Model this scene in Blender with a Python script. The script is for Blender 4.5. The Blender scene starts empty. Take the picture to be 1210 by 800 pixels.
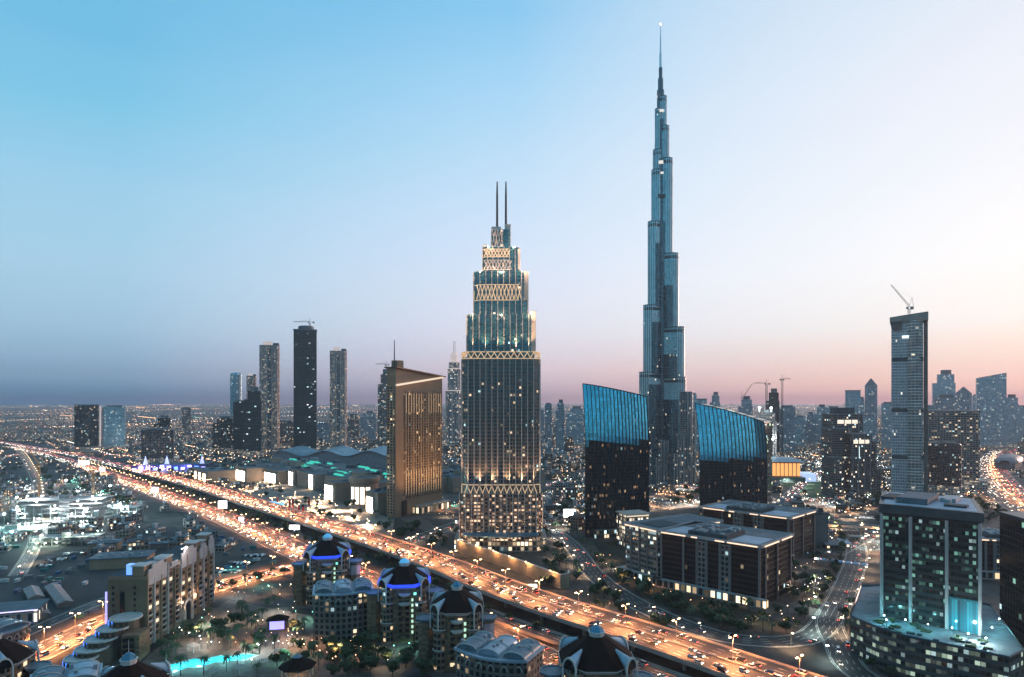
import bpy, math, random
from math import sin, cos, pi, radians as RAD, sqrt, atan2, floor

random.seed(11)
scene = bpy.context.scene
COL = scene.collection

# ------------------------------------------------------------------ camera
CAM_H = 150.0
cam_data = bpy.data.cameras.new("camera")
cam_data.sensor_width = 36.0
cam_data.lens = 36.0 * 800.0 / 1210.0
cam_data.shift_y = 72.0 / 1210.0
cam_data.clip_start = 1.0
cam_data.clip_end = 120000.0
cam = bpy.data.objects.new("camera", cam_data)
cam.location = (0, 0, CAM_H)
cam.rotation_euler = (RAD(90), 0, 0)
COL.objects.link(cam)
scene.camera = cam

# ------------------------------------------------------------------ colour management, sampling
scene.view_settings.view_transform = 'Standard'
scene.view_settings.look = 'None'
scene.view_settings.gamma = 1.0
scene.view_settings.exposure = 0.55
scene.view_settings.use_curve_mapping = False
scene.render.engine = 'CYCLES'
cy = scene.cycles
cy.max_bounces = 5
cy.diffuse_bounces = 2
cy.glossy_bounces = 3
cy.transmission_bounces = 2
cy.volume_bounces = 0
cy.transparent_max_bounces = 6
cy.caustics_reflective = False
cy.caustics_refractive = False
cy.sample_clamp_indirect = 3.0
cy.use_denoising = True
cy.use_adaptive_sampling = True
cy.adaptive_threshold = 0.02

def srgb(r, g, b):
    def f(c):
        c /= 255.0
        return c / 12.92 if c <= 0.04045 else ((c + 0.055) / 1.055) ** 2.4
    return (f(r), f(g), f(b), 1.0)

# ------------------------------------------------------------------ dusk sky
SUN_AZ = 52.0      # degrees clockwise from +Y (view direction): the afterglow sits past the right edge
SUN_EL = 2.0
world = bpy.data.worlds.new("World")
scene.world = world
world.use_nodes = True
def build_sky():
    nt = world.node_tree
    nt.nodes.clear()
    N, L = nt.nodes.new, nt.links.new
    out = N('ShaderNodeOutputWorld')
    bg = N('ShaderNodeBackground')
    bg.inputs['Strength'].default_value = 1.0
    L(bg.outputs[0], out.inputs['Surface'])
    tc = N('ShaderNodeTexCoord')
    sep = N('ShaderNodeSeparateXYZ')
    L(tc.outputs['Generated'], sep.inputs[0])
    def M(op, a, b=None, c=None, clamp=False):
        n = N('ShaderNodeMath'); n.operation = op; n.use_clamp = clamp
        for i, v in enumerate((a, b, c)):
            if v is None: continue
            if isinstance(v, (int, float)): n.inputs[i].default_value = v
            else: L(v, n.inputs[i])
        return n.outputs[0]
    x, y, z = sep.outputs
    hl = M('SQRT', M('ADD', M('MULTIPLY', x, x), M('ADD', M('MULTIPLY', y, y), 1e-6)))
    a = M('DIVIDE', M('ADD', M('MULTIPLY', x, sin(RAD(SUN_AZ))), M('MULTIPLY', y, cos(RAD(SUN_AZ)))), hl)
    # thin streaky unevenness of the air, so that the gradient is not perfectly clean
    mp = N('ShaderNodeMapping'); mp.inputs['Scale'].default_value = (1.5, 1.5, 9.0)
    L(tc.outputs['Generated'], mp.inputs[0])
    nz = N('ShaderNodeTexNoise'); nz.inputs['Scale'].default_value = 1.6; nz.inputs['Detail'].default_value = 3.0
    L(mp.outputs[0], nz.inputs['Vector'])
    wob = M('MULTIPLY', M('SUBTRACT', nz.outputs[0], 0.5), 0.07)
    el = M('ADD', z, M('MULTIPLY', wob, M('MULTIPLY', z, 2.0)))
    el01 = M('MULTIPLY', M('MAXIMUM', el, 0.0), 1.0 / 0.8, clamp=True)
    def ramp(stops):
        r = N('ShaderNodeValToRGB')
        r.color_ramp.interpolation = 'LINEAR'
        e = r.color_ramp.elements
        while len(e) < len(stops): e.new(0.5)
        for i, (p, c) in enumerate(stops):
            e[i].position = p / 0.8; e[i].color = (*c[:3], 1.0)
        L(el01, r.inputs[0])
        return r.outputs[0]
    B = ramp([(p, srgb(*c)) for p, c in ((0, (172, 156, 152)), (0.06, (150, 166, 176)), (0.2, (84, 172, 202)), (0.5, (76, 142, 174)), (0.8, (92, 138, 164)))])
    Lf = ramp(SKY_L)
    C = ramp(SKY_C)
    R = ramp(SKY_R)
    def mix(c1, c2, lo, hi):
        mr = N('ShaderNodeMapRange'); mr.interpolation_type = 'LINEAR'
        mr.inputs['From Min'].default_value = lo; mr.inputs['From Max'].default_value = hi
        L(a, mr.inputs['Value'])
        mx = N('ShaderNodeMix'); mx.data_type = 'RGBA'
        L(mr.outputs[0], mx.inputs[0]); L(c1, mx.inputs[6]); L(c2, mx.inputs[7])
        return mx.outputs[2]
    c = mix(B, Lf, -0.55, 0.03)
    c = mix(c, C, 0.14, 0.60)
    c = mix(c, R, 0.615, 0.965)
    sky = N('ShaderNodeTexSky')
    sky.sky_type = 'NISHITA'
    sky.sun_disc = False
    sky.sun_elevation = RAD(SUN_EL)
    sky.sun_rotation = RAD(SUN_AZ)
    sky.altitude = 150.0
    sky.air_density = 1.3
    sky.dust_density = 2.0
    sc = N('ShaderNodeMix'); sc.data_type = 'RGBA'; sc.blend_type = 'ADD'
    sc.inputs[0].default_value = 0.015
    L(c, sc.inputs[6]); L(sky.outputs[0], sc.inputs[7])
    L(sc.outputs[2], bg.inputs['Color'])

AIR_DENSITY, AIR_RADIUS = 0.000055, 22000.0
# linear colours by sine of elevation: toward the left edge, straight ahead, toward the afterglow
SKY_L = [(0, (0.004, 0.0597, 0.1674)), (0.003, (0.004, 0.0597, 0.1674)), (0.0121, (0.0222, 0.1515, 0.2861)), (0.0272, (0.1434, 0.307, 0.4654)), (0.0524, (0.2155, 0.3776, 0.5312)), (0.0924, (0.2639, 0.4418, 0.5785)), (0.171, (0.281, 0.4666, 0.6027)), (0.2647, (0.2303, 0.4443, 0.5942)), (0.3514, (0.1473, 0.4032, 0.5698)), (0.4225, (0.1123, 0.36, 0.5457)), (0.8, (0.0618, 0.27, 0.4638))]
SKY_C = [(0, (0.3583, 0.1781, 0.2296)), (0.0037, (0.3583, 0.1781, 0.2296)), (0.015, (0.5448, 0.339, 0.4014)), (0.0337, (0.7857, 0.5595, 0.5903)), (0.0649, (0.6242, 0.5676, 0.647)), (0.1142, (0.5725, 0.5946, 0.6935)), (0.2102, (0.4735, 0.5665, 0.6996)), (0.3219, (0.3599, 0.5193, 0.6615)), (0.4216, (0.2531, 0.4641, 0.641)), (0.5001, (0.1648, 0.3989, 0.6064)), (0.8, (0.0906, 0.2992, 0.5154))]
SKY_R = [(0, (0.4962, 0.084, 0.0433)), (0.003, (0.4962, 0.084, 0.0433)), (0.0122, (0.8419, 0.3239, 0.1511)), (0.0274, (1.0137, 0.4827, 0.2357)), (0.0527, (0.7689, 0.5755, 0.4496)), (0.093, (0.683, 0.6835, 0.6587)), (0.172, (0.683, 0.7009, 0.7129)), (0.2661, (0.6264, 0.6529, 0.689)), (0.3532, (0.5894, 0.6121, 0.6679)), (0.4246, (0.5512, 0.5896, 0.6529)), (0.8, (0.3032, 0.4422, 0.555))]

build_sky()

# ------------------------------------------------------------------ the last low sunlight
sun_data = bpy.data.lights.new("sun", 'SUN')
sun_data.energy = 2.6
sun_data.angle = RAD(8)
sun_data.color = (1.0, 0.62, 0.5)
sun = bpy.data.objects.new("sun", sun_data)
sun.location = (3000, 2400, 900)
# a sun lamp shines along its -Z: aim it from the afterglow toward the city
sun.rotation_euler = (RAD(90 - SUN_EL - 2), 0, RAD(180 - SUN_AZ))
COL.objects.link(sun)

# ------------------------------------------------------------------ plan helpers
def gp(px, py, z=0.0):
    """ground-plan point seen at a place in the photograph, on the level z"""
    Y = (CAM_H - z) * 800.0 / (py - 472.0)
    return ((px - 605.0) / 800.0 * Y, Y)
def hz(py, Y):
    return CAM_H + (472.0 - py) * Y / 800.0
def ax(px, Y):
    return (px - 605.0) / 800.0 * Y

# ------------------------------------------------------------------ materials
MATS = {}
def _nodes(name):
    m = bpy.data.materials.new(name)
    m.use_nodes = True
    nt = m.node_tree
    nt.nodes.clear()
    o = nt.nodes.new('ShaderNodeOutputMaterial')
    b = nt.nodes.new('ShaderNodeBsdfPrincipled')
    nt.links.new(b.outputs[0], o.inputs['Surface'])
    m.cycles.emission_sampling = 'NONE'
    return m, nt, b

def solid(name, col, rough=0.7, metal=0.0, var=0.25, scale=0.15, spec=0.4, bump=0.0):
    """plain surface with blotchy wear in object space"""
    if name in MATS: return MATS[name]
    m, nt, b = _nodes(name)
    N, L = nt.nodes.new, nt.links.new
    tc = N('ShaderNodeTexCoord')
    nz = N('ShaderNodeTexNoise')
    nz.inputs['Scale'].default_value = scale; nz.inputs['Detail'].default_value = 6.0; nz.inputs['Roughness'].default_value = 0.65
    L(tc.outputs['Object'], nz.inputs['Vector'])
    mr = N('ShaderNodeMapRange')
    mr.inputs['From Min'].default_value = 0.3; mr.inputs['From Max'].default_value = 0.7
    mr.inputs['To Min'].default_value = 1 - var; mr.inputs['To Max'].default_value = 1 + var
    L(nz.outputs[0], mr.inputs['Value'])
    mx = N('ShaderNodeMix'); mx.data_type = 'RGBA'; mx.blend_type = 'MULTIPLY'
    mx.inputs[0].default_value = 1.0
    mx.inputs[6].default_value = (*col, 1)
    L(mr.outputs[0], mx.inputs[7])
    L(mx.outputs[2], b.inputs['Base Color'])
    b.inputs['Roughness'].default_value = rough
    b.inputs['Metallic'].default_value = metal
    b.inputs['Specular IOR Level'].default_value = spec
    MATS[name] = m
    return m

def glow(name, col, strength, base=(0.5, 0.5, 0.5)):
    if name in MATS: return MATS[name]
    m, nt, b = _nodes(name)
    b.inputs['Base Color'].default_value = (*base, 1)
    b.inputs['Emission Color'].default_value = (*col, 1)
    b.inputs['Emission Strength'].default_value = strength
    MATS[name] = m
    return m

def facade(name, floor_h=3.8, bay=3.2, wall=(0.25, 0.22, 0.2), glass=(0.03, 0.04, 0.05), lit=0.2, lit_col=(1.0, 0.72, 0.45),
           lit_str=1.2, sill=0.35, pier=0.2, metal=0.0, rough_g=0.12, rough_w=0.7, group=3.0, cool=0.15, lit_h=None, gspec=0.6):
    """a wall of floors and bays laid out in metres on the UV map; a share of the rooms is lit from inside"""
    if name in MATS: return MATS[name]
    m, nt, b = _nodes(name)
    N, L = nt.nodes.new, nt.links.new
    def Mt(op, a, bb=None, clamp=False):
        n = N('ShaderNodeMath'); n.operation = op; n.use_clamp = clamp
        for i, v in enumerate((a, bb)):
            if v is None: continue
            if isinstance(v, (int, float)): n.inputs[i].default_value = v
            else: L(v, n.inputs[i])
        return n.outputs[0]
    uv = N('ShaderNodeUVMap')
    sep = N('ShaderNodeSeparateXYZ'); L(uv.outputs[0], sep.inputs[0])
    u = Mt('DIVIDE', sep.outputs[0], bay)
    v = Mt('DIVIDE', sep.outputs[1], floor_h)
    fu, fv = Mt('FRACT', u), Mt('FRACT', v)
    iu, iv = Mt('FLOOR', u), Mt('FLOOR', v)
    win = Mt('MULTIPLY', Mt('GREATER_THAN', fu, pier), Mt('GREATER_THAN', fv, sill))
    oi = N('ShaderNodeObjectInfo')
    rnd = Mt('MULTIPLY', oi.outputs['Random'], 57.0)
    def wn(a, c, k):
        cx = N('ShaderNodeCombineXYZ')
        L(a, cx.inputs[0]); L(c, cx.inputs[1]); L(Mt('ADD', rnd, k), cx.inputs[2])
        w = N('ShaderNodeTexWhiteNoise'); w.noise_dimensions = '3D'
        L(cx.outputs[0], w.inputs['Vector'])
        return w
    w1 = wn(iu, iv, 0.0)
    w2 = wn(Mt('FLOOR', Mt('DIVIDE', u, group * 2)), iv, 3.0)          # whole stretches of a floor are on or off
    w3 = wn(iu, Mt('FLOOR', Mt('DIVIDE', v, 9.0)), 5.0)
    chance = Mt('ADD', Mt('MULTIPLY', w1.outputs[0], 0.55), Mt('ADD', Mt('MULTIPLY', w2.outputs[0], 0.3), Mt('MULTIPLY', w3.outputs[0], 0.15)))
    # the sum of three is bell-shaped: find the threshold for the wanted share
    r = random.Random(5)
    smp = sorted(r.random() * .55 + r.random() * .3 + r.random() * .15 for _ in range(4000))
    thr = smp[min(3999, int(min(.8, lit * 1.3) * 4000))] if lit > 0 else -1
    on = Mt('MULTIPLY', Mt('LESS_THAN', chance, thr), win)
    bright = Mt('MULTIPLY', Mt('POWER', wn(iu, iv, 11.0).outputs[0], 2.4), 1.9)
    if lit_h:   # only the lower part is busy
        fall = N('ShaderNodeMapRange')
        fall.inputs['From Min'].default_value = lit_h[0]; fall.inputs['From Max'].default_value = lit_h[1]
        fall.inputs['To Min'].default_value = 1.0; fall.inputs['To Max'].default_value = lit_h[2]
        L(sep.outputs[1], fall.inputs['Value'])
        keep = Mt('LESS_THAN', wn(iu, iv, 17.0).outputs[0], fall.outputs[0])
        on = Mt('MULTIPLY', on, keep)
    # blotchy weathering of the wall
    tc = N('ShaderNodeTexCoord')
    nz = N('ShaderNodeTexNoise'); nz.inputs['Scale'].default_value = 0.06; nz.inputs['Detail'].default_value = 4.0
    L(tc.outputs['Object'], nz.inputs['Vector'])
    wv = N('ShaderNodeMix'); wv.data_type = 'RGBA'; wv.blend_type = 'MULTIPLY'; wv.inputs[0].default_value = 1.0
    wv.inputs[6].default_value = (*wall, 1)
    mr = N('ShaderNodeMapRange'); mr.inputs['From Min'].default_value = .3; mr.inputs['From Max'].default_value = .7
    mr.inputs['To Min'].default_value = .75; mr.inputs['To Max'].default_value = 1.2
    L(nz.outputs[0], mr.inputs['Value']); L(mr.outputs[0], wv.inputs[7])
    # curtains and blinds: each pane a little different
    gv = N('ShaderNodeMix'); gv.data_type = 'RGBA'; gv.blend_type = 'MULTIPLY'; gv.inputs[0].default_value = 1.0
    gv.inputs[6].default_value = (*glass, 1)
    mg = N('ShaderNodeMapRange'); mg.inputs['To Min'].default_value = .68; mg.inputs['To Max'].default_value = 1.32
    L(wn(iu, iv, 23.0).outputs[0], mg.inputs['Value']); L(mg.outputs[0], gv.inputs[7])
    cm = N('ShaderNodeMix'); cm.data_type = 'RGBA'
    L(win, cm.inputs[0]); L(wv.outputs[2], cm.inputs[6]); L(gv.outputs[2], cm.inputs[7])
    L(cm.outputs[2], b.inputs['Base Color'])
    rr = N('ShaderNodeMix'); rr.data_type = 'FLOAT'
    L(win, rr.inputs[0]); rr.inputs[2].default_value = rough_w; rr.inputs[3].default_value = rough_g
    L(rr.outputs[0], b.inputs['Roughness'])
    b.inputs['Specular IOR Level'].default_value = gspec
    if metal:
        L(Mt('MULTIPLY', win, metal), b.inputs['Metallic'])
    # room light: mostly warm, some cool
    lc = N('ShaderNodeMix'); lc.data_type = 'RGBA'
    L(Mt('LESS_THAN', wn(iu, iv, 31.0).outputs[0], cool), lc.inputs[0])
    lc.inputs[6].default_value = (*lit_col, 1); lc.inputs[7].default_value = (0.65, 0.95, 1.0, 1)
    L(lc.outputs[2], b.inputs['Emission Color'])
    L(Mt('MULTIPLY', on, Mt('MULTIPLY', bright, lit_str)), b.inputs['Emission Strength'])
    MATS[name] = m
    return m

# ------------------------------------------------------------------ mesh builder
class MB:
    def __init__(s):
        s.v, s.f, s.uv, s.mi = [], [], [], []
    def face(s, pts, uvs=None, mi=0):
        i = len(s.v)
        s.v.extend(pts)
        s.f.append(tuple(range(i, i + len(pts))))
        s.uv.extend(uvs if uvs else [(p[0] * .7 + p[1] * .7, p[2]) for p in pts])
        s.mi.append(mi)
    def prism(s, poly, z0, z1, ms=0, mt=None, top=None, bottom=False, u0=0.0, close=True, vz=0.0):
        """vertical walls on a plan polygon (counter-clockwise), with a lid; top = another polygon for slanted walls"""
        mt = ms if mt is None else mt
        tp = top or poly
        n = len(poly); u = u0
        za = z0 if callable(z0) else (lambda p: z0)
        zb = z1 if callable(z1) else (lambda p: z1)
        for i in range(n if close else n - 1):
            a, b = poly[i], poly[(i + 1) % n]
            c, d = tp[(i + 1) % n], tp[i]
            w = sqrt((b[0] - a[0]) ** 2 + (b[1] - a[1]) ** 2)
            A = (a[0], a[1], za(a)); B = (b[0], b[1], za(b)); Cc = (c[0], c[1], zb(c)); D = (d[0], d[1], zb(d))
            s.face([A, B, Cc, D], [(u, A[2] - vz), (u + w, B[2] - vz), (u + w, Cc[2] - vz), (u, D[2] - vz)], ms)
            u += w
        if close:
            s.face([(p[0], p[1], zb(p)) for p in tp], [(p[0], p[1]) for p in tp], mt)
            if bottom:
                s.face([(p[0], p[1], za(p)) for p in reversed(poly)], [(p[0], p[1]) for p in reversed(poly)], mt)
        return s
    def box(s, cx, cy, z0, z1, w, d, rot=0.0, ms=0, mt=None, bottom=False):
        return s.prism(rect(cx, cy, w, d, rot), z0, z1, ms, mt, bottom=bottom)
    def tube(s, a, b, r0, r1=None, n=6, mi=0, cap=True):
        r1 = r0 if r1 is None else r1
        ax_ = [b[i] - a[i] for i in range(3)]
        l = sqrt(sum(t * t for t in ax_)) or 1e-6
        d = [t / l for t in ax_]
        h = (0, 0, 1) if abs(d[2]) < 0.9 else (1, 0, 0)
        e1 = [d[1] * h[2] - d[2] * h[1], d[2] * h[0] - d[0] * h[2], d[0] * h[1] - d[1] * h[0]]
        k = sqrt(sum(t * t for t in e1)); e1 = [t / k for t in e1]
        e2 = [d[1] * e1[2] - d[2] * e1[1], d[2] * e1[0] - d[0] * e1[2], d[0] * e1[1] - d[1] * e1[0]]
        ra = [tuple(a[j] + r0 * (cos(2 * pi * i / n) * e1[j] + sin(2 * pi * i / n) * e2[j]) for j in range(3)) for i in range(n)]
        rb = [tuple(b[j] + r1 * (cos(2 * pi * i / n) * e1[j] + sin(2 * pi * i / n) * e2[j]) for j in range(3)) for i in range(n)]
        for i in range(n):
            j = (i + 1) % n
            s.face([ra[i], ra[j], rb[j], rb[i]], mi=mi)
        if cap:
            s.face(list(reversed(ra)), mi=mi); s.face(rb, mi=mi)
        return s
    def lathe(s, prof, n=16, c=(0, 0), mi=0, a0=0.0, sx=1.0, sy=1.0, cap=True, rot=0.0):
        rings = []
        for r, z in prof:
            ring = []
            for i in range(n):
                t = a0 + 2 * pi * i / n
                x, y = r * cos(t) * sx, r * sin(t) * sy
                ring.append((c[0] + x * cos(rot) - y * sin(rot), c[1] + x * sin(rot) + y * cos(rot), z))
            rings.append(ring)
        for k in range(len(rings) - 1):
            r = prof[k][0]
            for i in range(n):
                j = (i + 1) % n
                u0, u1 = r * 2 * pi * i / n, r * 2 * pi * (i + 1) / n
                s.face([rings[k][i], rings[k][j], rings[k + 1][j], rings[k + 1][i]],
                       [(u0, prof[k][1]), (u1, prof[k][1]), (u1, prof[k + 1][1]), (u0, prof[k + 1][1])], mi)
        if cap and prof[-1][0] > 0.01:
            s.face(rings[-1], mi=mi)
        return s
    def obj(s, name, mats, parent=None, smooth=False):
        me = bpy.data.meshes.new(name)
        me.from_pydata(s.v, [], s.f)
        uvl = me.uv_layers.new(name="UVMap")
        flat = [c for p in s.uv for c in p[:2]]
        uvl.data.foreach_set("uv", flat)
        if not isinstance(mats, (list, tuple)): mats = [mats]
        for m in mats: me.materials.append(m)
        if len(mats) > 1: me.polygons.foreach_set("material_index", s.mi)
        if smooth: me.polygons.foreach_set("use_smooth", [True] * len(s.f))
        me.update()
        o = bpy.data.objects.new(name, me)
        COL.objects.link(o)
        if parent is not None: o.parent = parent
        return o

def rect(cx, cy, w, d, rot=0.0):
    c, s_ = cos(rot), sin(rot)
    return [(cx + x * c - y * s_, cy + x * s_ + y * c) for x, y in ((-w / 2, -d / 2), (w / 2, -d / 2), (w / 2, d / 2), (-w / 2, d / 2))]
def ngon(cx, cy, r, n, a0=0.0, sx=1.0, sy=1.0):
    return [(cx + r * cos(a0 + 2 * pi * i / n) * sx, cy + r * sin(a0 + 2 * pi * i / n) * sy) for i in range(n)]
def chamf(cx, cy, w, d, c, rot=0.0):
    p = [(-w / 2 + c, -d / 2), (w / 2 - c, -d / 2), (w / 2, -d / 2 + c), (w / 2, d / 2 - c), (w / 2 - c, d / 2), (-w / 2 + c, d / 2), (-w / 2, d / 2 - c), (-w / 2, -d / 2 + c)]
    return [(cx + x * cos(rot) - y * sin(rot), cy + x * sin(rot) + y * cos(rot)) for x, y in p]

def tag(o, label, cat, group=None):
    o['label'] = label
    o['category'] = cat
    if group: o['group'] = group
    return o
def thing(name, label, cat, loc=(0, 0, 0), rot=0.0, group=None):
    o = bpy.data.objects.new(name, None)
    o.empty_display_size = 1.0
    o.location = loc; o.rotation_euler = (0, 0, rot)
    COL.objects.link(o)
    return tag(o, label, cat, group)
def struct(o):
    o['kind'] = 'structure'
    return o
def stuff(o, label, cat):
    o['kind'] = 'stuff'
    return tag(o, label, cat)
def dup(root, loc, rot=0.0, label=None, group=None, scale=1.0):
    r = root.copy(); COL.objects.link(r)
    r.location = loc; r.rotation_euler = (0, 0, rot); r.scale = (scale, scale, scale)
    if label: r['label'] = label
    if group: r['group'] = group
    for ch in list(root.children):
        c = ch.copy(); COL.objects.link(c); c.parent = r
        for g in list(ch.children):
            d = g.copy(); COL.objects.link(d); d.parent = c
    return r
def part_copy(o, parent, loc, rot=0.0):
    c = o.copy(); COL.objects.link(c); c.parent = parent
    c.location = loc; c.rotation_euler = (0, 0, rot)
    return c

# ------------------------------------------------------------------ keep-out map (so that filler stands clear of named things and roads)
BUSY = []     # (x, y, r)
SEGS = []     # (ax, ay, bx, by, half width)
def busy(x, y, r): BUSY.append((x, y, r))
def busy_rect(poly, m=4.0):
    xs = [p[0] for p in poly]; ys = [p[1] for p in poly]
    cx, cy = sum(xs) / len(xs), sum(ys) / len(ys)
    for i in range(len(poly)):
        a, b = poly[i], poly[(i + 1) % len(poly)]
        SEGS.append((a[0], a[1], b[0], b[1], m))
    BUSY.append((cx, cy, 0.72 * min(max(xs) - min(xs), max(ys) - min(ys)) / 1.4 + m))
    POLYS.append(poly)
POLYS = []
def in_poly(x, y, poly):
    c = False; n = len(poly)
    for i in range(n):
        x1, y1 = poly[i]; x2, y2 = poly[(i + 1) % n]
        if (y1 > y) != (y2 > y) and x < (x2 - x1) * (y - y1) / (y2 - y1) + x1: c = not c
    return c
def free(x, y, r):
    for bx, by, br in BUSY:
        if (bx - x) ** 2 + (by - y) ** 2 < (br + r) ** 2: return False
    for x1, y1, x2, y2, h in SEGS:
        dx, dy = x2 - x1, y2 - y1
        t = max(0.0, min(1.0, ((x - x1) * dx + (y - y1) * dy) / (dx * dx + dy * dy + 1e-9)))
        if (x1 + t * dx - x) ** 2 + (y1 + t * dy - y) ** 2 < (h + r) ** 2: return False
    for p in POLYS:
        if in_poly(x, y, p): return False
    return True
# ================================================================== GROUND, AIR, ROADS
ASPH = solid("asphalt", (0.03, 0.028, 0.027), 0.62, var=0.3, scale=0.05, spec=0.45)
CONC = solid("concrete", (0.3, 0.26, 0.23), 0.8, var=0.25, scale=0.08)
CONCD = solid("stained_concrete", (0.12, 0.11, 0.105), 0.85, var=0.35, scale=0.08)
WHITE_LINE = solid("road_paint", (0.7, 0.68, 0.62), 0.6, var=0.2, scale=0.4)
STEEL = solid("galvanised_steel", (0.3, 0.3, 0.31), 0.45, metal=0.6, var=0.15)
DSTEEL = solid("dark_steel", (0.06, 0.065, 0.07), 0.5, metal=0.4, var=0.15)
KERB = solid("kerb_stone", (0.3, 0.28, 0.25), 0.8, var=0.2, scale=0.3)
BARK = solid("bark", (0.06, 0.045, 0.03), 0.9, var=0.3, scale=2.0)
LEAF = solid("leaf", (0.045, 0.07, 0.03), 0.75, var=0.5, scale=0.9, spec=0.25)
LEAF2 = solid("dusty_leaf", (0.06, 0.075, 0.035), 0.8, var=0.5, scale=0.9, spec=0.25)
PALM = solid("palm_frond", (0.05, 0.075, 0.03), 0.6, var=0.4, scale=1.2, spec=0.3)
SODIUM = glow("sodium_lamp", (1.0, 0.55, 0.26), 14.0)
WHITE_LAMP = glow("white_lamp", (0.85, 0.97, 1.0), 14.0)
WARM_LAMP = glow("warm_lamp", (1.0, 0.7, 0.42), 9.0)
TEAL_LAMP = glow("teal_lamp", (0.25, 1.0, 0.75), 10.0)

def ground_mat():
    m, nt, b = _nodes("city_ground")
    N, L = nt.nodes.new, nt.links.new
    tc = N('ShaderNodeTexCoord')
    def noise(sc, det):
        n = N('ShaderNodeTexNoise'); n.inputs['Scale'].default_value = sc; n.inputs['Detail'].default_value = det
        L(tc.outputs['Object'], n.inputs['Vector']); return n.outputs[0]
    r1 = N('ShaderNodeValToRGB')
    e = r1.color_ramp.elements
    e[0].position = 0.36; e[0].color = (0.014, 0.017, 0.011, 1)
    e[1].position = 0.62; e[1].color = (0.06, 0.046, 0.036, 1)
    k = e.new(0.47); k.color = (0.026, 0.022, 0.019, 1)
    k = e.new(0.54); k.color = (0.036, 0.031, 0.028, 1)
    L(noise(0.011, 8.0), r1.inputs[0])
    r2 = N('ShaderNodeMapRange'); r2.inputs['From Min'].default_value = .3; r2.inputs['From Max'].default_value = .7
    r2.inputs['To Min'].default_value = .6; r2.inputs['To Max'].default_value = 1.3
    L(noise(0.12, 5.0), r2.inputs['Value'])
    mx = N('ShaderNodeMix'); mx.data_type = 'RGBA'; mx.blend_type = 'MULTIPLY'; mx.inputs[0].default_value = 1
    L(r1.outputs[0], mx.inputs[6]); L(r2.outputs[0], mx.inputs[7])
    wp = N('ShaderNodeTexNoise'); wp.inputs['Scale'].default_value = 0.006; L(tc.outputs['Object'], wp.inputs['Vector'])
    add = N('ShaderNodeVectorMath'); add.operation = 'MULTIPLY_ADD'
    L(wp.outputs['Color'], add.inputs[0]); add.inputs[1].default_value = (70, 70, 0); L(tc.outputs['Object'], add.inputs[2])
    rotm = N('ShaderNodeMapping'); rotm.inputs['Rotation'].default_value = (0, 0, 0.72); L(add.outputs[0], rotm.inputs[0])
    def vor(feat, sc):
        v = N('ShaderNodeTexVoronoi'); v.feature = feat; v.distance = 'CHEBYCHEV' if feat == 'F1' else 'EUCLIDEAN'
        v.inputs['Scale'].default_value = sc; v.inputs['Randomness'].default_value = .75
        L(rotm.outputs[0], v.inputs['Vector']); return v
    v1 = vor('F1', .026)
    sepc = N('ShaderNodeSeparateColor'); L(v1.outputs['Color'], sepc.inputs[0])
    pr = N('ShaderNodeMapRange'); pr.inputs['To Min'].default_value = .45; pr.inputs['To Max'].default_value = 1.9; L(sepc.outputs[0], pr.inputs['Value'])
    m2 = N('ShaderNodeMix'); m2.data_type = 'RGBA'; m2.blend_type = 'MULTIPLY'; m2.inputs[0].default_value = 1
    L(mx.outputs[2], m2.inputs[6]); L(pr.outputs[0], m2.inputs[7])
    v2 = vor('DISTANCE_TO_EDGE', .011)
    lane = N('ShaderNodeMath'); lane.operation = 'LESS_THAN'; lane.inputs[1].default_value = .055; L(v2.outputs['Distance'], lane.inputs[0])
    m3 = N('ShaderNodeMix'); m3.data_type = 'RGBA'; m3.inputs[7].default_value = (.075, .064, .056, 1)
    L(lane.outputs[0], m3.inputs[0]); L(m2.outputs[2], m3.inputs[6])
    L(m3.outputs[2], b.inputs['Base Color'])
    b.inputs['Roughness'].default_value = 0.85
    return m
GROUND = ground_mat()
g = MB(); R_ = AIR_RADIUS
g.face([(x, y, 0) for x, y in ngon(0, 0, R_, 64)])
struct(g.obj("ground", GROUND))

# the air over the city: one even box of haze
HAZE_DENSITY = AIR_DENSITY
def build_haze():
    mb = MB()
    mb.prism(ngon(0, 0, R_ + 60, 64), -1.0, 900.0, bottom=True)
    m = bpy.data.materials.new("haze_air"); m.use_nodes = True
    nt = m.node_tree; nt.nodes.clear()
    o = nt.nodes.new('ShaderNodeOutputMaterial'); v = nt.nodes.new('ShaderNodeVolumePrincipled')
    v.inputs['Color'].default_value = (0.68, 0.78, 0.9, 1)
    v.inputs['Density'].default_value = HAZE_DENSITY
    v.inputs['Anisotropy'].default_value = 0.4
    nt.links.new(v.outputs[0], o.inputs['Volume'])
    h = mb.obj("haze", m)
    h['kind'] = 'stuff'; h['label'] = "thin blue dusk haze lying over the whole city"; h['category'] = "haze"
USE_HAZE = True
if USE_HAZE: build_haze()

# ------------------------------------------------------------------ lamps and cars: one of each kind, copied along the roads
def light(name, energy, col, spot=True, radius=1.2, size=2.5):
    d = bpy.data.lights.new(name, 'SPOT' if spot else 'POINT')
    d.energy = energy; d.color = col; d.shadow_soft_size = radius
    d.volume_factor = 0.0
    if spot:
        d.spot_size = size; d.spot_blend = 0.6
    return d
SODIUM_LIGHT = light("sodium_light", 112000, (1.0, 0.36, 0.125))
STREET_LIGHT = light("street_light", 11000, (1.0, 0.68, 0.42))
COOL_LIGHT = light("cool_light", 8000, (0.75, 1.0, 0.95))

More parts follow.
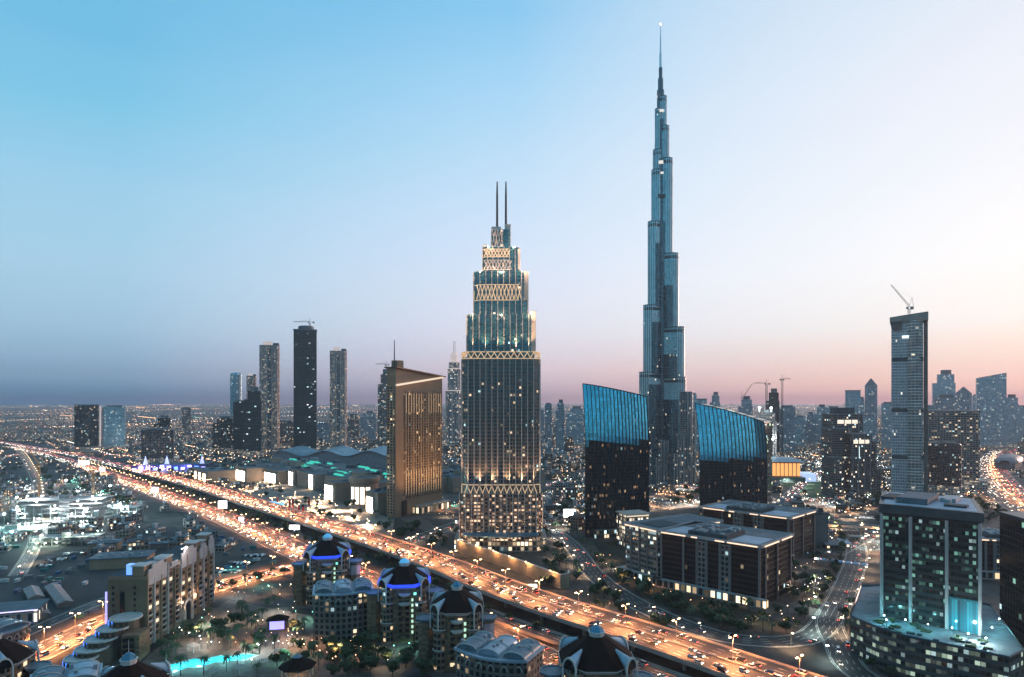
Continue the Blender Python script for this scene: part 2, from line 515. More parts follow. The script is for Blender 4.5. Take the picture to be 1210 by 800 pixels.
def make_street_lamp(name, label, height, arm, head_mat, ldata, cat="street lamp", double=False, group=None):
    t = thing(name, label, cat, group=group)
    p = MB(); p.tube((0, 0, 0), (0, 0, height), 0.16, 0.09, 6)
    sides = (1, -1) if double else (1,)
    for s in sides: p.tube((0, 0, height - .1), (arm * s, 0, height + .4), 0.07, 0.06, 5)
    p.obj("pole", STEEL, t)
    for s in sides:
        h = MB(); h.box(arm * s, 0, height + .2, height + .5, 1.6, .7, bottom=True); h.obj("lamp_head", head_mat, t)
    lo = bpy.data.objects.new("lamp_light", ldata); COL.objects.link(lo); lo.parent = t
    lo.location = (arm if not double else 0, 0, height - .3)
    return t
LAMPS_ORANGE = "sodium street lamps along the highways"
lamp0 = make_street_lamp("street_lamp", "tall double armed street lamp on the highway median", 13, 2.6, SODIUM, SODIUM_LIGHT, double=True, group=LAMPS_ORANGE)
lamp0.location = (0, -300, 0)
warm0 = make_street_lamp("street_lamp", "warm street lamp beside a city street", 9, 1.8, WARM_LAMP, STREET_LIGHT, group="warm street lamps on the city streets")
warm0.location = (8, -300, 0)
cool0 = make_street_lamp("street_lamp", "cool white street lamp beside a boulevard", 9, 1.8, WHITE_LAMP, COOL_LIGHT, group="cool white street lamps on the boulevards")
cool0.location = (16, -300, 0)

CAR_COLS = {"white": (0.75, 0.75, 0.74), "silver": (0.4, 0.41, 0.43), "black": (0.012, 0.012, 0.014), "grey": (0.12, 0.125, 0.13), "dark red": (0.22, 0.02, 0.02), "blue": (0.03, 0.07, 0.2), "sand coloured": (0.4, 0.32, 0.22)}
CGLASS = solid("car_glass", (0.01, 0.012, 0.015), 0.08, var=0.0, spec=0.8)
HEAD_ON = glow("headlight_glow", (1.0, 0.84, 0.66), 11.0)
TAIL_ON = glow("taillight_glow", (1.0, 0.09, 0.04), 6.0)
HEAD_OFF = solid("headlight_off", (.5, .5, .5), .2)
TAIL_OFF = solid("taillight_off", (.25, .02, .02), .3)
TYRE = solid("tyre_rubber", (0.015, 0.015, 0.015), 0.9)
def paint(c): return solid(c.replace(" ", "_") + "_car_paint", CAR_COLS[c], 0.25, metal=0.3, var=0.05, spec=0.6)
def car_body(mb, kind, mi=0, mt=1):
    """side profile along +Y (front), extruded across; rounded at the corners by an inset shoulder line"""
    L_, W = (4.7, 1.85) if kind != "van" else (5.4, 1.95)
    H = {"sedan": 0.92, "suv": 1.1, "van": 1.15}[kind]
    prof = [(-L_ / 2, .45), (-L_ / 2 + .05, H - .05), (-L_ / 2 + .5, H), (L_ / 2 - .6, H - .06), (L_ / 2 - .05, H - .28), (L_ / 2, .45), (L_ / 2 - .2, .28), (-L_ / 2 + .2, .28)]
    w = W / 2
    for sx in (-1, 1):
        pts = [(sx * w, y, z) for y, z in prof]
        mb.face(pts if sx < 0 else pts[::-1], mi=mi)
    for i in range(len(prof)):
        (y0, z0), (y1, z1) = prof[i], prof[(i + 1) % len(prof)]
        mb.face([(-w, y0, z0), (w, y0, z0), (w, y1, z1), (-w, y1, z1)], mi=mi)
    for sx in (-1, 1):
        for yy in (-L_ * .3, L_ * .3):
            mb.tube((sx * (w - .2), yy, .32), (sx * (w + .03), yy, .32), .32, n=10, mi=mt)
    return L_, W, H
def car_cabin(mb, kind, mi=0, mroof=1):
    H = {"sedan": 0.9, "suv": 1.08, "van": 1.1}[kind]
    top = {"sedan": 1.45, "suv": 1.8, "van": 2.3}[kind]
    b0, b1, t0, t1 = {"sedan": (-1.75, 1.15, -1.1, .35), "suv": (-2.2, 1.15, -2.0, .5), "van": (-2.6, 2.1, -2.55, 1.4)}[kind]
    w, wt = .86, .7
    A = [(-w, b0, H), (w, b0, H), (w, b1, H), (-w, b1, H)]
    B = [(-wt, t0, top), (wt, t0, top), (wt, t1, top), (-wt, t1, top)]
    for i in range(4):
        j = (i + 1) % 4
        mb.face([A[i], A[j], B[j], B[i]], mi=mi)
    mb.face(B, mi=mroof)
    # roof skin slightly proud
    mb.prism([(-wt + .02, t0 + .03), (wt - .02, t0 + .03), (wt - .02, t1 - .03), (-wt + .02, t1 - .03)], top, top + .04, mroof)
CARPROTO = {}
def make_car(colour, kind, full=True, lit=True):
    key = (colour, kind, full, lit)
    HEADL, TAILL = (HEAD_ON, TAIL_ON) if lit else (HEAD_OFF, TAIL_OFF)
    if key in CARPROTO: return CARPROTO[key]
    L_ = 4.7 if kind != "van" else 5.4
    if full:
        t = thing("car" if kind != "van" else "van", "car", "car" if kind != "van" else "van")
        b = MB(); car_body(b, kind); b.obj("body", [paint(colour), TYRE], t)
        c = MB(); car_cabin(c, kind); c.obj("cabin", [CGLASS, paint(colour)], t)
        for sx in (-1, 1):
            h = MB(); h.box(sx * .68, L_ / 2 + .01, .55, .78, .42, .14, bottom=True); h.obj("headlight", HEADL, t)
            k = MB(); k.box(sx * .7, -L_ / 2 - .01, .62, .86, .36, .1, bottom=True); k.obj("taillight", TAILL, t)
    else:
        b = MB(); car_body(b, kind, 0, 1); car_cabin(b, kind, 2, 0)
        for sx in (-1, 1):
            b.box(sx * .68, L_ / 2 + .01, .55, .78, .46, .14, ms=3, bottom=True)
            b.box(sx * .7, -L_ / 2 - .01, .62, .86, .4, .1, ms=4, bottom=True)
        t = b.obj("car" if kind != "van" else "van", [paint(colour), TYRE, CGLASS, HEADL, TAILL])
        tag(t, "car", "car" if kind != "van" else "van")
    t.location = (0, -600, -50)
    CARPROTO[key] = t
    return t
def add_car(x, y, z, rot, where, group, rng, full, lit=True):
    colour = rng.choices(list(CAR_COLS), [38, 16, 14, 12, 6, 6, 8])[0]
    kind = rng.choices(["sedan", "suv", "van"], [58, 32, 10])[0]
    p = make_car(colour, kind, full, lit)
    nm = {"sedan": "saloon", "suv": "estate car", "van": "boxy van"}[kind]
    return dup(p, (x, y, z), rot, f"{colour} {nm} {where}", group)

# ------------------------------------------------------------------ splines
def spline(pts, step=14.0):
    """Catmull-Rom through (x, y, z), resampled at about even steps; returns [(x, y, z, tx, ty)]"""
    P = [pts[0]] + list(pts) + [pts[-1]]
    raw = []
    for i in range(1, len(P) - 2):
        p0, p1, p2, p3 = P[i - 1], P[i], P[i + 1], P[i + 2]
        n = max(2, int(sqrt((p2[0] - p1[0]) ** 2 + (p2[1] - p1[1]) ** 2) / 4.0))
        for k in range(n):
            t = k / n
            raw.append(tuple(0.5 * ((2 * p1[j]) + (-p0[j] + p2[j]) * t + (2 * p0[j] - 5 * p1[j] + 4 * p2[j] - p3[j]) * t * t + (-p0[j] + 3 * p1[j] - 3 * p2[j] + p3[j]) * t ** 3) for j in range(3)))
    raw.append(tuple(pts[-1]))
    out = [raw[0]]; acc = 0
    for a, b in zip(raw, raw[1:]):
        acc += sqrt((b[0] - a[0]) ** 2 + (b[1] - a[1]) ** 2)
        if acc >= step:
            out.append(b); acc = 0
    if out[-1] != raw[-1]: out.append(raw[-1])
    res = []
    for i, p in enumerate(out):
        a, b = out[max(0, i - 1)], out[min(len(out) - 1, i + 1)]
        l = sqrt((b[0] - a[0]) ** 2 + (b[1] - a[1]) ** 2) or 1
        res.append((*p, (b[0] - a[0]) / l, (b[1] - a[1]) / l))
    return res
def offs(p, o, dz=0.0):   # o > 0: to the right of travel
    return (p[0] + p[4] * o, p[1] - p[3] * o, p[2] + dz)
def ribbon(mb, sp, o0, o1, dz=0.0, mi=0, i0=0, i1=None):
    i1 = len(sp) - 1 if i1 is None else i1
    s = 0
    for i in range(i0, i1):
        a, b = sp[i], sp[i + 1]
        l = sqrt((b[0] - a[0]) ** 2 + (b[1] - a[1]) ** 2)
        mb.face([offs(a, o0, dz), offs(b, o0, dz), offs(b, o1, dz), offs(a, o1, dz)][::-1], [(o0, s), (o0, s + l), (o1, s + l), (o1, s)][::-1], mi)
        s += l
def wall_ribbon(mb, sp, o, w, z0, z1, mi=0, ground=False):
    for a, b in zip(sp, sp[1:]):
        A0, A1 = offs(a, o - w / 2), offs(a, o + w / 2); B0, B1 = offs(b, o - w / 2), offs(b, o + w / 2)
        la = 0.0 if ground else a[2] + z0
        lb = 0.0 if ground else b[2] + z0
        def q(p, z): return (p[0], p[1], z)
        mb.face([q(A0, la), q(B0, lb), q(B0, b[2] + z1), q(A0, a[2] + z1)], mi=mi)
        mb.face([q(B1, lb), q(A1, la), q(A1, a[2] + z1), q(B1, b[2] + z1)], mi=mi)
        mb.face([q(A0, a[2] + z1), q(B0, b[2] + z1), q(B1, b[2] + z1), q(A1, a[2] + z1)], mi=mi)

ROADS = {}
def road(name, pts, width, lanes, deck=0.0, step=14.0, kerbs=True, mat=ASPH, median=0.0, z0=0.02, dashes=True, upto=None, wall=0.9, pier_px=None, edge=None):
    sp = spline(pts, step)
    ROADS[name] = sp
    h = width / 2
    mb = MB(); ribbon(mb, sp, -h, h, z0)
    r = struct(mb.obj(name, mat))
    for a, b in zip(sp, sp[1:]): SEGS.append((a[0], a[1], b[0], b[1], h + 1.5))
    n = len(sp) if upto is None else min(upto, len(sp))
    sub = sp[:n]
    if kerbs:
        for o in (-h, h):
            k = MB(); wall_ribbon(k, sub, o, .6, -(deck or 0.3), wall if deck else 0.16, ground=False)
            k.obj("parapet" if deck else "kerb", edge or (CONC if deck else KERB), r)
    if deck:
        k = MB(); ribbon(k, sub, h, -h, -deck)          # soffit
        k.obj("soffit", CONCD, r)
    if median:
        k = MB(); wall_ribbon(k, sub, 0, median, 0.0 if deck else -.2, 0.85 if deck else .2); k.obj("median_barrier" if deck else "median", CONC if deck else KERB, r)
    if dashes:
        k = MB()
        lw = (width - 3.0 - median) / lanes
        for j in range(1, lanes):
            o = -h + 1.5 + j * lw
            if median and abs(o) < 1.5: continue
            for i in range(0, n - 1):
                a, b = sub[i], sub[i + 1]
                m = tuple(a[q] + (b[q] - a[q]) * .42 for q in range(5))
                k.face([offs(a, o - .14, z0 + .008), offs(a, o + .14, z0 + .008), offs(m, o + .14, z0 + .008), offs(m, o - .14, z0 + .008)])
        for o in (-h + 1.1, h - 1.1):
            ribbon(k, sub, o - .14, o + .14, z0 + .008)
        k.obj("lane_marking", WHITE_LINE, r)
    return r, sp

# --- the elevated highway: traced on the deck level, from under the camera's right to the far interchange
fe = [(400, 70), (300, 182), (225, 266)] + [gp(960, 797, 9), gp(820, 752, 9), gp(697, 716, 9), gp(640, 697, 9), gp(587, 680, 9), gp(545, 663, 9), gp(460, 635, 9), gp(400, 617, 9), gp(320, 594, 9)]
fe = [(x, y, 9.0) for x, y in fe]
fe += [(*gp(250, 573, 8.5), 8.5), (*gp(185, 557.5, 4), 4.0), (*gp(120, 542, .5), .6), (*gp(75, 533, 0), .1), (*gp(40, 527.5, 0), .1), (-2300, 2840, .1), (-3600, 3900, .1)]
fes = spline(fe, 20)
deck_c = [offs(p, -18) for p in fes[::3]] + [offs(fes[-1], -18)]
HWY, hw_sp = road("elevated_highway", deck_c, 36, 8, deck=1.7, median=0.7, step=12)
for i in range(4, 62, 3):
    p = hw_sp[i]
    if p[2] < 8: break
    for o in (-9, 9):
        k = MB(); c = offs(p, o)
        k.lathe([(1.3, 0), (1.3, 5.6), (2.6, p[2] - 1.7)], 10, (c[0], c[1]))
        k.obj("pier", CONC, HWY)
# --- the road at ground level beside it
gr = [(330, 20), (200, 175)] + [gp(680, 800), gp(587, 757), gp(470, 702), gp(350, 650), gp(250, 606), gp(160, 573), gp(100, 551.5), gp(62, 539), (-1620, 2180)]
GRD, gr_sp = road("ground_highway", [(x, y, .02) for x, y in gr], 38, 9, median=1.2, step=12)
# --- a slip ramp climbing between them
base = [p for p in hw_sp if p[2] > 7.5]
ramp = []
for i, p in enumerate(base[: 56 : 3]):
    q = offs(p, -30.5)
    ramp.append((q[0], q[1], 4.6 if i < 10 else max(.1, 4.6 - (i - 10) * .62)))
RMP, rm_sp = road("slip_ramp", ramp, 13, 3, deck=1.2, step=12, wall=.8)
for i in range(3, 30, 3):
    p = rm_sp[i]
    if p[2] > 3.4:
        k = MB(); k.lathe([(1.0, 0), (1.0, p[2] - 1.2)], 8, (p[0], p[1])); k.obj("pier", CONC, RMP)
# --- cross street at the lower left, rising past the hotel to the highway
cs = [(-292, 300), (-281, 383), (-272, 470), (-243, 530), (-205, 590), (-160, 640)]
CRS, cs_sp = road("cross_street", [(x, y, .02) for x, y in cs], 26, 6, median=.8, step=10)
# --- parallel ramp under the cross street's left
c2 = [(-330, 330), (-316, 400), (-308, 480), (-300, 560), (-330, 640)]
_, c2_sp = road("side_street", [(x, y, .02) for x, y in c2], 12, 2, step=10)
# --- street from the slab hotel to the twin-mast tower
ms = [gp(455, 648), gp(500, 634), gp(548, 617), gp(620, 596), gp(690, 578)]
MLS, ms_sp = road("mall_street", [(x, y, .024) for x, y in ms], 22, 5, step=10, median=.6)
# --- curved street between the twin-mast tower and the office block
bs = [gp(655, 628), gp(676, 645), gp(704, 680), gp(752, 713), gp(830, 746), gp(900, 758), gp(958, 752), gp(985, 722), gp(1002, 688), gp(1012, 652), gp(1000, 622), gp(960, 600)]
BLV, bs_sp = road("curved_street", [(x, y, .03) for x, y in bs], 19, 4, step=9)
# --- feeder from the bottom edge up to the right junction
fd = [(150 + 62, 300), gp(1020, 800), gp(990, 760), gp(980, 735), gp(990, 712)]
_, fd_sp = road("feeder_street", [(x, y, .036) for x, y in fd], 17, 4, step=9)
# --- street running right behind the junction
rs = [gp(985, 655), gp(1040, 628), gp(1120, 600), gp(1190, 580), (1500, 900)]
_, rs_sp = road("east_street", [(x, y, .028) for x, y in rs], 18, 4, step=12)
# --- the wide road glowing orange at the right edge, going away
zs = [gp(1290, 640), gp(1215, 600), gp(1180, 570), gp(1172, 548), gp(1190, 530), gp(1225, 516), (2600, 4200)]
ZYD, zs_sp = road("east_highway", [(x, y, .02) for x, y in zs], 60, 12, step=16, median=2.0)
# --- street with orange lamps on the left
ss = [gp(20, 680), gp(42, 640), gp(46, 600), gp(44, 574), gp(36, 555), gp(28, 541), gp(20, 531)]
_, ss_sp = road("service_street", [(x, y, .026) for x, y in ss], 13, 2, step=14)
# --- boulevard loops on the far side of the glass towers
d1 = [gp(640, 575), gp(700, 560), gp(770, 566), gp(860, 585), gp(960, 590), gp(1040, 580)]
_, d1_sp = road("lake_boulevard", [(x, y, .032) for x, y in d1], 20, 4, step=14)
d2 = [gp(920, 600), gp(950, 570), gp(985, 552), gp(1040, 545), gp(1100, 548), gp(1170, 556)]
_, d2_sp = road("park_boulevard", [(x, y, .034) for x, y in d2], 20, 4, step=14)
d3 = [gp(-40, 497), gp(60, 499), gp(200, 507), gp(330, 512), gp(470, 512)]
_, d3_sp = road("far_avenue", [(x, y, .03) for x, y in d3], 40, 6, step=30, kerbs=False)
d4 = [gp(-60, 545), gp(0, 540), gp(40, 535), gp(110, 536), gp(170, 540)]
_, d4_sp = road("junction_road", [(x, y, .04) for x, y in d4], 22, 4, step=20)

# ------------------------------------------------------------------ street lamps
def lamps_along(sp, every, o, proto, i0=0, i1=None, label=None, group=None, flip=False, lights=True):
    acc = 0; n = 0
    i1 = len(sp) if i1 is None else min(i1, len(sp))
    for a, b in zip(sp[i0:i1], sp[i0 + 1:i1]):
        acc += sqrt((b[0] - a[0]) ** 2 + (b[1] - a[1]) ** 2)
        if acc >= every:
            acc = 0
            p = offs(b, o)
            dup(proto, (p[0], p[1], p[2] + (.8 if proto is lamp0 else .1)), atan2(b[4], b[3]) + (pi / 2 if not flip else -pi / 2), label, group)
            n += 1
    return n
lamps_along(hw_sp, 30, 0, lamp0, 2, 150, label="double armed sodium lamp on the elevated highway's centre barrier", group="sodium lamps on the elevated highway")
lamps_along(gr_sp, 30, 0, lamp0, 8, 150, label="double armed sodium lamp on the ground highway's median", group="sodium lamps on the ground highway")
lamps_along(cs_sp, 24, 0, lamp0, 2, 40, label="double armed sodium lamp on the cross street by the beige hotel", group="sodium lamps on the cross street")
lamps_along(ms_sp, 36, 11.5, warm0, label="warm street lamp on the street behind the slab hotel", group="lamps on the mall street", flip=True)
lamps_along(bs_sp, 34, 10.3, warm0, label="warm street lamp on the curved street round the office blocks", group="lamps on the curved street", flip=True)
lamps_along(fd_sp, 40, -9.2, cool0, label="cool white lamp on the street beside the glass podium", group="lamps on the feeder street")
lamps_along(rs_sp, 40, 10, cool0, label="cool white lamp on the street behind the glass office tower", group="lamps on the east street", flip=True)
lamps_along(zs_sp, 55, 0, lamp0, 1, 70, label="double armed sodium lamp on the wide highway at the right edge", group="sodium lamps on the east highway")
lamps_along(ss_sp, 42, 7.2, warm0, label="warm lamp on the straight street beside the building sites", group="lamps on the service street")
lamps_along(d1_sp, 45, 10.8, warm0, label="warm lamp on the boulevard beneath the supertall tower", group="lamps on the lake boulevard", flip=True)
lamps_along(d2_sp, 45, 10.8, cool0, label="cool white lamp on the boulevard round the lit lawn", group="lamps on the park boulevard", flip=True)
lamps_along(d3_sp, 90, 0, lamp0, label="orange lamp on the far avenue toward the horizon", group="lamps on the far avenue")
lamps_along(d4_sp, 60, 0, lamp0, label="orange lamp at the far road junction", group="lamps at the far junction")
for pr in (lamp0, warm0, cool0):
    for ch in list(pr.children): bpy.data.objects.remove(ch)
    bpy.data.objects.remove(pr)

# ------------------------------------------------------------------ traffic
crng = random.Random(3)
CARS = []
def where_on(sp_name, x, y):
    px = 605 + 800 * x / max(y, 50)
    if px < 190: return "toward the far junction"
    if px < 330: return "below the mall forecourt"
    if px < 460: return "behind the first dome tower"
    if px < 560: return "below the slab hotel"
    if px < 700: return "in front of the twin mast tower"
    return "at the bend behind the last dome tower"
def traffic(sp, width, lanes, spacing, i0, i1, road_words, group, twoway=True, rev=False, jam=0.0):
    lw = (width - 3.4) / lanes
    for j in range(lanes):
        o = -width / 2 + 1.7 + (j + .5) * lw
        fwd = (o > 0) != rev if twoway else not rev
        s = crng.uniform(0, spacing)
        for i in range(i0, min(i1, len(sp) - 1)):
            a, b = sp[i], sp[i + 1]
            l = sqrt((b[0] - a[0]) ** 2 + (b[1] - a[1]) ** 2)
            while s < l:
                t = s / l
                p = tuple(a[q] + (b[q] - a[q]) * t for q in range(5))
                c = offs(p, o + crng.uniform(-.3, .3))
                ang = atan2(p[4], p[3]) - pi / 2 + (0 if fwd else pi)
                CARS.append((sqrt(c[0] ** 2 + c[1] ** 2), c[0], c[1], c[2] + .03, ang, road_words, group, True))
                s += max(8.0, crng.expovariate(1 / spacing) * .8 + spacing * .3)
            s -= l
traffic(hw_sp, 36, 8, 24, 3, 260, "on the elevated highway", "cars on the elevated highway")
traffic(gr_sp, 38, 9, 25, 8, 260, "on the ground highway", "cars on the ground highway")
traffic(rm_sp, 13, 3, 60, 2, 60, "on the slip ramp under the elevated highway", "cars on the slip ramp", twoway=False)
traffic(cs_sp, 26, 6, 26, 0, 60, "on the cross street by the beige hotel", "cars on the cross street")
traffic(ms_sp, 22, 5, 60, 0, 60, "on the street behind the slab hotel", "cars on the mall street")
traffic(bs_sp, 19, 4, 120, 0, 90, "on the curved street round the office blocks", "cars on the curved street")
traffic(fd_sp, 17, 4, 130, 2, 60, "on the street beside the glass podium", "cars on the feeder street")
traffic(rs_sp, 18, 4, 70, 0, 60, "on the street behind the glass office tower", "cars on the east street")
traffic(zs_sp, 60, 12, 36, 0, 90, "on the wide highway at the right edge", "cars on the east highway")
traffic(d1_sp, 20, 4, 30, 0, 90, "on the boulevard below the supertall tower", "cars on the lake boulevard")
traffic(d2_sp, 20, 4, 30, 0, 90, "on the boulevard round the lit lawn", "cars on the park boulevard")
traffic(ss_sp, 13, 2, 130, 0, 90, "on the street beside the building sites", "cars on the service street")
traffic(d4_sp, 22, 4, 40, 0, 90, "at the far junction", "cars at the far junction")
def parking(px0, py0, px1, py1, rows, cols, words_, group, fill=.75, rot=0.0):
    a = gp(px0, py0); b = gp(px1, py1)
    for i in range(rows):
        for j in range(cols):
            if crng.random() > fill: continue
            x = a[0] + (b[0] - a[0]) * (j + .5) / cols; y = a[1] + (b[1] - a[1]) * (i // 2 * 2 + (.55 if i % 2 else .25)) / rows
            x, y = x + crng.uniform(-.3, .3), y + crng.uniform(-.4, .4)
            ok = all(not _near(x, y, s_) for s_ in SEGS)
            if ok: CARS.append((sqrt(x * x + y * y), x, y, .05, rot + (0 if i % 2 else pi), words_, group, False))
def _near(x, y, s_):
    x1, y1, x2, y2, h = s_
    dx, dy = x2 - x1, y2 - y1
    t = max(0.0, min(1.0, ((x - x1) * dx + (y - y1) * dy) / (dx * dx + dy * dy + 1e-9)))
    return (x1 + t * dx - x) ** 2 + (y1 + t * dy - y) ** 2 < (h + 2) ** 2
parking(262, 690, 300, 650, 8, 12, "parked on the dark lot behind the beige hotel", "cars parked behind the beige hotel")
parking(395, 636, 450, 618, 8, 16, "parked on the lot before the slab hotel", "cars parked before the slab hotel")
parking(930, 655, 985, 635, 6, 14, "parked on the lot behind the office blocks", "cars parked behind the office blocks")
parking(30, 670, 110, 650, 6, 14, "parked on the bare lot below the building sites", "cars parked below the building sites", .4)
parking(640, 640, 668, 615, 6, 8, "parked beside the twin mast tower's foot", "cars parked by the twin mast tower")
def in_view(x, y, z=0, m=6):
    if y < 40: return False
    px = 605 + 800 * x / y; py = 472 - (z - CAM_H) * 800 / y
    return -m < px < 1210 + m and -m < py < 800 + m
CARS = sorted(c for c in CARS if in_view(c[1], c[2], c[3]))
mass = MB()
PAINTS = [paint(c) for c in ("white", "grey", "black")]
for k, (d, x, y, z, ang, words_, group, lit) in enumerate(CARS):
    if k < 300:
        w = words_
        if "highway" in words_ and "right edge" not in words_: w = f"{words_} {where_on('', x, y)}".replace("on the slip ramp under the elevated highway", "on the slip ramp")
        add_car(x, y, z, ang, w, group, crng, k < 90, lit)
    else:
        s_, c_ = sin(ang), cos(ang)
        def T(px, py, pz): return (x + px * c_ - py * s_, y + px * s_ + py * c_, z + pz)
        mi = crng.choice((0, 0, 1, 2))
        def bx(x0, x1, y0, y1, z0, z1, m, tp=0.0):
            A = [T(x0, y0, z0), T(x1, y0, z0), T(x1, y1, z0), T(x0, y1, z0)]
            B = [T(x0 + tp * .3, y0 + tp, z1), T(x1 - tp * .3, y0 + tp, z1), T(x1 - tp * .3, y1 - tp * 1.6, z1), T(x0 + tp * .3, y1 - tp * 1.6, z1)]
            for q in range(4): mass.face([A[q], A[(q + 1) % 4], B[(q + 1) % 4], B[q]], mi=m)
            mass.face(B, mi=m)
        bx(-.92, .92, -2.35, 2.35, .25, .9, mi); bx(-.85, .85, -1.9, 1.3, .9, 1.5, mi, .4)
        for sx in (-.68, .68) if lit else ():
            bx(sx - .25, sx + .25, 2.3, 2.42, .5, .8, 3); bx(sx - .22, sx + .22, -2.42, -2.3, .6, .86, 4)
stuff(mass.obj("distant_traffic", PAINTS + [HEAD_ON, TAIL_ON]), "streams of tiny cars far along the roads", "traffic")
for k_, t in list(CARPROTO.items()):
    for ch in list(t.children): bpy.data.objects.remove(ch)
    bpy.data.objects.remove(t)
# ================================================================== LANDMARK TOWERS
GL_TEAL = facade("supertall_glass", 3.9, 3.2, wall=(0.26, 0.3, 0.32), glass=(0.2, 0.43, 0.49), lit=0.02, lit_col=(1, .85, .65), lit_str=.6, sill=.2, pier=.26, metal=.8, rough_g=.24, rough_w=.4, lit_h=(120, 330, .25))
GL_TEALD = facade('supertall_shaded_glass', 3.9, 3.2, wall=(0.07, 0.1, 0.115), glass=(0.035, 0.12, 0.155), lit=0.02, lit_col=(1, .85, .65), lit_str=.6, sill=.2, pier=.26, metal=.7, rough_g=.2, rough_w=.4, lit_h=(120, 330, .25))  # darker copy of the tower glass: shade between the lobes, put into colour
STEELB = solid("brushed_steel", (0.62, 0.66, 0.68), 0.3, metal=.85, var=.15, scale=.05)
DARKMECH = solid("plant_floor_louvre", (0.05, 0.07, 0.08), .6, metal=.3)
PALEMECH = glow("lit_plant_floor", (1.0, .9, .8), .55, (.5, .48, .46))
BEACON = glow("white_beacon", (1, .95, .9), 30)

def burj():
    """three-winged supertall: stacked lobes on each wing end in steps that spiral upward round a core"""
    cx, cy = ax(782, 1222), 1232.0
    S = 1.5275
    def z(py): return 150 + (472 - py) * S
    t = thing("supertall_tower", "tapering blue glass supertall tower with a needle spire, tallest in the skyline", "skyscraper", (cx, cy, 0))
    busy(cx, cy, 75)
    lobe_pts = 10
    def lobe(mb, ang, r0, r1, w, za, zb):
        """stadium-shaped wing piece from the core out to r1, nose rounded"""
        c, s_ = cos(ang), sin(ang)
        pts = [(r0, -w)]
        for k in range(lobe_pts + 1):
            a = -pi / 2 + pi * k / lobe_pts
            pts.append((r1 - w + w * cos(a), w * sin(a)))
        pts.append((r0, w))
        poly = [(x * c - y * s_, x * s_ + y * c) for x, y in pts]
        mb.prism(poly, za, zb, 0, 1)
    left = [(440, 40, 11), (361, 32, 10.6), (262, 23, 10), (200, 16, 9), (176, 13.2, 8), (127, 9.4, 6.5)]
    right = [(446, 40, 11), (387, 38, 11), (300, 28.5, 10.4), (187, 19, 9.5), (148, 13.5, 8), (112, 9.6, 6.5)]
    back = [(420, 44, 11), (330, 36, 10.6), (230, 25, 10), (165, 16, 8.5), (135, 11, 7)]
    for ang, tiers in ((RAD(208), left), (RAD(332), right), (RAD(90), back)):
        zb = 0
        for k, (py, ext, w) in enumerate(tiers):
            e = ext / max(.5, abs(cos(ang))) if abs(cos(ang)) > .2 else ext
            mb = MB(); lobe(mb, ang, 0.0, e, w, zb, z(py))
            # a slimmer, shorter shoulder on either side of the wing, ending lower
            if k < 3:
                for sg, dz in ((1, 22), (-1, 40)):
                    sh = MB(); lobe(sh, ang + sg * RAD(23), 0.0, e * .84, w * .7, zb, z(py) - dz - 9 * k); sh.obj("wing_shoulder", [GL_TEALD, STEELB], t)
            wt = mb.obj("wing_tier", [GL_TEAL, STEELB], t)
            fm = MB()
            for j in range(9):
                b_ = -1.4 + j * .35
                c0, s0 = cos(ang), sin(ang)
                fx, fy = e - w + (w + .3) * cos(b_), (w + .3) * sin(b_)
                fm.box(fx * c0 - fy * s0, fx * s0 + fy * c0, zb, z(py), .7, .7, ang + b_)
            fm.obj("mullion_screen", STEELB, wt)
            m2 = MB(); lobe(m2, ang, 0.0, e + .35, w + .35, z(py) - 9.5, z(py) - 4.5); lobe(m2, ang, 0, e + .5, w + .5, z(py) - 1.2, z(py) + .6)
            m2.obj("plant_floor", [DARKMECH, STEELB], wt)
            zb = z(py) if False else 0 if k == 0 else zb
            zb = max(0, z(py) - 2.0)
    for py0, r in ((472, 17), (262, 13.5), (187, 10.5), (127, 8)):
        pass
    core = MB(); core.lathe([(15, 0), (15, z(262)), (12.4, z(262)), (12.4, z(187)), (9.5, z(187)), (9.5, z(140)), (6.6, z(140)), (6.6, z(104)), (4.9, z(104)), (4.9, z(90)), (3.3, z(90)), (3.3, z(77))], 12)
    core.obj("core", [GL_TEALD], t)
    for py, r, h, m in ((194, 12.9, 6, PALEMECH), (206, 13, 4, PALEMECH), (132, 9.9, 5, PALEMECH), (234, 15.4, 6, DARKMECH)):
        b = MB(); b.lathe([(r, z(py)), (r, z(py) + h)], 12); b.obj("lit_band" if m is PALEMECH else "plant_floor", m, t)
    sp = MB(); sp.lathe([(2.6, z(77)), (2.2, z(60)), (1.6, z(60)), (1.2, z(40)), (.9, z(40)), (.5, z(26))], 8)
    spo = sp.obj("spire", STEELB, t)
    b = MB(); b.lathe([(.2, z(26)), (1.6, z(25)), (.2, z(24))], 8); b.obj("beacon", BEACON, spo)
    # low wings of the podium
    lowm = facade("supertall_low_floors", 4.0, 3.0, wall=(0.22, 0.22, 0.225), glass=(0.05, 0.07, 0.08), lit=.1, lit_str=.35, lit_col=(1, .8, .6), sill=.25, pier=.32, metal=.55, rough_g=.2)
    for ang, ext, w, top in ((212, 56, 9, 505), (222, 50, 8, 530), (200, 46, 9, 490), (330, 58, 9, 463), (341, 62, 8, 486), (318, 50, 8, 512), (306, 44, 8, 535), (270, 30, 9, 520), (245, 34, 7, 540)):
        mb = MB(); lobe(mb, RAD(ang), 0, ext, w, 0, z(top)); pw = mb.obj("podium_wing", [lowm, STEELB], t)
        ms_ = MB()
        for j in range(5):
            b_ = -1.2 + j * .6; c0, s0 = cos(RAD(ang)), sin(RAD(ang))
            fx, fy = ext - w + (w + .3) * cos(b_), (w + .3) * sin(b_)
            ms_.box(fx * c0 - fy * s0, fx * s0 + fy * c0, 0, z(top) + 1, .8, .8, RAD(ang) + b_)
        ms_.obj("mullion_screen", STEELB, pw)
burj()

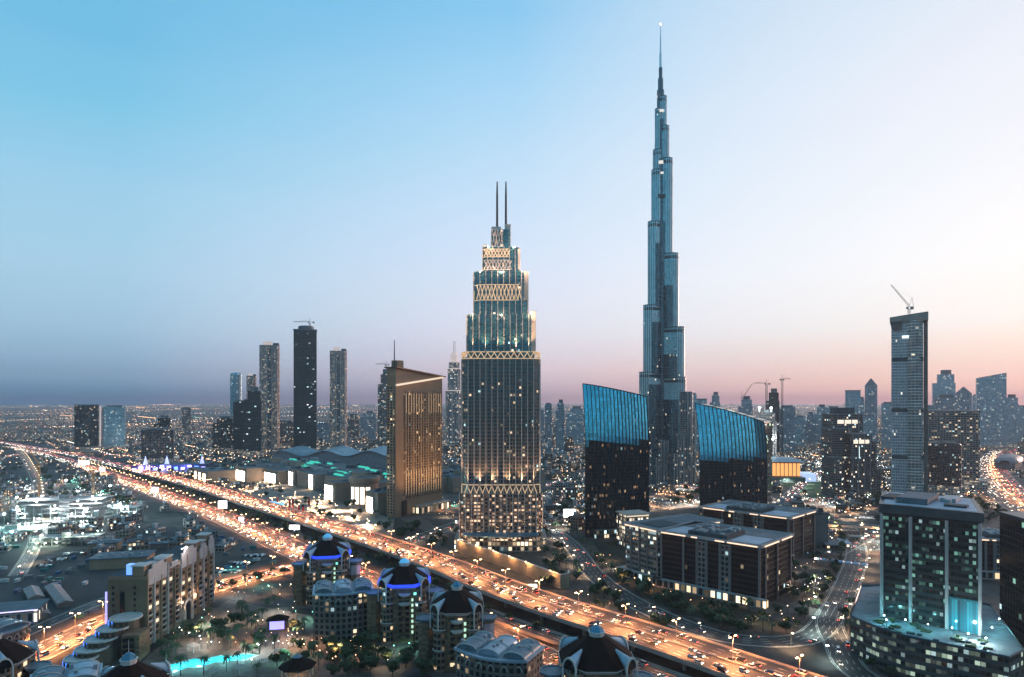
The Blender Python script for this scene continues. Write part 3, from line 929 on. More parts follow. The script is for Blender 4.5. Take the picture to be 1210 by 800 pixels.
# ------------------------------------------------------------------ the twin-mast stepped tower
GL_DARKB = facade("stepped_tower_upper_glass", 3.7, 3.1, wall=(0.035, 0.09, 0.11), glass=(0.022, 0.18, 0.235), lit=.03, lit_col=(1, .78, .55), lit_str=.7, sill=.42, pier=.3, metal=.75, rough_g=.16, rough_w=.3)
GL_DARKL = facade("stepped_tower_lower_glass", 3.7, 3.1, wall=(0.13, 0.095, 0.075), glass=(0.045, 0.115, 0.145), lit=.06, lit_col=(1, .72, .46), lit_str=.5, sill=.42, pier=.3, metal=.65, rough_g=.14, rough_w=.4)  # bronze wall colour stands in for warm reflections on the lower shaft
GL_BALC = facade("stepped_tower_balcony_floors", 3.5, 3.6, wall=(0.17, 0.12, 0.10), glass=(0.03, 0.022, 0.02), lit=.5, lit_col=(1, .62, .38), lit_str=.65, sill=.45, pier=.34, cool=.02)
CREAM = solid("cream_cladding", (0.48, 0.42, 0.37), .6, var=.12, scale=.1)
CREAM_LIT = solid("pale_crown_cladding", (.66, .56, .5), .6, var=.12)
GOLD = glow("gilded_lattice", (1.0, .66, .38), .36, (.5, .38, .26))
PALEFIN = solid("pale_fin", (0.5, 0.43, 0.39), .5, var=.1)

def twin_mast():
    Yf = 668.0
    S = Yf / 800.0
    X = lambda px: (px - 591.5) * S
    def z(py):
        y = 0 if py > 421 else 3 if py > 370 else 7 if py > 319 else 12 if py > 291.4 else 18 if py > 262 else 24
        return 150 + (472 - py) * (Yf + y) / 800.0
    t = thing("stepped_tower", "dark stepped glass tower with gold lattice bands and two thin roof masts", "skyscraper", (ax(591.5, Yf), Yf, 0))
    D = 52.0
    busy_rect(rect(ax(591.5, Yf), Yf + 26, 92, 62), 3)
    def tier(name, xl, xr, yb, yt, mat, inset, mt=None, depth=None):
        w = X(xr) - X(xl); cx = (X(xl) + X(xr)) / 2
        d = (depth or D - 2 * inset)
        c = min(6.0, w * .12)
        poly = chamf(cx, D / 2, w, d, c)
        mb = MB(); mb.prism(poly, z(yb), z(yt), 0, 1)
        mb.obj(name, [mat, mt or DARKMECH], t)
        return poly, cx, w, d
    def fins(xl, xr, yb, yt, n, inset, proud=.9, wdt=.8, mat=PALEFIN):
        w = X(xr) - X(xl); d = D - 2 * inset; c = min(6.0, w * .12); y0 = D / 2 - d / 2
        cx = (X(xl) + X(xr)) / 2
        for k in range(n):
            x = cx - (w / 2 - c) + (w - 2 * c) * k / (n - 1)
            f = MB(); f.box(x, y0 - proud / 2 + .03, z(yb), z(yt), wdt, proud); f.obj("fin", mat, t)
        for sx in (-1, 1):      # side faces
            for k in range(3):
                y = D / 2 - (d / 2 - c) + (d - 2 * c) * k / 2
                f = MB(); f.box(cx + sx * (w / 2 + proud / 2 - .03), y, z(yb), z(yt), proud, wdt); f.obj("fin", mat, t)
    def lattice(xl, xr, yb, yt, n, inset, mat=GOLD, r=.45, rows=1):
        """crossed arches of a band, standing proud of the face"""
        w = X(xr) - X(xl); d = D - 2 * inset; c = min(6.0, w * .12); y0 = D / 2 - d / 2 - .55
        cx = (X(xl) + X(xr)) / 2
        mb = MB()
        za, zb = z(yb), z(yt)
        def bow(p0, p1, q0, q1):
            # p in plan at bottom, q at the top; slightly bowed strut
            m = tuple((p0[i] + q0[i]) / 2 for i in range(3))
            mb.tube(p0, m, r, r, 4); mb.tube(m, q0, r, r, 4)
        xs = [cx - w / 2 + c * .4 + (w - .8 * c) * k / n for k in range(n + 1)]
        for a, b in zip(xs, xs[1:]):
            mb.tube((a, y0, za), ((a + b) / 2, y0, zb), r, r, 4); mb.tube(((a + b) / 2, y0, zb), (b, y0, za), r, r, 4)
            if rows > 1:
                mb.tube((a, y0, zb), ((a + b) / 2, y0, za), r, r, 4); mb.tube(((a + b) / 2, y0, za), (b, y0, zb), r, r, 4)
        for sx in (-1, 1):
            x = cx + sx * (w / 2 + .55); m = max(2, n - 3)
            ys = [D / 2 - d / 2 + c * .4 + (d - .8 * c) * k / m for k in range(m + 1)]
            for a, b in zip(ys, ys[1:]):
                mb.tube((x, a, za), (x, (a + b) / 2, zb), r, r, 4); mb.tube((x, (a + b) / 2, zb), (x, b, za), r, r, 4)
        mb.prism(chamf(cx, D / 2, w + .9, d + .9, c), zb, zb + .9)
        mb.prism(chamf(cx, D / 2, w + .9, d + .9, c), za - .9, za)
        mb.obj("lattice_band", mat, t)
    # podium and lobby
    pod = facade("stepped_tower_lobby", 5.0, 4.0, wall=(.3, .22, .17), glass=(.05, .04, .03), lit=.6, lit_str=1.3, sill=.3, pier=.25, cool=.1)
    p = MB(); p.prism(chamf(0, D / 2 + 2, 92, 62, 9), 0, 12.5, 0, 1); pdo = p.obj("podium", [pod, CONC], t)
    cn = MB()
    n = 22
    for k in range(n):      # shallow bowed canopy over the entrance
        a0, a1 = -1 + 2 * k / n, -1 + 2 * (k + 1) / n
        f = lambda a: (a * 37, -5.2 - 9 * (1 - a * a))
        (x0, y0), (x1, y1) = f(a0), f(a1)
        cn.face([(x0, y0, 17.6), (x1, y1, 17.6), (x1, -1.0, 19.4), (x0, -1.0, 19.4)])
        cn.face([(x0, y0, 16.4), (x1, y1, 16.4), (x1, y1, 17.6), (x0, y0, 17.6)])
        cn.face([(x0, -1.0, 16.4), (x1, -1.0, 16.4), (x1, y1, 16.4), (x0, y0, 16.4)])
    cn.obj("entrance_canopy", solid("blue_zinc", (.13, .25, .33), .35, metal=.5, var=.2), pdo)
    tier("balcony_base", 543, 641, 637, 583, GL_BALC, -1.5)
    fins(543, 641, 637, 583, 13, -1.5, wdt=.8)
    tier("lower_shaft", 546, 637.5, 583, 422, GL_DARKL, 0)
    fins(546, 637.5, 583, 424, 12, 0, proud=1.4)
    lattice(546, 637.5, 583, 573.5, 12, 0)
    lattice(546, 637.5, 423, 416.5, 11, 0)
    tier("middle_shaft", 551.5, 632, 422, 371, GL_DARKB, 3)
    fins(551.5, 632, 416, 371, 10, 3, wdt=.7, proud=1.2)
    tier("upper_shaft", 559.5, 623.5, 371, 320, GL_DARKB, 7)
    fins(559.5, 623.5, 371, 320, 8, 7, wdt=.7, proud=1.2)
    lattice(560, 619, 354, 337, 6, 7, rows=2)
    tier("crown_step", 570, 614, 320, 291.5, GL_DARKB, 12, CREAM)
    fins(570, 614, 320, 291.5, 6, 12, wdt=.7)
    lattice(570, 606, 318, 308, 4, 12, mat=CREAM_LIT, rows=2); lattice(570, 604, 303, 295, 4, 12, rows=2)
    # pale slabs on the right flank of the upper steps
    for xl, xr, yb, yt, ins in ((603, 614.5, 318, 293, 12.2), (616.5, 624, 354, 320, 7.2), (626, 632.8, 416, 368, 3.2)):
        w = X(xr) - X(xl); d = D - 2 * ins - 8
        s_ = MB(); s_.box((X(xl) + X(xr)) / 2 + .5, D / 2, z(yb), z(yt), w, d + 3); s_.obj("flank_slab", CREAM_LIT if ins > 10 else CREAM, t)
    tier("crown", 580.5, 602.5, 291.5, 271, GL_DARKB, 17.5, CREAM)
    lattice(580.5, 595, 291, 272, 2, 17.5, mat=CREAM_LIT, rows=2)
    for xl, xr, yt in ((579.8, 591.5, 267), (596, 603.5, 264), (569.5, 575, 289)):
        w = X(xr) - X(xl)
        s_ = MB(); s_.box((X(xl) + X(xr)) / 2, D / 2 - (4 if xl < 575 else 0), z(291.5), z(yt), w, 11 if xl > 575 else 6); s_.obj("crown_block", CREAM_LIT, t)
    fl = bpy.data.lights.new("crown_flood", 'POINT'); fl.energy = 6500; fl.color = (1, .68, .46); fl.shadow_soft_size = .6; fl.volume_factor = 0
    rl_ = bpy.data.lights.new("rib_wash", 'SPOT'); rl_.energy = 60000; rl_.color = (1, .6, .34); rl_.spot_size = RAD(70); rl_.spot_blend = 1; rl_.shadow_soft_size = .5; rl_.volume_factor = 0
    for k, (py, nn, xa, xb, ya) in enumerate(((573, 6, 550, 633, -3.2), (416, 5, 556, 627, -1.2), (637, 6, 548, 636, -5.0))):
        for j in range(nn):
            xx = X(xa + (xb - xa) * j / (nn - 1))
            q = MB(); q.box(xx, ya + .6, z(py) - .2, z(py) + .5, .8, 1.4, bottom=True); q.obj("rib_light", DSTEEL, t)
            o = bpy.data.objects.new("rib_glow", rl_); COL.objects.link(o); o.parent = t; o.location = (xx, ya, z(py) + 1.2); o.rotation_euler = (RAD(176), 0, 0)
    for px, py, yy in ((566, 322, 5), (618, 322, 5), (576, 293, 9), (608, 293, 9), (556, 373, 1), (627, 373, 1), (592, 322, 2), (592, 373, -2)):
        q = MB(); q.box(X(px), yy, z(py) - 1, z(py) + .4, 1, 1, bottom=True); q.obj("floodlight", DSTEEL, t)
        o = bpy.data.objects.new("crown_glow", fl); COL.objects.link(o); o.parent = t; o.location = (X(px), yy - 2.5, z(py) + 2)
    for px in (587, 597.4):
        m = MB(); m.tube((X(px) * 1.035, D / 2 - 3, z(272)), (X(px) * 1.035, D / 2 - 3, z(232)), 1.25, 1.05, 8); m.tube((X(px) * 1.035, D / 2 - 3, z(232)), (X(px) * 1.035, D / 2 - 3, z(215)), 1.05, .6, 8)
        m.obj("mast", DSTEEL, t)
twin_mast()

# ------------------------------------------------------------------ brown slab hotel with the slanted crown
def slab_hotel():
    A = gp(467.6, 612); Bp = (ax(522.5, 940), 940.0)
    ux, uy = Bp[0] - A[0], Bp[1] - A[1]; Lw = sqrt(ux * ux + uy * uy)
    rot = atan2(uy, ux)
    t = thing("slab_hotel", "golden brown slab hotel with floodlit ribs and a slanted roof canopy", "hotel", (A[0], A[1], 0), rot)
    busy_rect([(A[0], A[1]), (Bp[0], Bp[1]), (Bp[0] - 22, Bp[1] + 12), (A[0] - 22, A[1] + 12)], 6)
    # local: x along the front (0..Lw), y back (0..D)
    D = 15.0
    fr = facade("slab_hotel_front", 3.6, 3.9, wall=(0.24, 0.14, 0.08), glass=(0.035, 0.024, 0.016), lit=.14, lit_col=(1, .62, .33), lit_str=.4, sill=.25, pier=.32, cool=.02, metal=.2)
    side = facade("slab_hotel_end", 3.6, 5.0, wall=(0.28, 0.165, 0.1), glass=(0.03, 0.022, 0.018), lit=.12, lit_col=(1, .7, .4), lit_str=.8, sill=.4, pier=.45, cool=.02)
    brown = solid("brown_stone", (0.27, 0.165, 0.1), .65, var=.15, scale=.06)
    b = MB(); b.box(Lw / 2, D / 2, 0, 172, Lw, D); b.obj("slab", [brown], t)
    f = MB(); f.box(Lw / 2 + 7, -.35, 22, 160, Lw - 18, .7); f.obj("window_field", fr, t)
    e = MB(); e.box(-.35, D / 2, 4, 166, .7, D - 4); e.obj("end_wall", side, t)
    ribm = glow("rib_wash_glow", (1.0, .58, .27), .34, (.5, .35, .22))
    ribd = solid("bronze_rib", (0.42, 0.29, 0.18), .5, var=.1)
    n = 15
    for k in range(n):
        x = 18 + (Lw - 24) * k / (n - 1)
        r = MB(); r.box(x, -1.1, 24, 158, .9, .9); r.obj("rib", ribd, t)
    for k in range(n):
        x = 18 + (Lw - 24) * k / (n - 1)
        for z0, z1 in ((27, 58), (132, 158)):
            if z0 > 100 and 6 < k < 9: continue
            r = MB(); r.box(x + .95, -1.0, z0, z1, .8, .7); r.obj("rib_wash", ribm, t)  # glowing strips stand in for floodlight climbing the ribs
    # crown: parapet, slanted canopy, glowing soffit line
    c = MB()
    c.prism([(0, 0), (Lw, 0), (Lw, D), (0, D)], 172, lambda p: 190 - 9 * p[0] / Lw, 0)
    cro = c.obj("crown", brown, t)
    s_ = MB(); s_.prism([(0, -2.8), (Lw, -2.8), (Lw, .0), (0, .0)], lambda p: 167 + 12.5 * p[0] / Lw, lambda p: 169.2 + 12.5 * p[0] / Lw, bottom=True); s_.obj("soffit_light", glow("soffit_glow", (1, .74, .48), .55), cro)
    cp = MB(); cp.prism([(-3, -4.5), (Lw + 3, -4.5), (Lw + 3, D + 2), (-3, D + 2)], lambda p: 190.1 - 9 * p[0] / Lw, lambda p: 191.3 - 9 * p[0] / Lw, 0, bottom=True)
    cp.obj("roof_canopy", solid("bronze_roof", (0.16, 0.11, 0.075), .4, metal=.4), cro)
    bl = MB(); bl.box(12, D / 2, 190, 200, 12, 10); bl.obj("roof_house", brown, t)
    m = MB(); m.tube((6, D / 2, 189), (6, D / 2, 226), .9, .5, 6); m.obj("mast", DSTEEL, t)
    ent = MB(); ent.box(16, -.9, 1, 20, 9, 1.2); ent.obj("entrance", solid("dark_doorway", (.02, .015, .012), .3), t)
    wash = bpy.data.lights.new("hotel_wash", 'SPOT'); wash.energy = 110000; wash.color = (1, .6, .28); wash.spot_size = RAD(75); wash.spot_blend = 1; wash.shadow_soft_size = 2; wash.volume_factor = 0
    for k in range(3):
        x = Lw * (.18 + .32 * k)
        q = MB(); q.tube((x, -46, 0), (x, -46, 9), .2, .15, 5); q.box(x, -46, 9, 10.2, 2.2, 1.2, bottom=True); q.obj("facade_floodlight", STEEL, t)
        o = bpy.data.objects.new("facade_wash", wash); COL.objects.link(o); o.parent = t; o.location = (x, -45, 11); o.rotation_euler = (RAD(148), 0, 0)
    low = facade("slab_hotel_colonnade", 9.0, 6.0, wall=(.3, .2, .13), glass=(.06, .04, .03), lit=.75, lit_str=1.1, lit_col=(1, .72, .45), sill=.2, pier=.4, cool=0)
    p = MB(); p.box(66, -7, 0, 11, 66, 14, ms=0, mt=1); p.obj("porch", [low, CONC], t)
slab_hotel()

# ------------------------------------------------------------------ the two curved blue glass wedges
def wedge(name, label, A, B_, ztl, ztr, D, lean_top, mat_seed, bulge=5.0, sl=.42, sr=.42, h0=98.0):
    """front face from A (left) to B_ (right); it bows outward and leans back toward a slanted top edge"""
    ux, uy = B_[0] - A[0], B_[1] - A[1]; W = sqrt(ux * ux + uy * uy)
    t = thing(name, label, "office tower", (A[0], A[1], 0), atan2(uy, ux))
    nxv, nyv = -uy / W * D, ux / W * D
    busy_rect([A, B_, (B_[0] + nxv, B_[1] + nyv), (A[0] + nxv, A[1] + nyv)], 4)
    gl = facade("wedge_glass", 3.9, 1.5, wall=(0.02, .045, .06), glass=(0.08, 0.46, 0.6), lit=.004, lit_str=.6, lit_col=(1, .7, .42), sill=.05, pier=.12, metal=.95, rough_g=.1, rough_w=.2, lit_h=(62, 110, .3), group=2)
    n, m = 18, 22
    def top(x): return ztl + (ztr - ztl) * (x / W) ** 1.15
    def P(i, k):
        x = W * i / n; zt = top(x); zz = zt * k / m
        # the face is upright low down and leans back above, bowed in plan
        h = max(0.0, zz - h0)
        y = -bulge * (1 - (2 * i / n - 1) ** 2) + lean_top * (h / 100.0) ** 1.7
        return (x, y, zz)
    g, glow_ = MB(), MB()
    lowg = facade("wedge_dark_reflection", 3.9, 2.2, wall=(.012, .014, .016), glass=(.014, .02, .024), lit=.07, lit_str=.2, lit_col=(1, .62, .34), sill=.3, pier=.14, metal=.25, rough_g=.12, cool=.12, group=3, gspec=.4)  # same glass below; its dark city reflection is put into the colour
    for i in range(n):
        for k in range(m):
            a, b, c, d = P(i, k), P(i + 1, k), P(i + 1, k + 1), P(i, k + 1)
            (g if (c[2] + d[2]) / 2 > h0 + 8 else glow_).face([a, b, c, d], [(a[0], a[2]), (b[0], b[2]), (c[0], c[2]), (d[0], d[2])])
    g.obj("mirror_glass", gl, t, smooth=True); glow_.obj("dark_reflection_glass", lowg, t, smooth=True)
    fin = solid("dark_mullion", (.015, .03, .04), .35, metal=.3)
    for i in range(n + 1):
        f = MB()
        for k in range(m):
            (x, y, z0), (x2, y2, z1) = P(i, k), P(i, k + 1)
            w = .28
            q = [(x - w, y - .75, z0), (x + w, y - .75, z0), (x2 + w, y2 - .75, z1), (x2 - w, y2 - .75, z1)]
            f.face(q)
            f.face([(x - w, y + .05, z0), (x - w, y - .75, z0), (x2 - w, y2 - .75, z1), (x2 - w, y2 + .05, z1)])
            f.face([(x + w, y - .75, z0), (x + w, y + .05, z0), (x2 + w, y2 + .05, z1), (x2 + w, y2 - .75, z1)])
        f.obj("mullion_fin", fin, t)
    dk = facade("wedge_flank", 3.9, 3.0, wall=(.025, .035, .03), glass=(.016, .05, .042), lit=.04, lit_str=.8, lit_col=(.7, 1, .7), sill=.2, pier=.2, metal=.4)
    bd = MB()
    for i, x in ((0, 0.0), (n, W)):
        for k in range(m):
            a, b = P(i, k), P(i, k + 1)
            xb = x + D * (sr if i else sl)
            q = [(x, a[1], a[2]), (xb, D, a[2]), (xb, D, b[2]), (x, b[1], b[2])]
            u = [(a[1], a[2]), (D, a[2]), (D, b[2]), (b[1], b[2])]
            bd.face(q if i else q[::-1], u if i else u[::-1])
    for i in range(n):
        x0, x1 = W * i / n, W * (i + 1) / n
        a, b = P(i, m), P(i + 1, m)
        k0, k1 = x0 + D * (sl + (sr - sl) * i / n), x1 + D * (sl + (sr - sl) * (i + 1) / n)
        bd.face([(k1, D, 0), (k0, D, 0), (k0, D, top(x0)), (k1, D, top(x1))], [(x1, 0), (x0, 0), (x0, top(x0)), (x1, top(x1))])
        bd.face([a, b, (k1, D, top(x1)), (k0, D, top(x0))])
    bd.obj("body", dk, t)
    rim = MB()
    for i in range(n):
        a, b = P(i, m), P(i + 1, m)
        rim.tube((a[0], a[1] - .4, a[2] + .3), (b[0], b[1] - .4, b[2] + .3), .5, .5, 5)
    rim.obj("roof_rim", fin, t)
    lob = facade("wedge_lobby", 4.5, 3.0, wall=(.1, .09, .08), glass=(.05, .05, .04), lit=.4, lit_str=.8, lit_col=(1, .75, .5), sill=.2, pier=.15, cool=.4)
    l = MB(); l.box(W * .5, -bulge - 3.5, 0, 9, W * .8, 7, ms=0, mt=1); l.obj("lobby", [lob, CONCD], t)
    return t
wedge("wedge_tower", "blue glass wedge tower with its tall edge beside the stepped twin mast tower", (ax(691.5, 735), 735.0), (ax(766.5, 757), 757.0), hz(453.5, 735), hz(469, 757), 28, 14, 1, sl=.5, sr=.4)
wedge("wedge_tower", "blue glass wedge tower with a curved dark green flank beside the orange lit hall", (ax(827, 872), 872.0), (ax(906, 905), 905.0), hz(477, 878), hz(499, 905), 30, 16, 2, sl=.82, sr=1.12, h0=66.0)
# lit annex at the foot of the first wedge
def annex():
    lit = facade("annex_lattice", 4.2, 3.2, wall=(.22, .19, .16), glass=(.05, .045, .04), lit=.7, lit_str=1.0, lit_col=(1, .82, .6), sill=.32, pier=.32, cool=.05)
    t = thing("annex_block", "stone annex with a grid of lit windows at the foot of the blue wedge", "building", (ax(752, 690), 690, 0), RAD(18))
    b = MB(); b.box(0, 8, 0, 33, 26, 20, ms=0, mt=1); b.obj("body", [lit, CONCD], t)
    c = MB(); c.box(0, 8, 33, 34.2, 28, 22, bottom=True); c.obj("cornice", CREAM, t)
    l = MB(); l.box(0, -3.2, 31.2, 32.4, 25, .8, bottom=True); l.obj("soffit_light", glow("soffit_glow", (1, .74, .48), .55), t)
    busy(ax(752, 690), 698, 18)
annex()

# ------------------------------------------------------------------ office blocks with lit roof edges
OFF_GL = facade("office_dark_glass", 4.0, 2.4, wall=(.028, .02, .02), glass=(.014, .01, .01), lit=.012, lit_str=.6, lit_col=(1, .8, .5), sill=.3, pier=.1, metal=.1, rough_g=.2, gspec=.25)
OFF_LIT = facade("office_lit_floors", 4.2, 3.4, wall=(.16, .15, .14), glass=(.05, .05, .045), lit=.35, lit_str=.5, lit_col=(.95, .95, .75), sill=.5, pier=.08, cool=.4, group=3)
STONE = solid("grey_stone", (.17, .145, .14), .75, var=.12, scale=.15)
STONEP = solid("pale_stone", (.34, .31, .31), .7, var=.12, scale=.15)
ROOFBLUE = solid("roof_membrane", (.09, .125, .15), .75, var=.3, scale=.12)
ROOFPALE = solid("pale_roof_membrane", (.36, .4, .47), .7, var=.2, scale=.12)
ROOFDARK = solid("roof_ballast", (.045, .062, .072), .9, var=.4, scale=.2)
EDGE = glow("roof_edge_light", (1, .66, .42), 1.0)
ROOFEQ = solid("roof_unit", (.3, .33, .36), .5, metal=.3, var=.2, scale=.5)
def poly_local(t, pts):
    return pts
def office(label, A, u, v, H, kind, seed):
    """A = nearest corner; u, v = edge vectors of the plan"""
    rng = random.Random(seed)
    t = thing("office_block", label, "office building", (A[0], A[1], 0), atan2(u[1], u[0]))
    Lu = sqrt(u[0] ** 2 + u[1] ** 2); Lv = sqrt(v[0] ** 2 + v[1] ** 2)
    sgn = 1 if u[0] * v[1] - u[1] * v[0] > 0 else -1
    busy_rect([A, (A[0] + u[0], A[1] + u[1]), (A[0] + u[0] + v[0], A[1] + u[1] + v[1]), (A[0] + v[0], A[1] + v[1])], 6)
    def B_(mb, x0, x1, y0, y1, z0, z1, **k):
        if sgn < 0: y0, y1 = -y1, -y0
        return mb.box((x0 + x1) / 2, (y0 + y1) / 2, z0, z1, x1 - x0, y1 - y0, **k)
    b = MB(); B_(b, 0, Lu, 0, Lv, 0, H - 1.5); b.obj("body", OFF_LIT if kind == "lit" else OFF_GL, t)
    # stone piers up both street faces
    def pier(x0, x1, y0, y1, z1=H - 2.2):
        p = MB(); B_(p, x0, x1, y0, y1, 0, z1); p.obj("pier", STONE, t)
    for x in ([Lu * k for k in (.0, .27, .37, .5, .6, .74, .98)] if kind != "lit" else [Lu * k for k in (0, .3, .55, .8)]):
        pier(x, x + (1.7 if kind != "lit" else 1.2), -.9, .05)
    for y in [Lv * k for k in (.12, .5, .96)]:
        pier(-.9, .05, y, y + 1.5)
        pier(Lu - .05, Lu + .9, y, y + 1.5)
    if kind != "lit":
        ladder = facade("stair_bay", 4.0, 3.2, wall=(.2, .18, .18), glass=(.015, .013, .014), lit=.04, sill=.35, pier=.34, lit_str=.8)
        for k0, k1 in ((.27, .37), (.5, .6)):
            l = MB(); B_(l, Lu * k0 + 1.7, Lu * k1, -.45, .04, 6, H - 3); l.obj("stair_bay", ladder, t)
    c = MB(); B_(c, -1.8, Lu + 1.8, -1.8, Lv + 1.8, H - 1.5, H - .1, bottom=True); c.obj("cornice", STONEP, t)
    r = MB(); B_(r, .5, Lu - .5, .5, Lv - .5, H - .1, H + .02); ro = r.obj("roof", ROOFBLUE, t)
    for (x0, x1, y0, y1) in ((-1.8, Lu + 1.8, -1.8, -1.2), (-1.8, Lu + 1.8, Lv + 1.2, Lv + 1.8), (-1.8, -1.2, -1.2, Lv + 1.2), (Lu + 1.2, Lu + 1.8, -1.2, Lv + 1.2)):
        p = MB(); B_(p, x0, x1, y0, y1, H - .1, H + .9); p.obj("parapet", STONEP, t)
    segs = [(.02, .3), (.33, .42), (.6, .66), (.72, .98)] if kind != "lit" else [(.02, .5), (.55, .98)]
    for a, c_ in segs:
        l = MB(); B_(l, Lu * a, Lu * c_, -2.25, -1.8, H - 1.2, H - .35, bottom=True); l.obj("edge_light", EDGE, t)
    for a, c_ in ((.05, .5), (.6, .95)):
        l = MB(); B_(l, -2.25, -1.8, Lv * a, Lv * c_, H - 1.2, H - .35, bottom=True); l.obj("edge_light", EDGE, t)
        l = MB(); B_(l, Lu + 1.8, Lu + 2.25, Lv * a, Lv * c_, H - 1.2, H - .35, bottom=True); l.obj("edge_light", EDGE, t)
    if kind != "lit":
        for a, c_ in ((.03, .3), (.74, .97)):
            p = MB(); B_(p, Lu * a, Lu * c_, 3, Lv * .5, H + .02, H + .3); p.obj("roof_terrace", ROOFPALE, ro)
        ph = MB(); B_(ph, Lu * .33, Lu * .72, 2.5, Lv * .6, H + .02, H + 3.2); pho = ph.obj("plant_house", ROOFDARK, t)
        for k in range(30):
            x, y = rng.uniform(Lu * .34, Lu * .69), rng.uniform(3, Lv * .55)
            q = MB(); B_(q, x, x + rng.uniform(1.5, 4), y, y + rng.uniform(1.5, 3), H + 3.2, H + 3.2 + rng.uniform(.8, 2)); q.obj("roof_unit", ROOFEQ, pho)
    else:
        q = MB(); B_(q, Lu * .2, Lu * .8, Lv * .12, Lv * .45, H + .02, H + .7); q.obj("roof_mat", ROOFDARK, ro)
    # ground arcade
    ar = facade("office_arcade", 6.0, 5.0, wall=(.27, .23, .21), glass=(.04, .03, .025), lit=.4, lit_str=1.2, lit_col=(1, .7, .4), sill=.2, pier=.35, cool=.05)
    a_ = MB(); B_(a_, -6, Lu + 6, -6, -1.2, 0, 6.5, ms=0, mt=1); a_.obj("arcade", [ar, STONEP], t)
    a_ = MB(); B_(a_, Lu + 1.2, Lu + 6, -1.2, Lv, 0, 6.5, ms=0, mt=1); a_.obj("arcade", [ar, STONEP], t)
    return t
A1 = (120.0, 548.0)
office("dark glass office block with stone piers and lit roof edge above the curved street", (180, 490), (-60, 56.5), (29, 49), 44, "dark", 3)
office("office wing with rows of lit floors joined beside the dark glass block", (118.5, 548.5), (-21, 31), (40, 66), 44, "lit", 4)
office("dark glass office block with lit roof edge standing behind the first one", (258, 630), (-63, 64), (28, 52), 40, "dark", 5)

def grey_block():
    x, y = ax(960, 690), 690
    t = thing("concrete_block", "plain grey concrete block with a dark flat roof beside the rear office block", "building", (x, y, 0), RAD(-12))
    busy(x, y + 10, 22)
    w = facade("plain_block_wall", 4, 6, wall=(.16, .145, .145), glass=(.1, .09, .09), lit=0, sill=.92, pier=.8)
    b = MB(); b.box(0, 13, 0, 33, 30, 26); b.obj("body", w, t)
    r = MB(); r.box(0, 13, 33, 34.6, 31, 27, bottom=True); r.obj("roof", ROOFDARK, t)
    for k, (a, c, s_) in enumerate(((-8, 10, 6), (4, 16, 5), (9, 6, 4))):
        q = MB(); q.box(a, c, 34.6, 37 + k, s_, s_); q.obj("plant_house", DARKMECH, t)
grey_block()

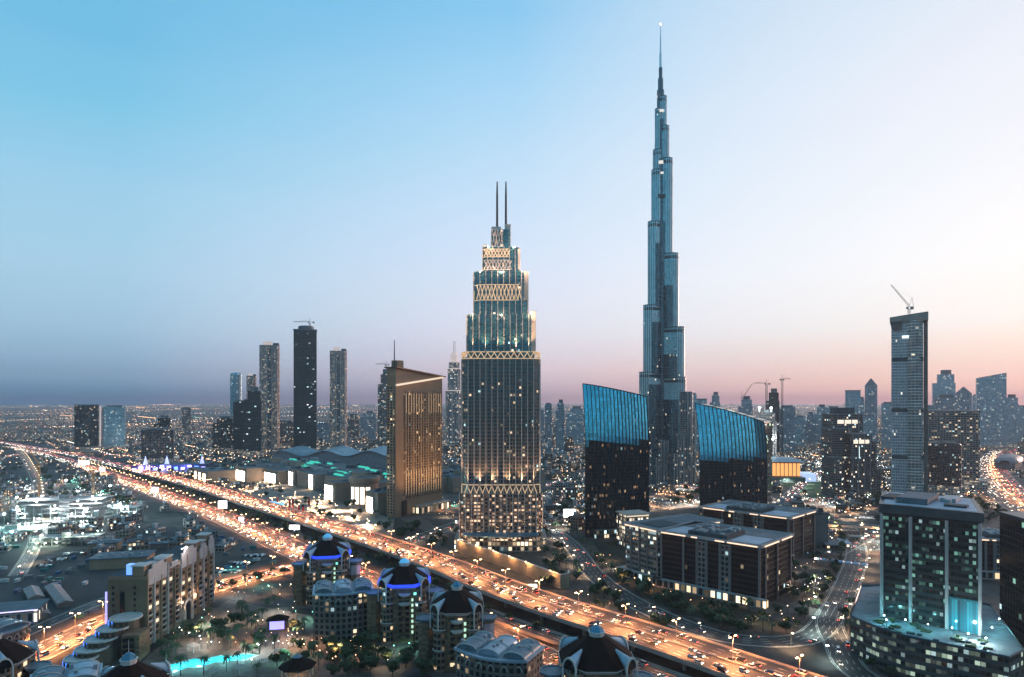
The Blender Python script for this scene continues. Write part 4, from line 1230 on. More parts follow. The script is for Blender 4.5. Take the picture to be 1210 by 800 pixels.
# ------------------------------------------------------------------ glass office tower on its podium, lower right
def glass_tower():
    A, B_ = (217.0, 397.0), (252.5, 365.0)
    u = (B_[0] - A[0], B_[1] - A[1]); Lu = sqrt(u[0] ** 2 + u[1] ** 2); rot = atan2(u[1], u[0])
    D = 58.0
    t = thing("glass_office_tower", "dark glass office tower with green lit floors and four white pilasters on a podium", "office tower", (A[0], A[1], 0), rot)
    fl = facade("office_green_floors", 3.9, 1.7, wall=(.018, .025, .028), glass=(.014, .022, .024), lit=.36, lit_col=(.4, .95, .76), lit_str=.17, sill=.5, pier=.1, cool=.25, metal=.15, gspec=.35, rough_g=.15, group=2.5)
    flw = facade("office_green_side", 3.9, 2.6, wall=(.018, .025, .028), glass=(.014, .022, .024), lit=.1, lit_col=(.7, .95, .7), lit_str=.35, sill=.55, pier=.07, cool=.2, metal=.35, rough_g=.15, group=2.5)
    SK = -12.0 / 57
    def skew(x0, x1, y0, y1): return [(x0 + SK * y0, y0), (x1 + SK * y0, y0), (x1 + SK * y1, y1), (x0 + SK * y1, y1)]
    b = MB(); b.prism(skew(0, Lu, 0, D), 23, 84); b.obj("shaft", fl, t)
    pil = solid("white_pilaster", (.34, .32, .32), .5, var=.08)
    for x in (0, Lu * .31, Lu * .68, Lu):
        p = MB(); p.box(x, -.9, 23, 83, 1.5, 1.8); p.obj("pilaster", pil, t)
    for y in (D * .35, D * .7, D):
        for x in (-.4, Lu + .4):
            p = MB(); p.box(x + SK * y, y, 23, 83, 1.6, 1.4); p.obj("pilaster", pil, t)
    c = MB(); c.prism(skew(-1.6, Lu + 1.6, -1.6, D + 1.6), 84, 89, bottom=True); c.obj("crown_band", solid("slate_metal", (.05, .07, .085), .4, metal=.4), t)
    r = MB(); r.prism(skew(1, Lu - 1, 1, D - 1), 89, 89.15); r.obj("roof", ROOFPALE, t)
    for x0, x1, y0, y1, h, m in ((14, 30, 8, 40, 3.5, ROOFBLUE), (3, 10, 20, 40, 1.5, ROOFDARK), (33, 44, 10, 18, 1.2, ROOFDARK), (34, 42, 30, 48, 2.2, ROOFEQ), (8, 12, 8, 14, 2, ROOFEQ), (33, 36, 22, 26, 2.6, ROOFEQ), (18, 26, 44, 52, 1.6, ROOFDARK)):
        q = MB(); q.box((x0 + x1) / 2 + SK * y1, (y0 + y1) / 2, 89.15, 89.15 + h, x1 - x0, y1 - y0); q.obj("roof_unit", m, t)
    # tall lit atrium panel at the right foot
    a = MB(); a.box(Lu * .84, -.45, 23.2, 41, Lu * .29, .9); a.obj("atrium_glass", facade("atrium_blue", 20, 1.4, wall=(.02, .1, .12), glass=(.02, .12, .16), lit=.8, lit_col=(.05, .5, .62), lit_str=.22, sill=.02, pier=.16, cool=0), t)
    # podium
    pod = facade("podium_floors", 4.4, 2.4, wall=(.055, .06, .06), glass=(.03, .035, .035), lit=.42, lit_col=(.72, .95, .74), lit_str=.26, sill=.5, pier=.1, cool=.3, group=2)
    poly = [(199, 398), (204, 378), (212, 364), (228, 350), (245, 334), (260, 344), (296, 418), (262, 466), (238, 462)]
    inv = []
    for x, y in poly:
        dx, dy = x - A[0], y - A[1]
        inv.append((dx * cos(rot) + dy * sin(rot), -dx * sin(rot) + dy * cos(rot)))
    p = MB(); p.prism(inv, 0, 22.4, 0, 1); p.obj("podium", [pod, solid("pale_terrace", (.2, .23, .25), .7, var=.35, scale=.12)], t)
    pr = MB()
    for a_, b_ in zip(inv, inv[1:] + inv[:1]):
        pr.tube((a_[0], a_[1], 22.9), (b_[0], b_[1], 22.9), .5, .5, 4)
    pr.obj("podium_parapet", solid("slate_metal", (.05, .07, .085)), t)
    rng = random.Random(8)
    for k in range(34):
        x, y = rng.uniform(-4, Lu + 6), rng.uniform(-24, -3)
        if not in_poly(x, y, inv) or not in_poly(x + 3, y - 3, inv): continue
        q = MB(); w_, d_ = rng.uniform(1.5, 5), rng.uniform(1, 2.6)
        q.box(x, y, 22.4, 22.4 + rng.uniform(.5, 1.4), w_, d_, rng.uniform(-.2, .2)); q.obj("planter", LEAF if k % 3 else ROOFDARK, t)
    busy_rect(poly, 4)
    # cyan flood lamps washing the terrace
    ld = bpy.data.lights.new("terrace_light", 'POINT'); ld.energy = 1600; ld.color = (.2, .85, 1.0); ld.shadow_soft_size = .5; ld.volume_factor = 0
    lw = bpy.data.lights.new("terrace_flood", 'POINT'); lw.energy = 6000; lw.color = (.75, 1.0, 1.0); lw.shadow_soft_size = .5; lw.volume_factor = 0
    for x, y, d in ((3, -8, ld), (14, -9, ld), (25, -9, ld), (36, -7, ld), (44, -12, lw), (52, -14, lw), (6, -16, ld), (52, 8, ld), (53, 28, ld)):
        h = MB(); h.tube((x, y, 22.4), (x, y, 25.4), .12, .1, 6); h.box(x, y, 25.4, 25.8, .9, .9, bottom=True); h.obj("terrace_lamp", [STEEL], t)
        o = bpy.data.objects.new("terrace_glow", d); COL.objects.link(o); o.parent = t; o.location = (x, y, 26.6)
        k = MB(); k.lathe([(.05, 25.8), (.4, 26.1), (.05, 26.4)], 8, (x, y)); k.obj("lamp_globe", WHITE_LAMP, t)
glass_tower()

def edge_block():
    x, y = 306.0, 404.0
    t = thing("dark_tower_block", "black windowless tower face cut off by the picture's right edge", "tower", (x, y, 0), RAD(-8))
    dk = facade("edge_block_glass", 4, 3, wall=(.012, .016, .02), glass=(.012, .018, .022), lit=.02, lit_col=(.5, 1, .8), sill=.2, pier=.1, metal=.4, lit_str=.6)
    b = MB(); b.box(22, 14, 0, 77, 42, 28); b.obj("body", dk, t)
    c = MB(); c.box(22, 14, 77, 78.6, 43, 29, bottom=True); c.obj("roof_rim", solid("slate_metal", (.05, .07, .085)), t)
    s_ = MB(); s_.box(3.4, -.2, 64, 70, 1.1, .5); s_.obj("stair_light", glow("green_stair_glow", (.4, 1, .7), .5), t)
    busy_rect(rect(x + 22, y + 14, 44, 30), 4)
    l = thing("low_annex", "low flat annex with a bluish terrace roof behind the black tower face", "building", (300, 372, 0), RAD(-20))
    b = MB(); b.box(14, 4, 0, 14, 32, 22, ms=0, mt=1); b.obj("body", [dk, ROOFBLUE], l)
    b = MB(); b.box(14, -7.3, 14, 15, 32, .6); b.obj("parapet", STONEP, l)
    busy(314, 376, 20)
edge_block()
office("low dark office block with a lit roof edge between the glass tower and picture edge", (430, 560), (-42, 12), (12, 42), 33, "dark", 6)
# ================================================================== DOME-ROOFED APARTMENT TOWERS, HOTEL AND COURTYARD
SANDST = facade("sand_stone_courses", 1.2, 2.6, wall=(.1, .064, .04), glass=(.2, .128, .08), lit=0, sill=.07, pier=.03, rough_g=.85, gspec=.2)
BAYW = facade("balcony_bay", 3.5, 2.4, wall=(.2, .145, .105), glass=(.022, .019, .017), lit=.1, lit_col=(1, .68, .4), lit_str=.6, sill=.42, pier=.3, cool=.1)
SANDDK = solid("brown_render", (.13, .09, .065), .85, var=.25, scale=.12)
WHITETRIM = solid("white_trim", (.5, .47, .45), .65, var=.15, scale=.3)
ROOFTILE = solid("dark_clay_roof", (.017, .008, .006), .85, var=.3, scale=.4, spec=.12)
ZINC = solid("blue_zinc_dormer", (.3, .38, .46), .4, metal=.35, var=.15, scale=.3)
ZINCD = solid("weathered_zinc", (.13, .18, .22), .5, metal=.3, var=.3, scale=.2)
WINDK = solid("dark_window", (.015, .016, .018), .12, var=0, spec=.7)
WIN_WARM = glow("lit_window_warm", (1, .74, .42), .75)
WIN_DIM = glow("lit_window_dim", (1, .6, .4), .16, (.1, .08, .07))
WIN_GREEN = glow("lit_window_green", (.6, 1, .7), .6)
BLUE_LED = glow("blue_rim_light", (.02, .06, 1), .8, (.03, .05, .25))
LILAC = glow("lilac_wall_light", (.8, .55, 1), .5)
TEALG = glow("teal_balcony_light", (.25, 1, .8), .8)

def dome_tower(label, x, y, rim, R, rot, led, seed, low=0.0):
    rng = random.Random(seed)
    t = thing("dome_tower", label, "apartment tower", (x, y, 0), rot)
    busy(x, y, R + 6)
    n = 8
    body = MB(); body.lathe([(R * .86, 0), (R * .86, rim - 3)], n, a0=pi / 8); body.obj("body", SANDST, t)
    # rounded corner bays under each dormer
    for k in range(4):
        a = pi / 4 + k * pi / 2
        bx_, by_ = R * .8 * cos(a), R * .8 * sin(a)
        b = MB(); b.lathe([(R * .25, 0), (R * .25, rim - 1)], 10, (bx_, by_)); b.obj("corner_bay", BAYW, t)
        for z0 in (rim * .34, rim * .67):
            c = MB(); c.lathe([(R * .275, z0), (R * .275, z0 + .6)], 10, (bx_, by_)); c.obj("string_course", WHITETRIM, t)
    # windows: one mesh per storey opening, shared by all copies
    wm = MB(); wm.box(0, 0, 0, 1.9, 2.4, .5); w0 = wm.obj("window", WINDK, t)
    bm_ = MB(); bm_.box(0, -.35, -.3, .75, 3.2, 1.1); b0 = bm_.obj("balcony", SANDST, t)
    fh = 3.5; nf = int((rim - 5) / fh); cnt = 0; nb = 0
    for f in range(nf):
        zf = 3.2 + f * fh
        for face in range(n):
            a = face * 2 * pi / n
            wa = a + rot
            wx, wy = x + R * cos(wa), y + R * sin(wa)
            # only faces turned to the open side the photograph shows
            if cos(wa) * (-wx) + sin(wa) * (-wy) < -.15 * sqrt(wx * wx + wy * wy): continue
            for s_ in (-1, 1):
                ap = R * .86 * cos(pi / 8)
                px, py = ap * cos(a) - s_ * 2.1 * sin(a), ap * sin(a) + s_ * 2.1 * cos(a)
                if cnt >= 98: continue
                r = rng.random()
                w = part_copy(w0, t, (px, py, zf), a + pi / 2)
                if r < .2:
                    w.data = (WIN_MESH.setdefault('w', None) or WIN_MESH.__setitem__('w', mesh_with(w0, WIN_WARM)) or WIN_MESH['w']) if r < .06 else (WIN_MESH.setdefault('d', None) or WIN_MESH.__setitem__('d', mesh_with(w0, WIN_DIM)) or WIN_MESH['d'])
                cnt += 1
            if f % 2 == 0 and nb < 40:
                ap = R * .86 * cos(pi / 8)
                part_copy(b0, t, (ap * cos(a), ap * sin(a), zf), a + pi / 2); nb += 1
    bpy.data.objects.remove(w0); bpy.data.objects.remove(b0)
    # rim cornice, then the shallow flared roof
    c = MB(); c.lathe([(R * .9, rim - 3), (R * 1.0, rim - 1.6), (R * 1.02, rim - 1.0), (R * .97, rim - .9)], n, a0=pi / 8); c.obj("cornice", WHITETRIM, t)
    H = R * .52
    rf = MB(); rf.lathe([(R * 1.01, rim - 1.0), (R * .8, rim + H * .22), (R * .55, rim + H * .55), (R * .3, rim + H * .88), (R * .17, rim + H)], n, a0=pi / 8); rf.obj("roof", ROOFTILE, t)
    if led:
        l = MB(); l.lathe([(R * 1.03, rim - 1.35), (R * 1.04, rim - .75), (R * .97, rim - .2), (R * .93, rim + .25)], n, a0=pi / 8, cap=False); l.obj("rim_light", BLUE_LED, t)
        d = bpy.data.lights.new("rim_glow", 'POINT'); d.energy = 900; d.color = (.05, .12, 1); d.shadow_soft_size = 1; d.volume_factor = 0
        for k in range(4):
            a = k * pi / 2
            o = bpy.data.objects.new("rim_glow", d); COL.objects.link(o); o.parent = t; o.location = (R * 1.15 * cos(a), R * 1.15 * sin(a), rim + 1.5)
    # four barrel dormers: half-round hoods that narrow into the roof, each with a white arch at its mouth
    for k in range(4):
        a = pi / 4 + k * pi / 2
        ca, sa = cos(a), sin(a)
        m = 10
        dm = MB(); fr = MB(); gl = MB()
        def ring(dist, rad, zb, q):
            t_ = pi * q / m
            lx, lz = -rad * cos(t_), rad * 1.45 * sin(t_)
            return (dist * ca - lx * sa, dist * sa + lx * ca, zb + lz)
        d0, d1, r0, r1, zb0, zb1 = R * 1.07, R * .6, R * .19, R * .03, rim - 1.6, rim + H * .52
        for q in range(m):
            dm.face([ring(d0, r0, zb0, q), ring(d0, r0, zb0, q + 1), ring(d1, r1, zb1, q + 1), ring(d1, r1, zb1, q)][::-1])
            o0, o1 = r0 * 1.16, r0 * .98
            fr.face([ring(d0 + .25, o1, zb0, q), ring(d0 + .25, o0, zb0, q), ring(d0 + .25, o0, zb0, q + 1), ring(d0 + .25, o1, zb0, q + 1)])
            fr.face([ring(d0 + .25, o0, zb0, q), ring(d0 - .6, o0, zb0, q), ring(d0 - .6, o0, zb0, q + 1), ring(d0 + .25, o0, zb0, q + 1)])
        for s_ in (0, m):       # jambs of the arch running down the bay
            p = ring(d0 + .05, r0 * 1.07, zb0, s_)
            fr.tube((p[0], p[1], zb0 - 9), p, .45, .45, 6)
        gl.face([ring(d0 - .3, r0 * .98, zb0, q) for q in range(m + 1)])
        dmo = dm.obj("dormer_hood", ZINC, t, smooth=True); fr.obj("dormer_arch", WHITETRIM, dmo); gl.obj("dormer_window", WINDK, dmo)
    # lantern
    l = MB(); l.lathe([(R * .2, rim + H - .4), (R * .2, rim + H + 1.2), (R * .23, rim + H + 1.3), (R * .23, rim + H + 1.7)], n, a0=pi / 8); lno = l.obj("lantern", WHITETRIM, t)
    l = MB(); l.lathe([(R * .19, rim + H + 1.7), (R * .16, rim + H + 2.9), (R * .07, rim + H + 4), (.1, rim + H + 4.4)], n, a0=pi / 8); l.obj("lantern_dome", glow("lantern_blue", (.1, .5, .95), .35, (.1, .3, .45)) if led else solid("lantern_glass", (.07, .2, .3), .25, metal=.5), lno)
    l = MB(); l.tube((0, 0, rim + H + 4.2), (0, 0, rim + H + 9.5), .16, .06, 5); l.obj("finial", WHITETRIM, lno)
    # curved balcony shelves high on the face that looks at the camera
    fa = atan2(-y, -x) - rot
    for z0, m in ((rim - 7, WHITETRIM), (rim - 12.5, WHITETRIM)):
        c = MB(); c.lathe([(R * .17, z0), (R * .22, z0 + .9), (R * .22, z0 + 1.7)], 10, (R * .8 * cos(fa), R * .8 * sin(fa))); c.obj("balcony_shell", m, t)
    # side turret with a flat blue roof
    for da, m in ((1.25, LILAC), (-1.35, WHITETRIM)):
        a = fa + da
        cx, cy = R * 1.12 * cos(a), R * 1.12 * sin(a)
        b = MB(); b.lathe([(R * .26, 0), (R * .26, rim - 8)], n, (cx, cy), a0=pi / 8); b.obj("turret", SANDST, t)
        b = MB(); b.lathe([(R * .27, rim - 8), (R * .36, rim - 6.6), (R * .36, rim - 5.8), (R * .3, rim - 5.8), (R * .3, rim - 6.2)], n, (cx, cy), a0=pi / 8); b.obj("turret_roof", ZINCD, t)
        if m is LILAC and led is not None:
            b = MB(); b.lathe([(R * .268, rim - 16), (R * .268, rim - 9)], n, (cx, cy), a0=pi / 8, cap=False); b.obj("turret_wash", solid("pinkish_tone", (.4, .3, .32), .8), t)  # band's pink colour stands in for lilac light on the turret
            if led:
                ld_ = bpy.data.lights.new("turret_light", "POINT"); ld_.energy = 700; ld_.color = (.8, .5, 1); ld_.volume_factor = 0
                o = bpy.data.objects.new("turret_glow", ld_); COL.objects.link(o); o.parent = t; o.location = (R * 1.6 * cos(a), R * 1.6 * sin(a), rim - 13)
    # a lit stair strip and a lit top lounge
    for k in range(7):
        a = fa + .32
        q = MB(); ap = R * .875
        q.box(0, 0, 0, 1.7, 1.2, .5); o = q.obj("stair_window", WIN_GREEN, t)
        o.location = (ap * cos(a), ap * sin(a), 6 + k * 3.3); o.rotation_euler = (0, 0, a + pi / 2)
    if led:
        q = MB(); q.box(0, 0, 0, 1.5, 5.5, .6); o = q.obj("lounge_window", TEALG, t); a = fa + .55
        o.location = (R * .88 * cos(a), R * .88 * sin(a), rim - 6.5); o.rotation_euler = (0, 0, a + pi / 2)
    return t
WIN_MESH = {}
def mesh_with(o, mat):
    me = o.data.copy(); me.materials.clear(); me.materials.append(mat); return me

T = lambda px, pyrim, rim: (ax(px, (CAM_H - rim) * 800 / (pyrim - 472)), (CAM_H - rim) * 800 / (pyrim - 472))
for (px, py, rim, R, rot, led, seed, lab) in (
    (387, 652, 36, 18, .2, True, 1, "domed apartment tower with blue rim light beside the vaulted roof, before the orange underpass"),
    (478, 684, 36, 17.3, .12, True, 2, "blue rimmed domed apartment tower directly in front of the slab hotel's forecourt"),
    (540, 713, 34, 16.0, .05, False, 3, "unlit domed apartment tower beside the blue rimmed one, in front of the twin mast tower"),
    (705, 774, 36, 17.6, 0, False, 4, "unlit domed apartment tower against the highway bend, at the picture's bottom edge"),
    (-8, 776, 33, 15.5, .1, None, 5, "domed apartment tower cut off by the lower left corner"),
    (152, 806, 33, 15.5, .25, None, 6, "domed apartment tower with only its roof showing before the beige hotel"),
):
    x, y = T(px, py, rim)
    dome_tower(lab, x, y, rim, R, rot, led, seed)

# ------------------------------------------------------------------ low vaulted annexes between the towers
def vault_annex(label, x, y, L_, W, H, rot, nb, seed):
    rng = random.Random(seed)
    t = thing("vaulted_annex", label, "apartment building", (x, y, 0), rot)
    busy_rect(rect(x, y, L_, W, rot), 5)
    w = facade("annex_wall", 3.6, 3.4, wall=(.14, .115, .1), glass=(.02, .02, .022), lit=.12, lit_col=(1, .72, .45), lit_str=.7, sill=.38, pier=.4, cool=.2)
    # bowed plan: front edge bulges toward the camera
    m = 12
    fr = [(-L_ / 2 + L_ * k / m, -W / 2 - 5.5 * (1 - (2 * k / m - 1) ** 2)) for k in range(m + 1)]
    poly = fr + [(L_ / 2, W / 2), (-L_ / 2, W / 2)]
    b = MB(); b.prism(poly, 0, H); b.obj("body", w, t)
    c = MB()
    ex = [(px * 1.03, py * 1.06) for px, py in poly]
    c.prism(ex, H, H + 1.1, bottom=True); c.obj("cornice", ZINC, t)
    r = MB(); inn = [(px * .97, py * .95) for px, py in poly]; r.prism(inn, H + 1.1, H + 1.2); r.obj("roof", ZINCD, t)
    for i in range(nb):
        xa = -L_ / 2 + L_ * (i + .06) / nb; xb = -L_ / 2 + L_ * (i + .94) / nb
        yb0, yb1 = -W / 2 - 3.2 * (1 - ((xa + xb) / L_) ** 2) + 1.2, W / 2 - 1
        v = MB(); q = 8
        for k in range(q):      # low barrel over each bay
            t0, t1 = pi * k / q, pi * (k + 1) / q
            p = lambda t_, y_: ((xa + xb) / 2 - (xb - xa) / 2 * cos(t_), y_, H + 1.2 + 2.6 * sin(t_))
            v.face([p(t0, yb0), p(t1, yb0), p(t1, yb1), p(t0, yb1)][::-1])
        v.face([((xa + xb) / 2 - (xb - xa) / 2 * cos(pi * k / q), yb0, H + 1.2 + 2.6 * sin(pi * k / q)) for k in range(q + 1)])
        vo = v.obj("barrel_roof", ZINC if i % 2 else ZINCD, t)
        for yy in (yb0, (yb0 + yb1) / 2, yb1):
            rb = MB()
            for k in range(q):
                p = lambda t_: ((xa + xb) / 2 - (xb - xa) / 2 * cos(t_), yy, H + 1.35 + 2.6 * sin(t_))
                rb.tube(p(pi * k / q), p(pi * (k + 1) / q), .28, .28, 4)
            rb.obj("roof_rib", WHITETRIM, vo)
        for k in range(3):
            ux_, uy_ = rng.uniform(xa + 1, xb - 1), rng.uniform(yb0 + 2, yb1 - 2)
            u = MB(); u.box(ux_, uy_, H + 2.6, H + 4.6, 1.6, 1.4); u.obj("roof_unit", ROOFEQ, t)
    for k in range(6):
        a = MB(); q = 8; xx = -L_ / 2 + L_ * (k + .5) / 6
        yy = -W / 2 - 5.5 * (1 - (2 * xx / L_) ** 2) - .2
        for j in range(q):
            p = lambda t_: (xx - 1.5 * cos(t_), yy, H - 4.2 + 2.4 * sin(t_))
            a.tube(p(pi * j / q), p(pi * (j + 1) / q), .22, .22, 4)
        a.obj("window_arch", WHITETRIM, t)
vault_annex("low curved block with vaulted zinc roofs below the blue rimmed dome tower by the underpass", -108, 433, 36, 20, 29, .25, 3, 1)
vault_annex("low curved block with ribbed zinc roofs between the two unlit dome towers", -6, 331, 38, 20, 28, -.45, 3, 2)
vault_annex("flat bluish vaulted block beside the roof at the bottom left", -192, 291, 26, 18, 30, .5, 2, 3)
vault_annex("small blue roofed pavilion wing at the left picture edge above the roofed sheds", -300, 395, 26, 16, 16, 1.2, 1, 4)

# ------------------------------------------------------------------ beige hotel slab with stepped gables
def beige_hotel():
    t = thing("beige_hotel", "ten storey beige hotel with stepped white gables and a tall entrance arch", "hotel", (-221, 409, 0))
    W, L_, H = 23.0, 92.0, 46.0           # x from -W to 0, y from 0 to L
    busy_rect([(-246, 405), (-217, 405), (-217, 504), (-246, 504)], 5)
    brick = solid("beige_hotel_render", (.27, .17, .11), .85, var=.22, scale=.08)
    pale = solid("pale_gable", (.42, .37, .36), .75, var=.15, scale=.1)
    end = solid("taupe_end_wall", (.19, .12, .075), .85, var=.25, scale=.08)
    b = MB(); b.box(-W / 2, L_ / 2, 0, H - 3, W, L_); b.obj("body", [brick], t)
    e = MB(); e.box(-W / 2, -.3, 0, H - 5, W, .6); e.obj("end_wall", end, t)
    r = MB(); r.box(-W / 2, L_ / 2, H - 3, H - 2.8, W - 1, L_ - 1); r.obj("roof", ROOFDARK, t)
    # front (east) side: piers, spandrels, gables
    bays = 11
    bw = L_ / bays
    for k in range(bays + 1):
        p = MB(); p.box(.5, min(L_ - .6, max(.6, k * bw)), 0, H - (6 if k % 3 else 1), 1.0, 1.2); p.obj("pier", pale if k % 2 else brick, t)
    for k, (k0, k1, h) in enumerate(((.2, 2.8, 49), (3.2, 4.8, 44.5), (5.1, 7.6, 49.5), (8.3, 9.6, 47), (10.0, 10.95, 50))):
        g_ = MB()
        y0, y1 = k0 * bw, k1 * bw
        g_.box(.35, (y0 + y1) / 2, H - 9 if h > 46 else H - 5, h - 2.5, .9, y1 - y0); g_.box(.35, (y0 + y1) / 2, h - 2.5, h, .9, (y1 - y0) * .62)
        g_.obj("gable", pale, t)
    for y0, y1, h in ((0, 8, 49), (26, 34, 48), (66, 74, 49), (84, 91, 51)):
        q = MB(); q.box(-5, (y0 + y1) / 2, H - 2.8, h, 7, y1 - y0); q.obj("roof_house", brick, t)
        q = MB(); q.box(-5, (y0 + y1) / 2, h, h + .7, 8.4, y1 - y0 + 1.4, bottom=True); q.obj("roof_slab", WHITETRIM, t)
    for y in (12, 22, 78):       # rounded kiosks on the roof edge
        q = MB(); q.lathe([(2.4, H - 2.8), (2.4, H + 2), (3.6, H + 2.4), (3.6, H + 3)], 12, (-3, y)); q.obj("roof_kiosk", pale, t)
    m = MB(); m.tube((-14, 30, H - 3), (-14, 30, H + 18), .2, .08, 5); m.obj("mast", STEEL, t)
    wm = MB(); wm.box(0, 0, 0, 2.0, .5, 3.0); w0 = wm.obj("window", WINDK, t)
    dm = {k: mesh_with(w0, m_) for k, m_ in (("w", WIN_WARM), ("d", WIN_DIM))}
    sm = MB(); sm.box(.3, 0, -.9, 0, .9, bw * .62); s0 = sm.obj("window_ledge", pale, t)
    rng = random.Random(4); cnt = 0; many = MB()
    for f in range(10, -1, -1):
        for k in range(bays):
            zf = 4.5 + f * 3.55
            if 5 <= k <= 6 and f < 3: continue
            if cnt < 98:
                w = part_copy(w0, t, (.1, (k + .5) * bw, zf)); cnt += 1
                if rng.random() < .08: w.data = dm["w"]
                elif rng.random() < .1: w.data = dm["d"]
            else:
                many.box(.1, (k + .5) * bw, zf, zf + 2, .5, 3)
            if f < 9 and k % 2 == 0 and f % 1 == 0 and f < 5: part_copy(s0, t, (.1, (k + .5) * bw, zf))
    if many.f: many.obj("lower_windows", WINDK, t)['kind'] = 'stuff'
    bpy.data.objects.remove(w0); bpy.data.objects.remove(s0)
    # a column of small windows and a tall recess on the end wall
    q = MB(); q.box(-14, -.7, 12, 34, 2.6, .3); q.obj("end_recess", WINDK, t)
    for k in range(9):
        for x in (-6.5, -19.5):
            q = MB(); q.box(x, -.7, 7 + k * 3.6, 8.6 + k * 3.6, 1.2, .3); q.obj("end_window", WINDK, t)
    # entrance arch
    ar = MB(); yc = 6.0 * bw; n = 12
    for s_ in (-1, 1): ar.box(1.3, yc + s_ * 5.2, 0, 9, 2.0, 1.4)
    for k in range(n):
        a0, a1 = pi * k / n, pi * (k + 1) / n
        ar.tube((1.3, yc - 5.2 * cos(a0), 9 + 5.2 * sin(a0)), (1.3, yc - 5.2 * cos(a1), 9 + 5.2 * sin(a1)), .85, .85, 6)
    ar.obj("entrance_arch", WHITETRIM, t)
    d = MB(); d.face([(1.05, yc - 4.6, 0), (1.05, yc + 4.6, 0)] + [(1.05, yc + 4.6 * cos(pi * k / n), 9 + 4.6 * sin(pi * k / n)) for k in range(n + 1)]); d.obj("entrance_recess", WINDK, t)
    fl = bpy.data.lights.new("gable_flood", 'POINT'); fl.energy = 2600; fl.color = (1, .9, .85); fl.shadow_soft_size = .4; fl.volume_factor = 0
    o = bpy.data.objects.new("gable_glow", fl); COL.objects.link(o); o.parent = t; o.location = (4.5, 5.2 * bw, 51)
    q = MB(); q.lathe([(.1, 50.2), (.9, 51), (.1, 51.8)], 10, (3.2, 5.2 * bw)); q.tube((0, 5.2 * bw, 50), (3.2, 5.2 * bw, 51), .1, .1, 4); q.obj("floodlight", WHITE_LAMP, t)
    wl = bpy.data.lights.new("arch_light", 'POINT'); wl.energy = 1500; wl.color = (1, .6, .3); wl.shadow_soft_size = .3; wl.volume_factor = 0
    for yy in (4.9 * bw, 7.1 * bw):
        o = bpy.data.objects.new("arch_glow", wl); COL.objects.link(o); o.parent = t; o.location = (3.2, yy, 16)
        q = MB(); q.lathe([(.1, 14.6), (.5, 15.1), (.1, 15.6)], 8, (2.0, yy)); q.tube((.6, yy, 15.1), (2, yy, 15.1), .08, .08, 4); q.obj("wall_lamp", WARM_LAMP, t)
    # neon blue strips on the left end
    for (x, y, z0, z1) in ((-W - .6, -1, 6, 34),):
        q = MB(); q.tube((x, y, z0), (x, y, z1), .55, .55, 6); q.obj("neon_tube", glow("violet_neon", (.35, .3, 1), 1.1), t)
    q = MB(); q.box(-12, 5, H - 2.8, H + 3.4, 3.5, 4); q.obj("lit_roof_box", glow("blue_box_glow", (.1, .25, 1), 1.2), t)
beige_hotel()

def stepped_wing():
    t = thing("terraced_wing", "terraced wing of curved balconies with blue lights below the beige hotel's end wall", "building", (-226, 398, 0))
    busy(-228, 392, 20)
    for k, (x, y, r, h) in enumerate(((-2, 2, 8.5, 21), (-6, -4, 8.5, 17), (-9, -10, 8.5, 13), (-11, -16, 8.5, 9.5), (-13, -22, 8.5, 6.5))):
        b = MB(); b.lathe([(r * .82, 0), (r * .82, h)], 14, (x, y)); b.obj("terrace_drum", SANDDK, t)
        c = MB(); c.lathe([(r * .84, h - .3), (r * 1.04, h), (r * 1.04, h + .9), (r * .92, h + .9), (r * .92, h + .3)], 14, (x, y)); c.obj("terrace_cornice", WHITETRIM, t)
        l = MB(); l.box(x - r * .98, y - 1.5, h - 5, h - .6, .8, 3.0); l.obj("blue_panel", glow("blue_panel_glow", (.05, .2, 1), 1.5), t)
        for j in range(5):
            a = -pi * .85 + j * .36
            q = MB(); q.box(0, 0, 0, h - 1.2, .8, .6); o = q.obj("column", SANDST, t); o.location = (x + r * .97 * cos(a), y + r * .97 * sin(a), .3); o.rotation_euler = (0, 0, a)
    b = MB(); b.box(7, -4, 0, 15, 10, 14, .1); b.obj("terrace_block", SANDST, t)
    for k in range(4):
        q = MB(); q.box(7, -11.5, 1.5 + k * 3.3, 3.6 + k * 3.3, 6, .4, .1); q.obj("window", WINDK, t)
stepped_wing()

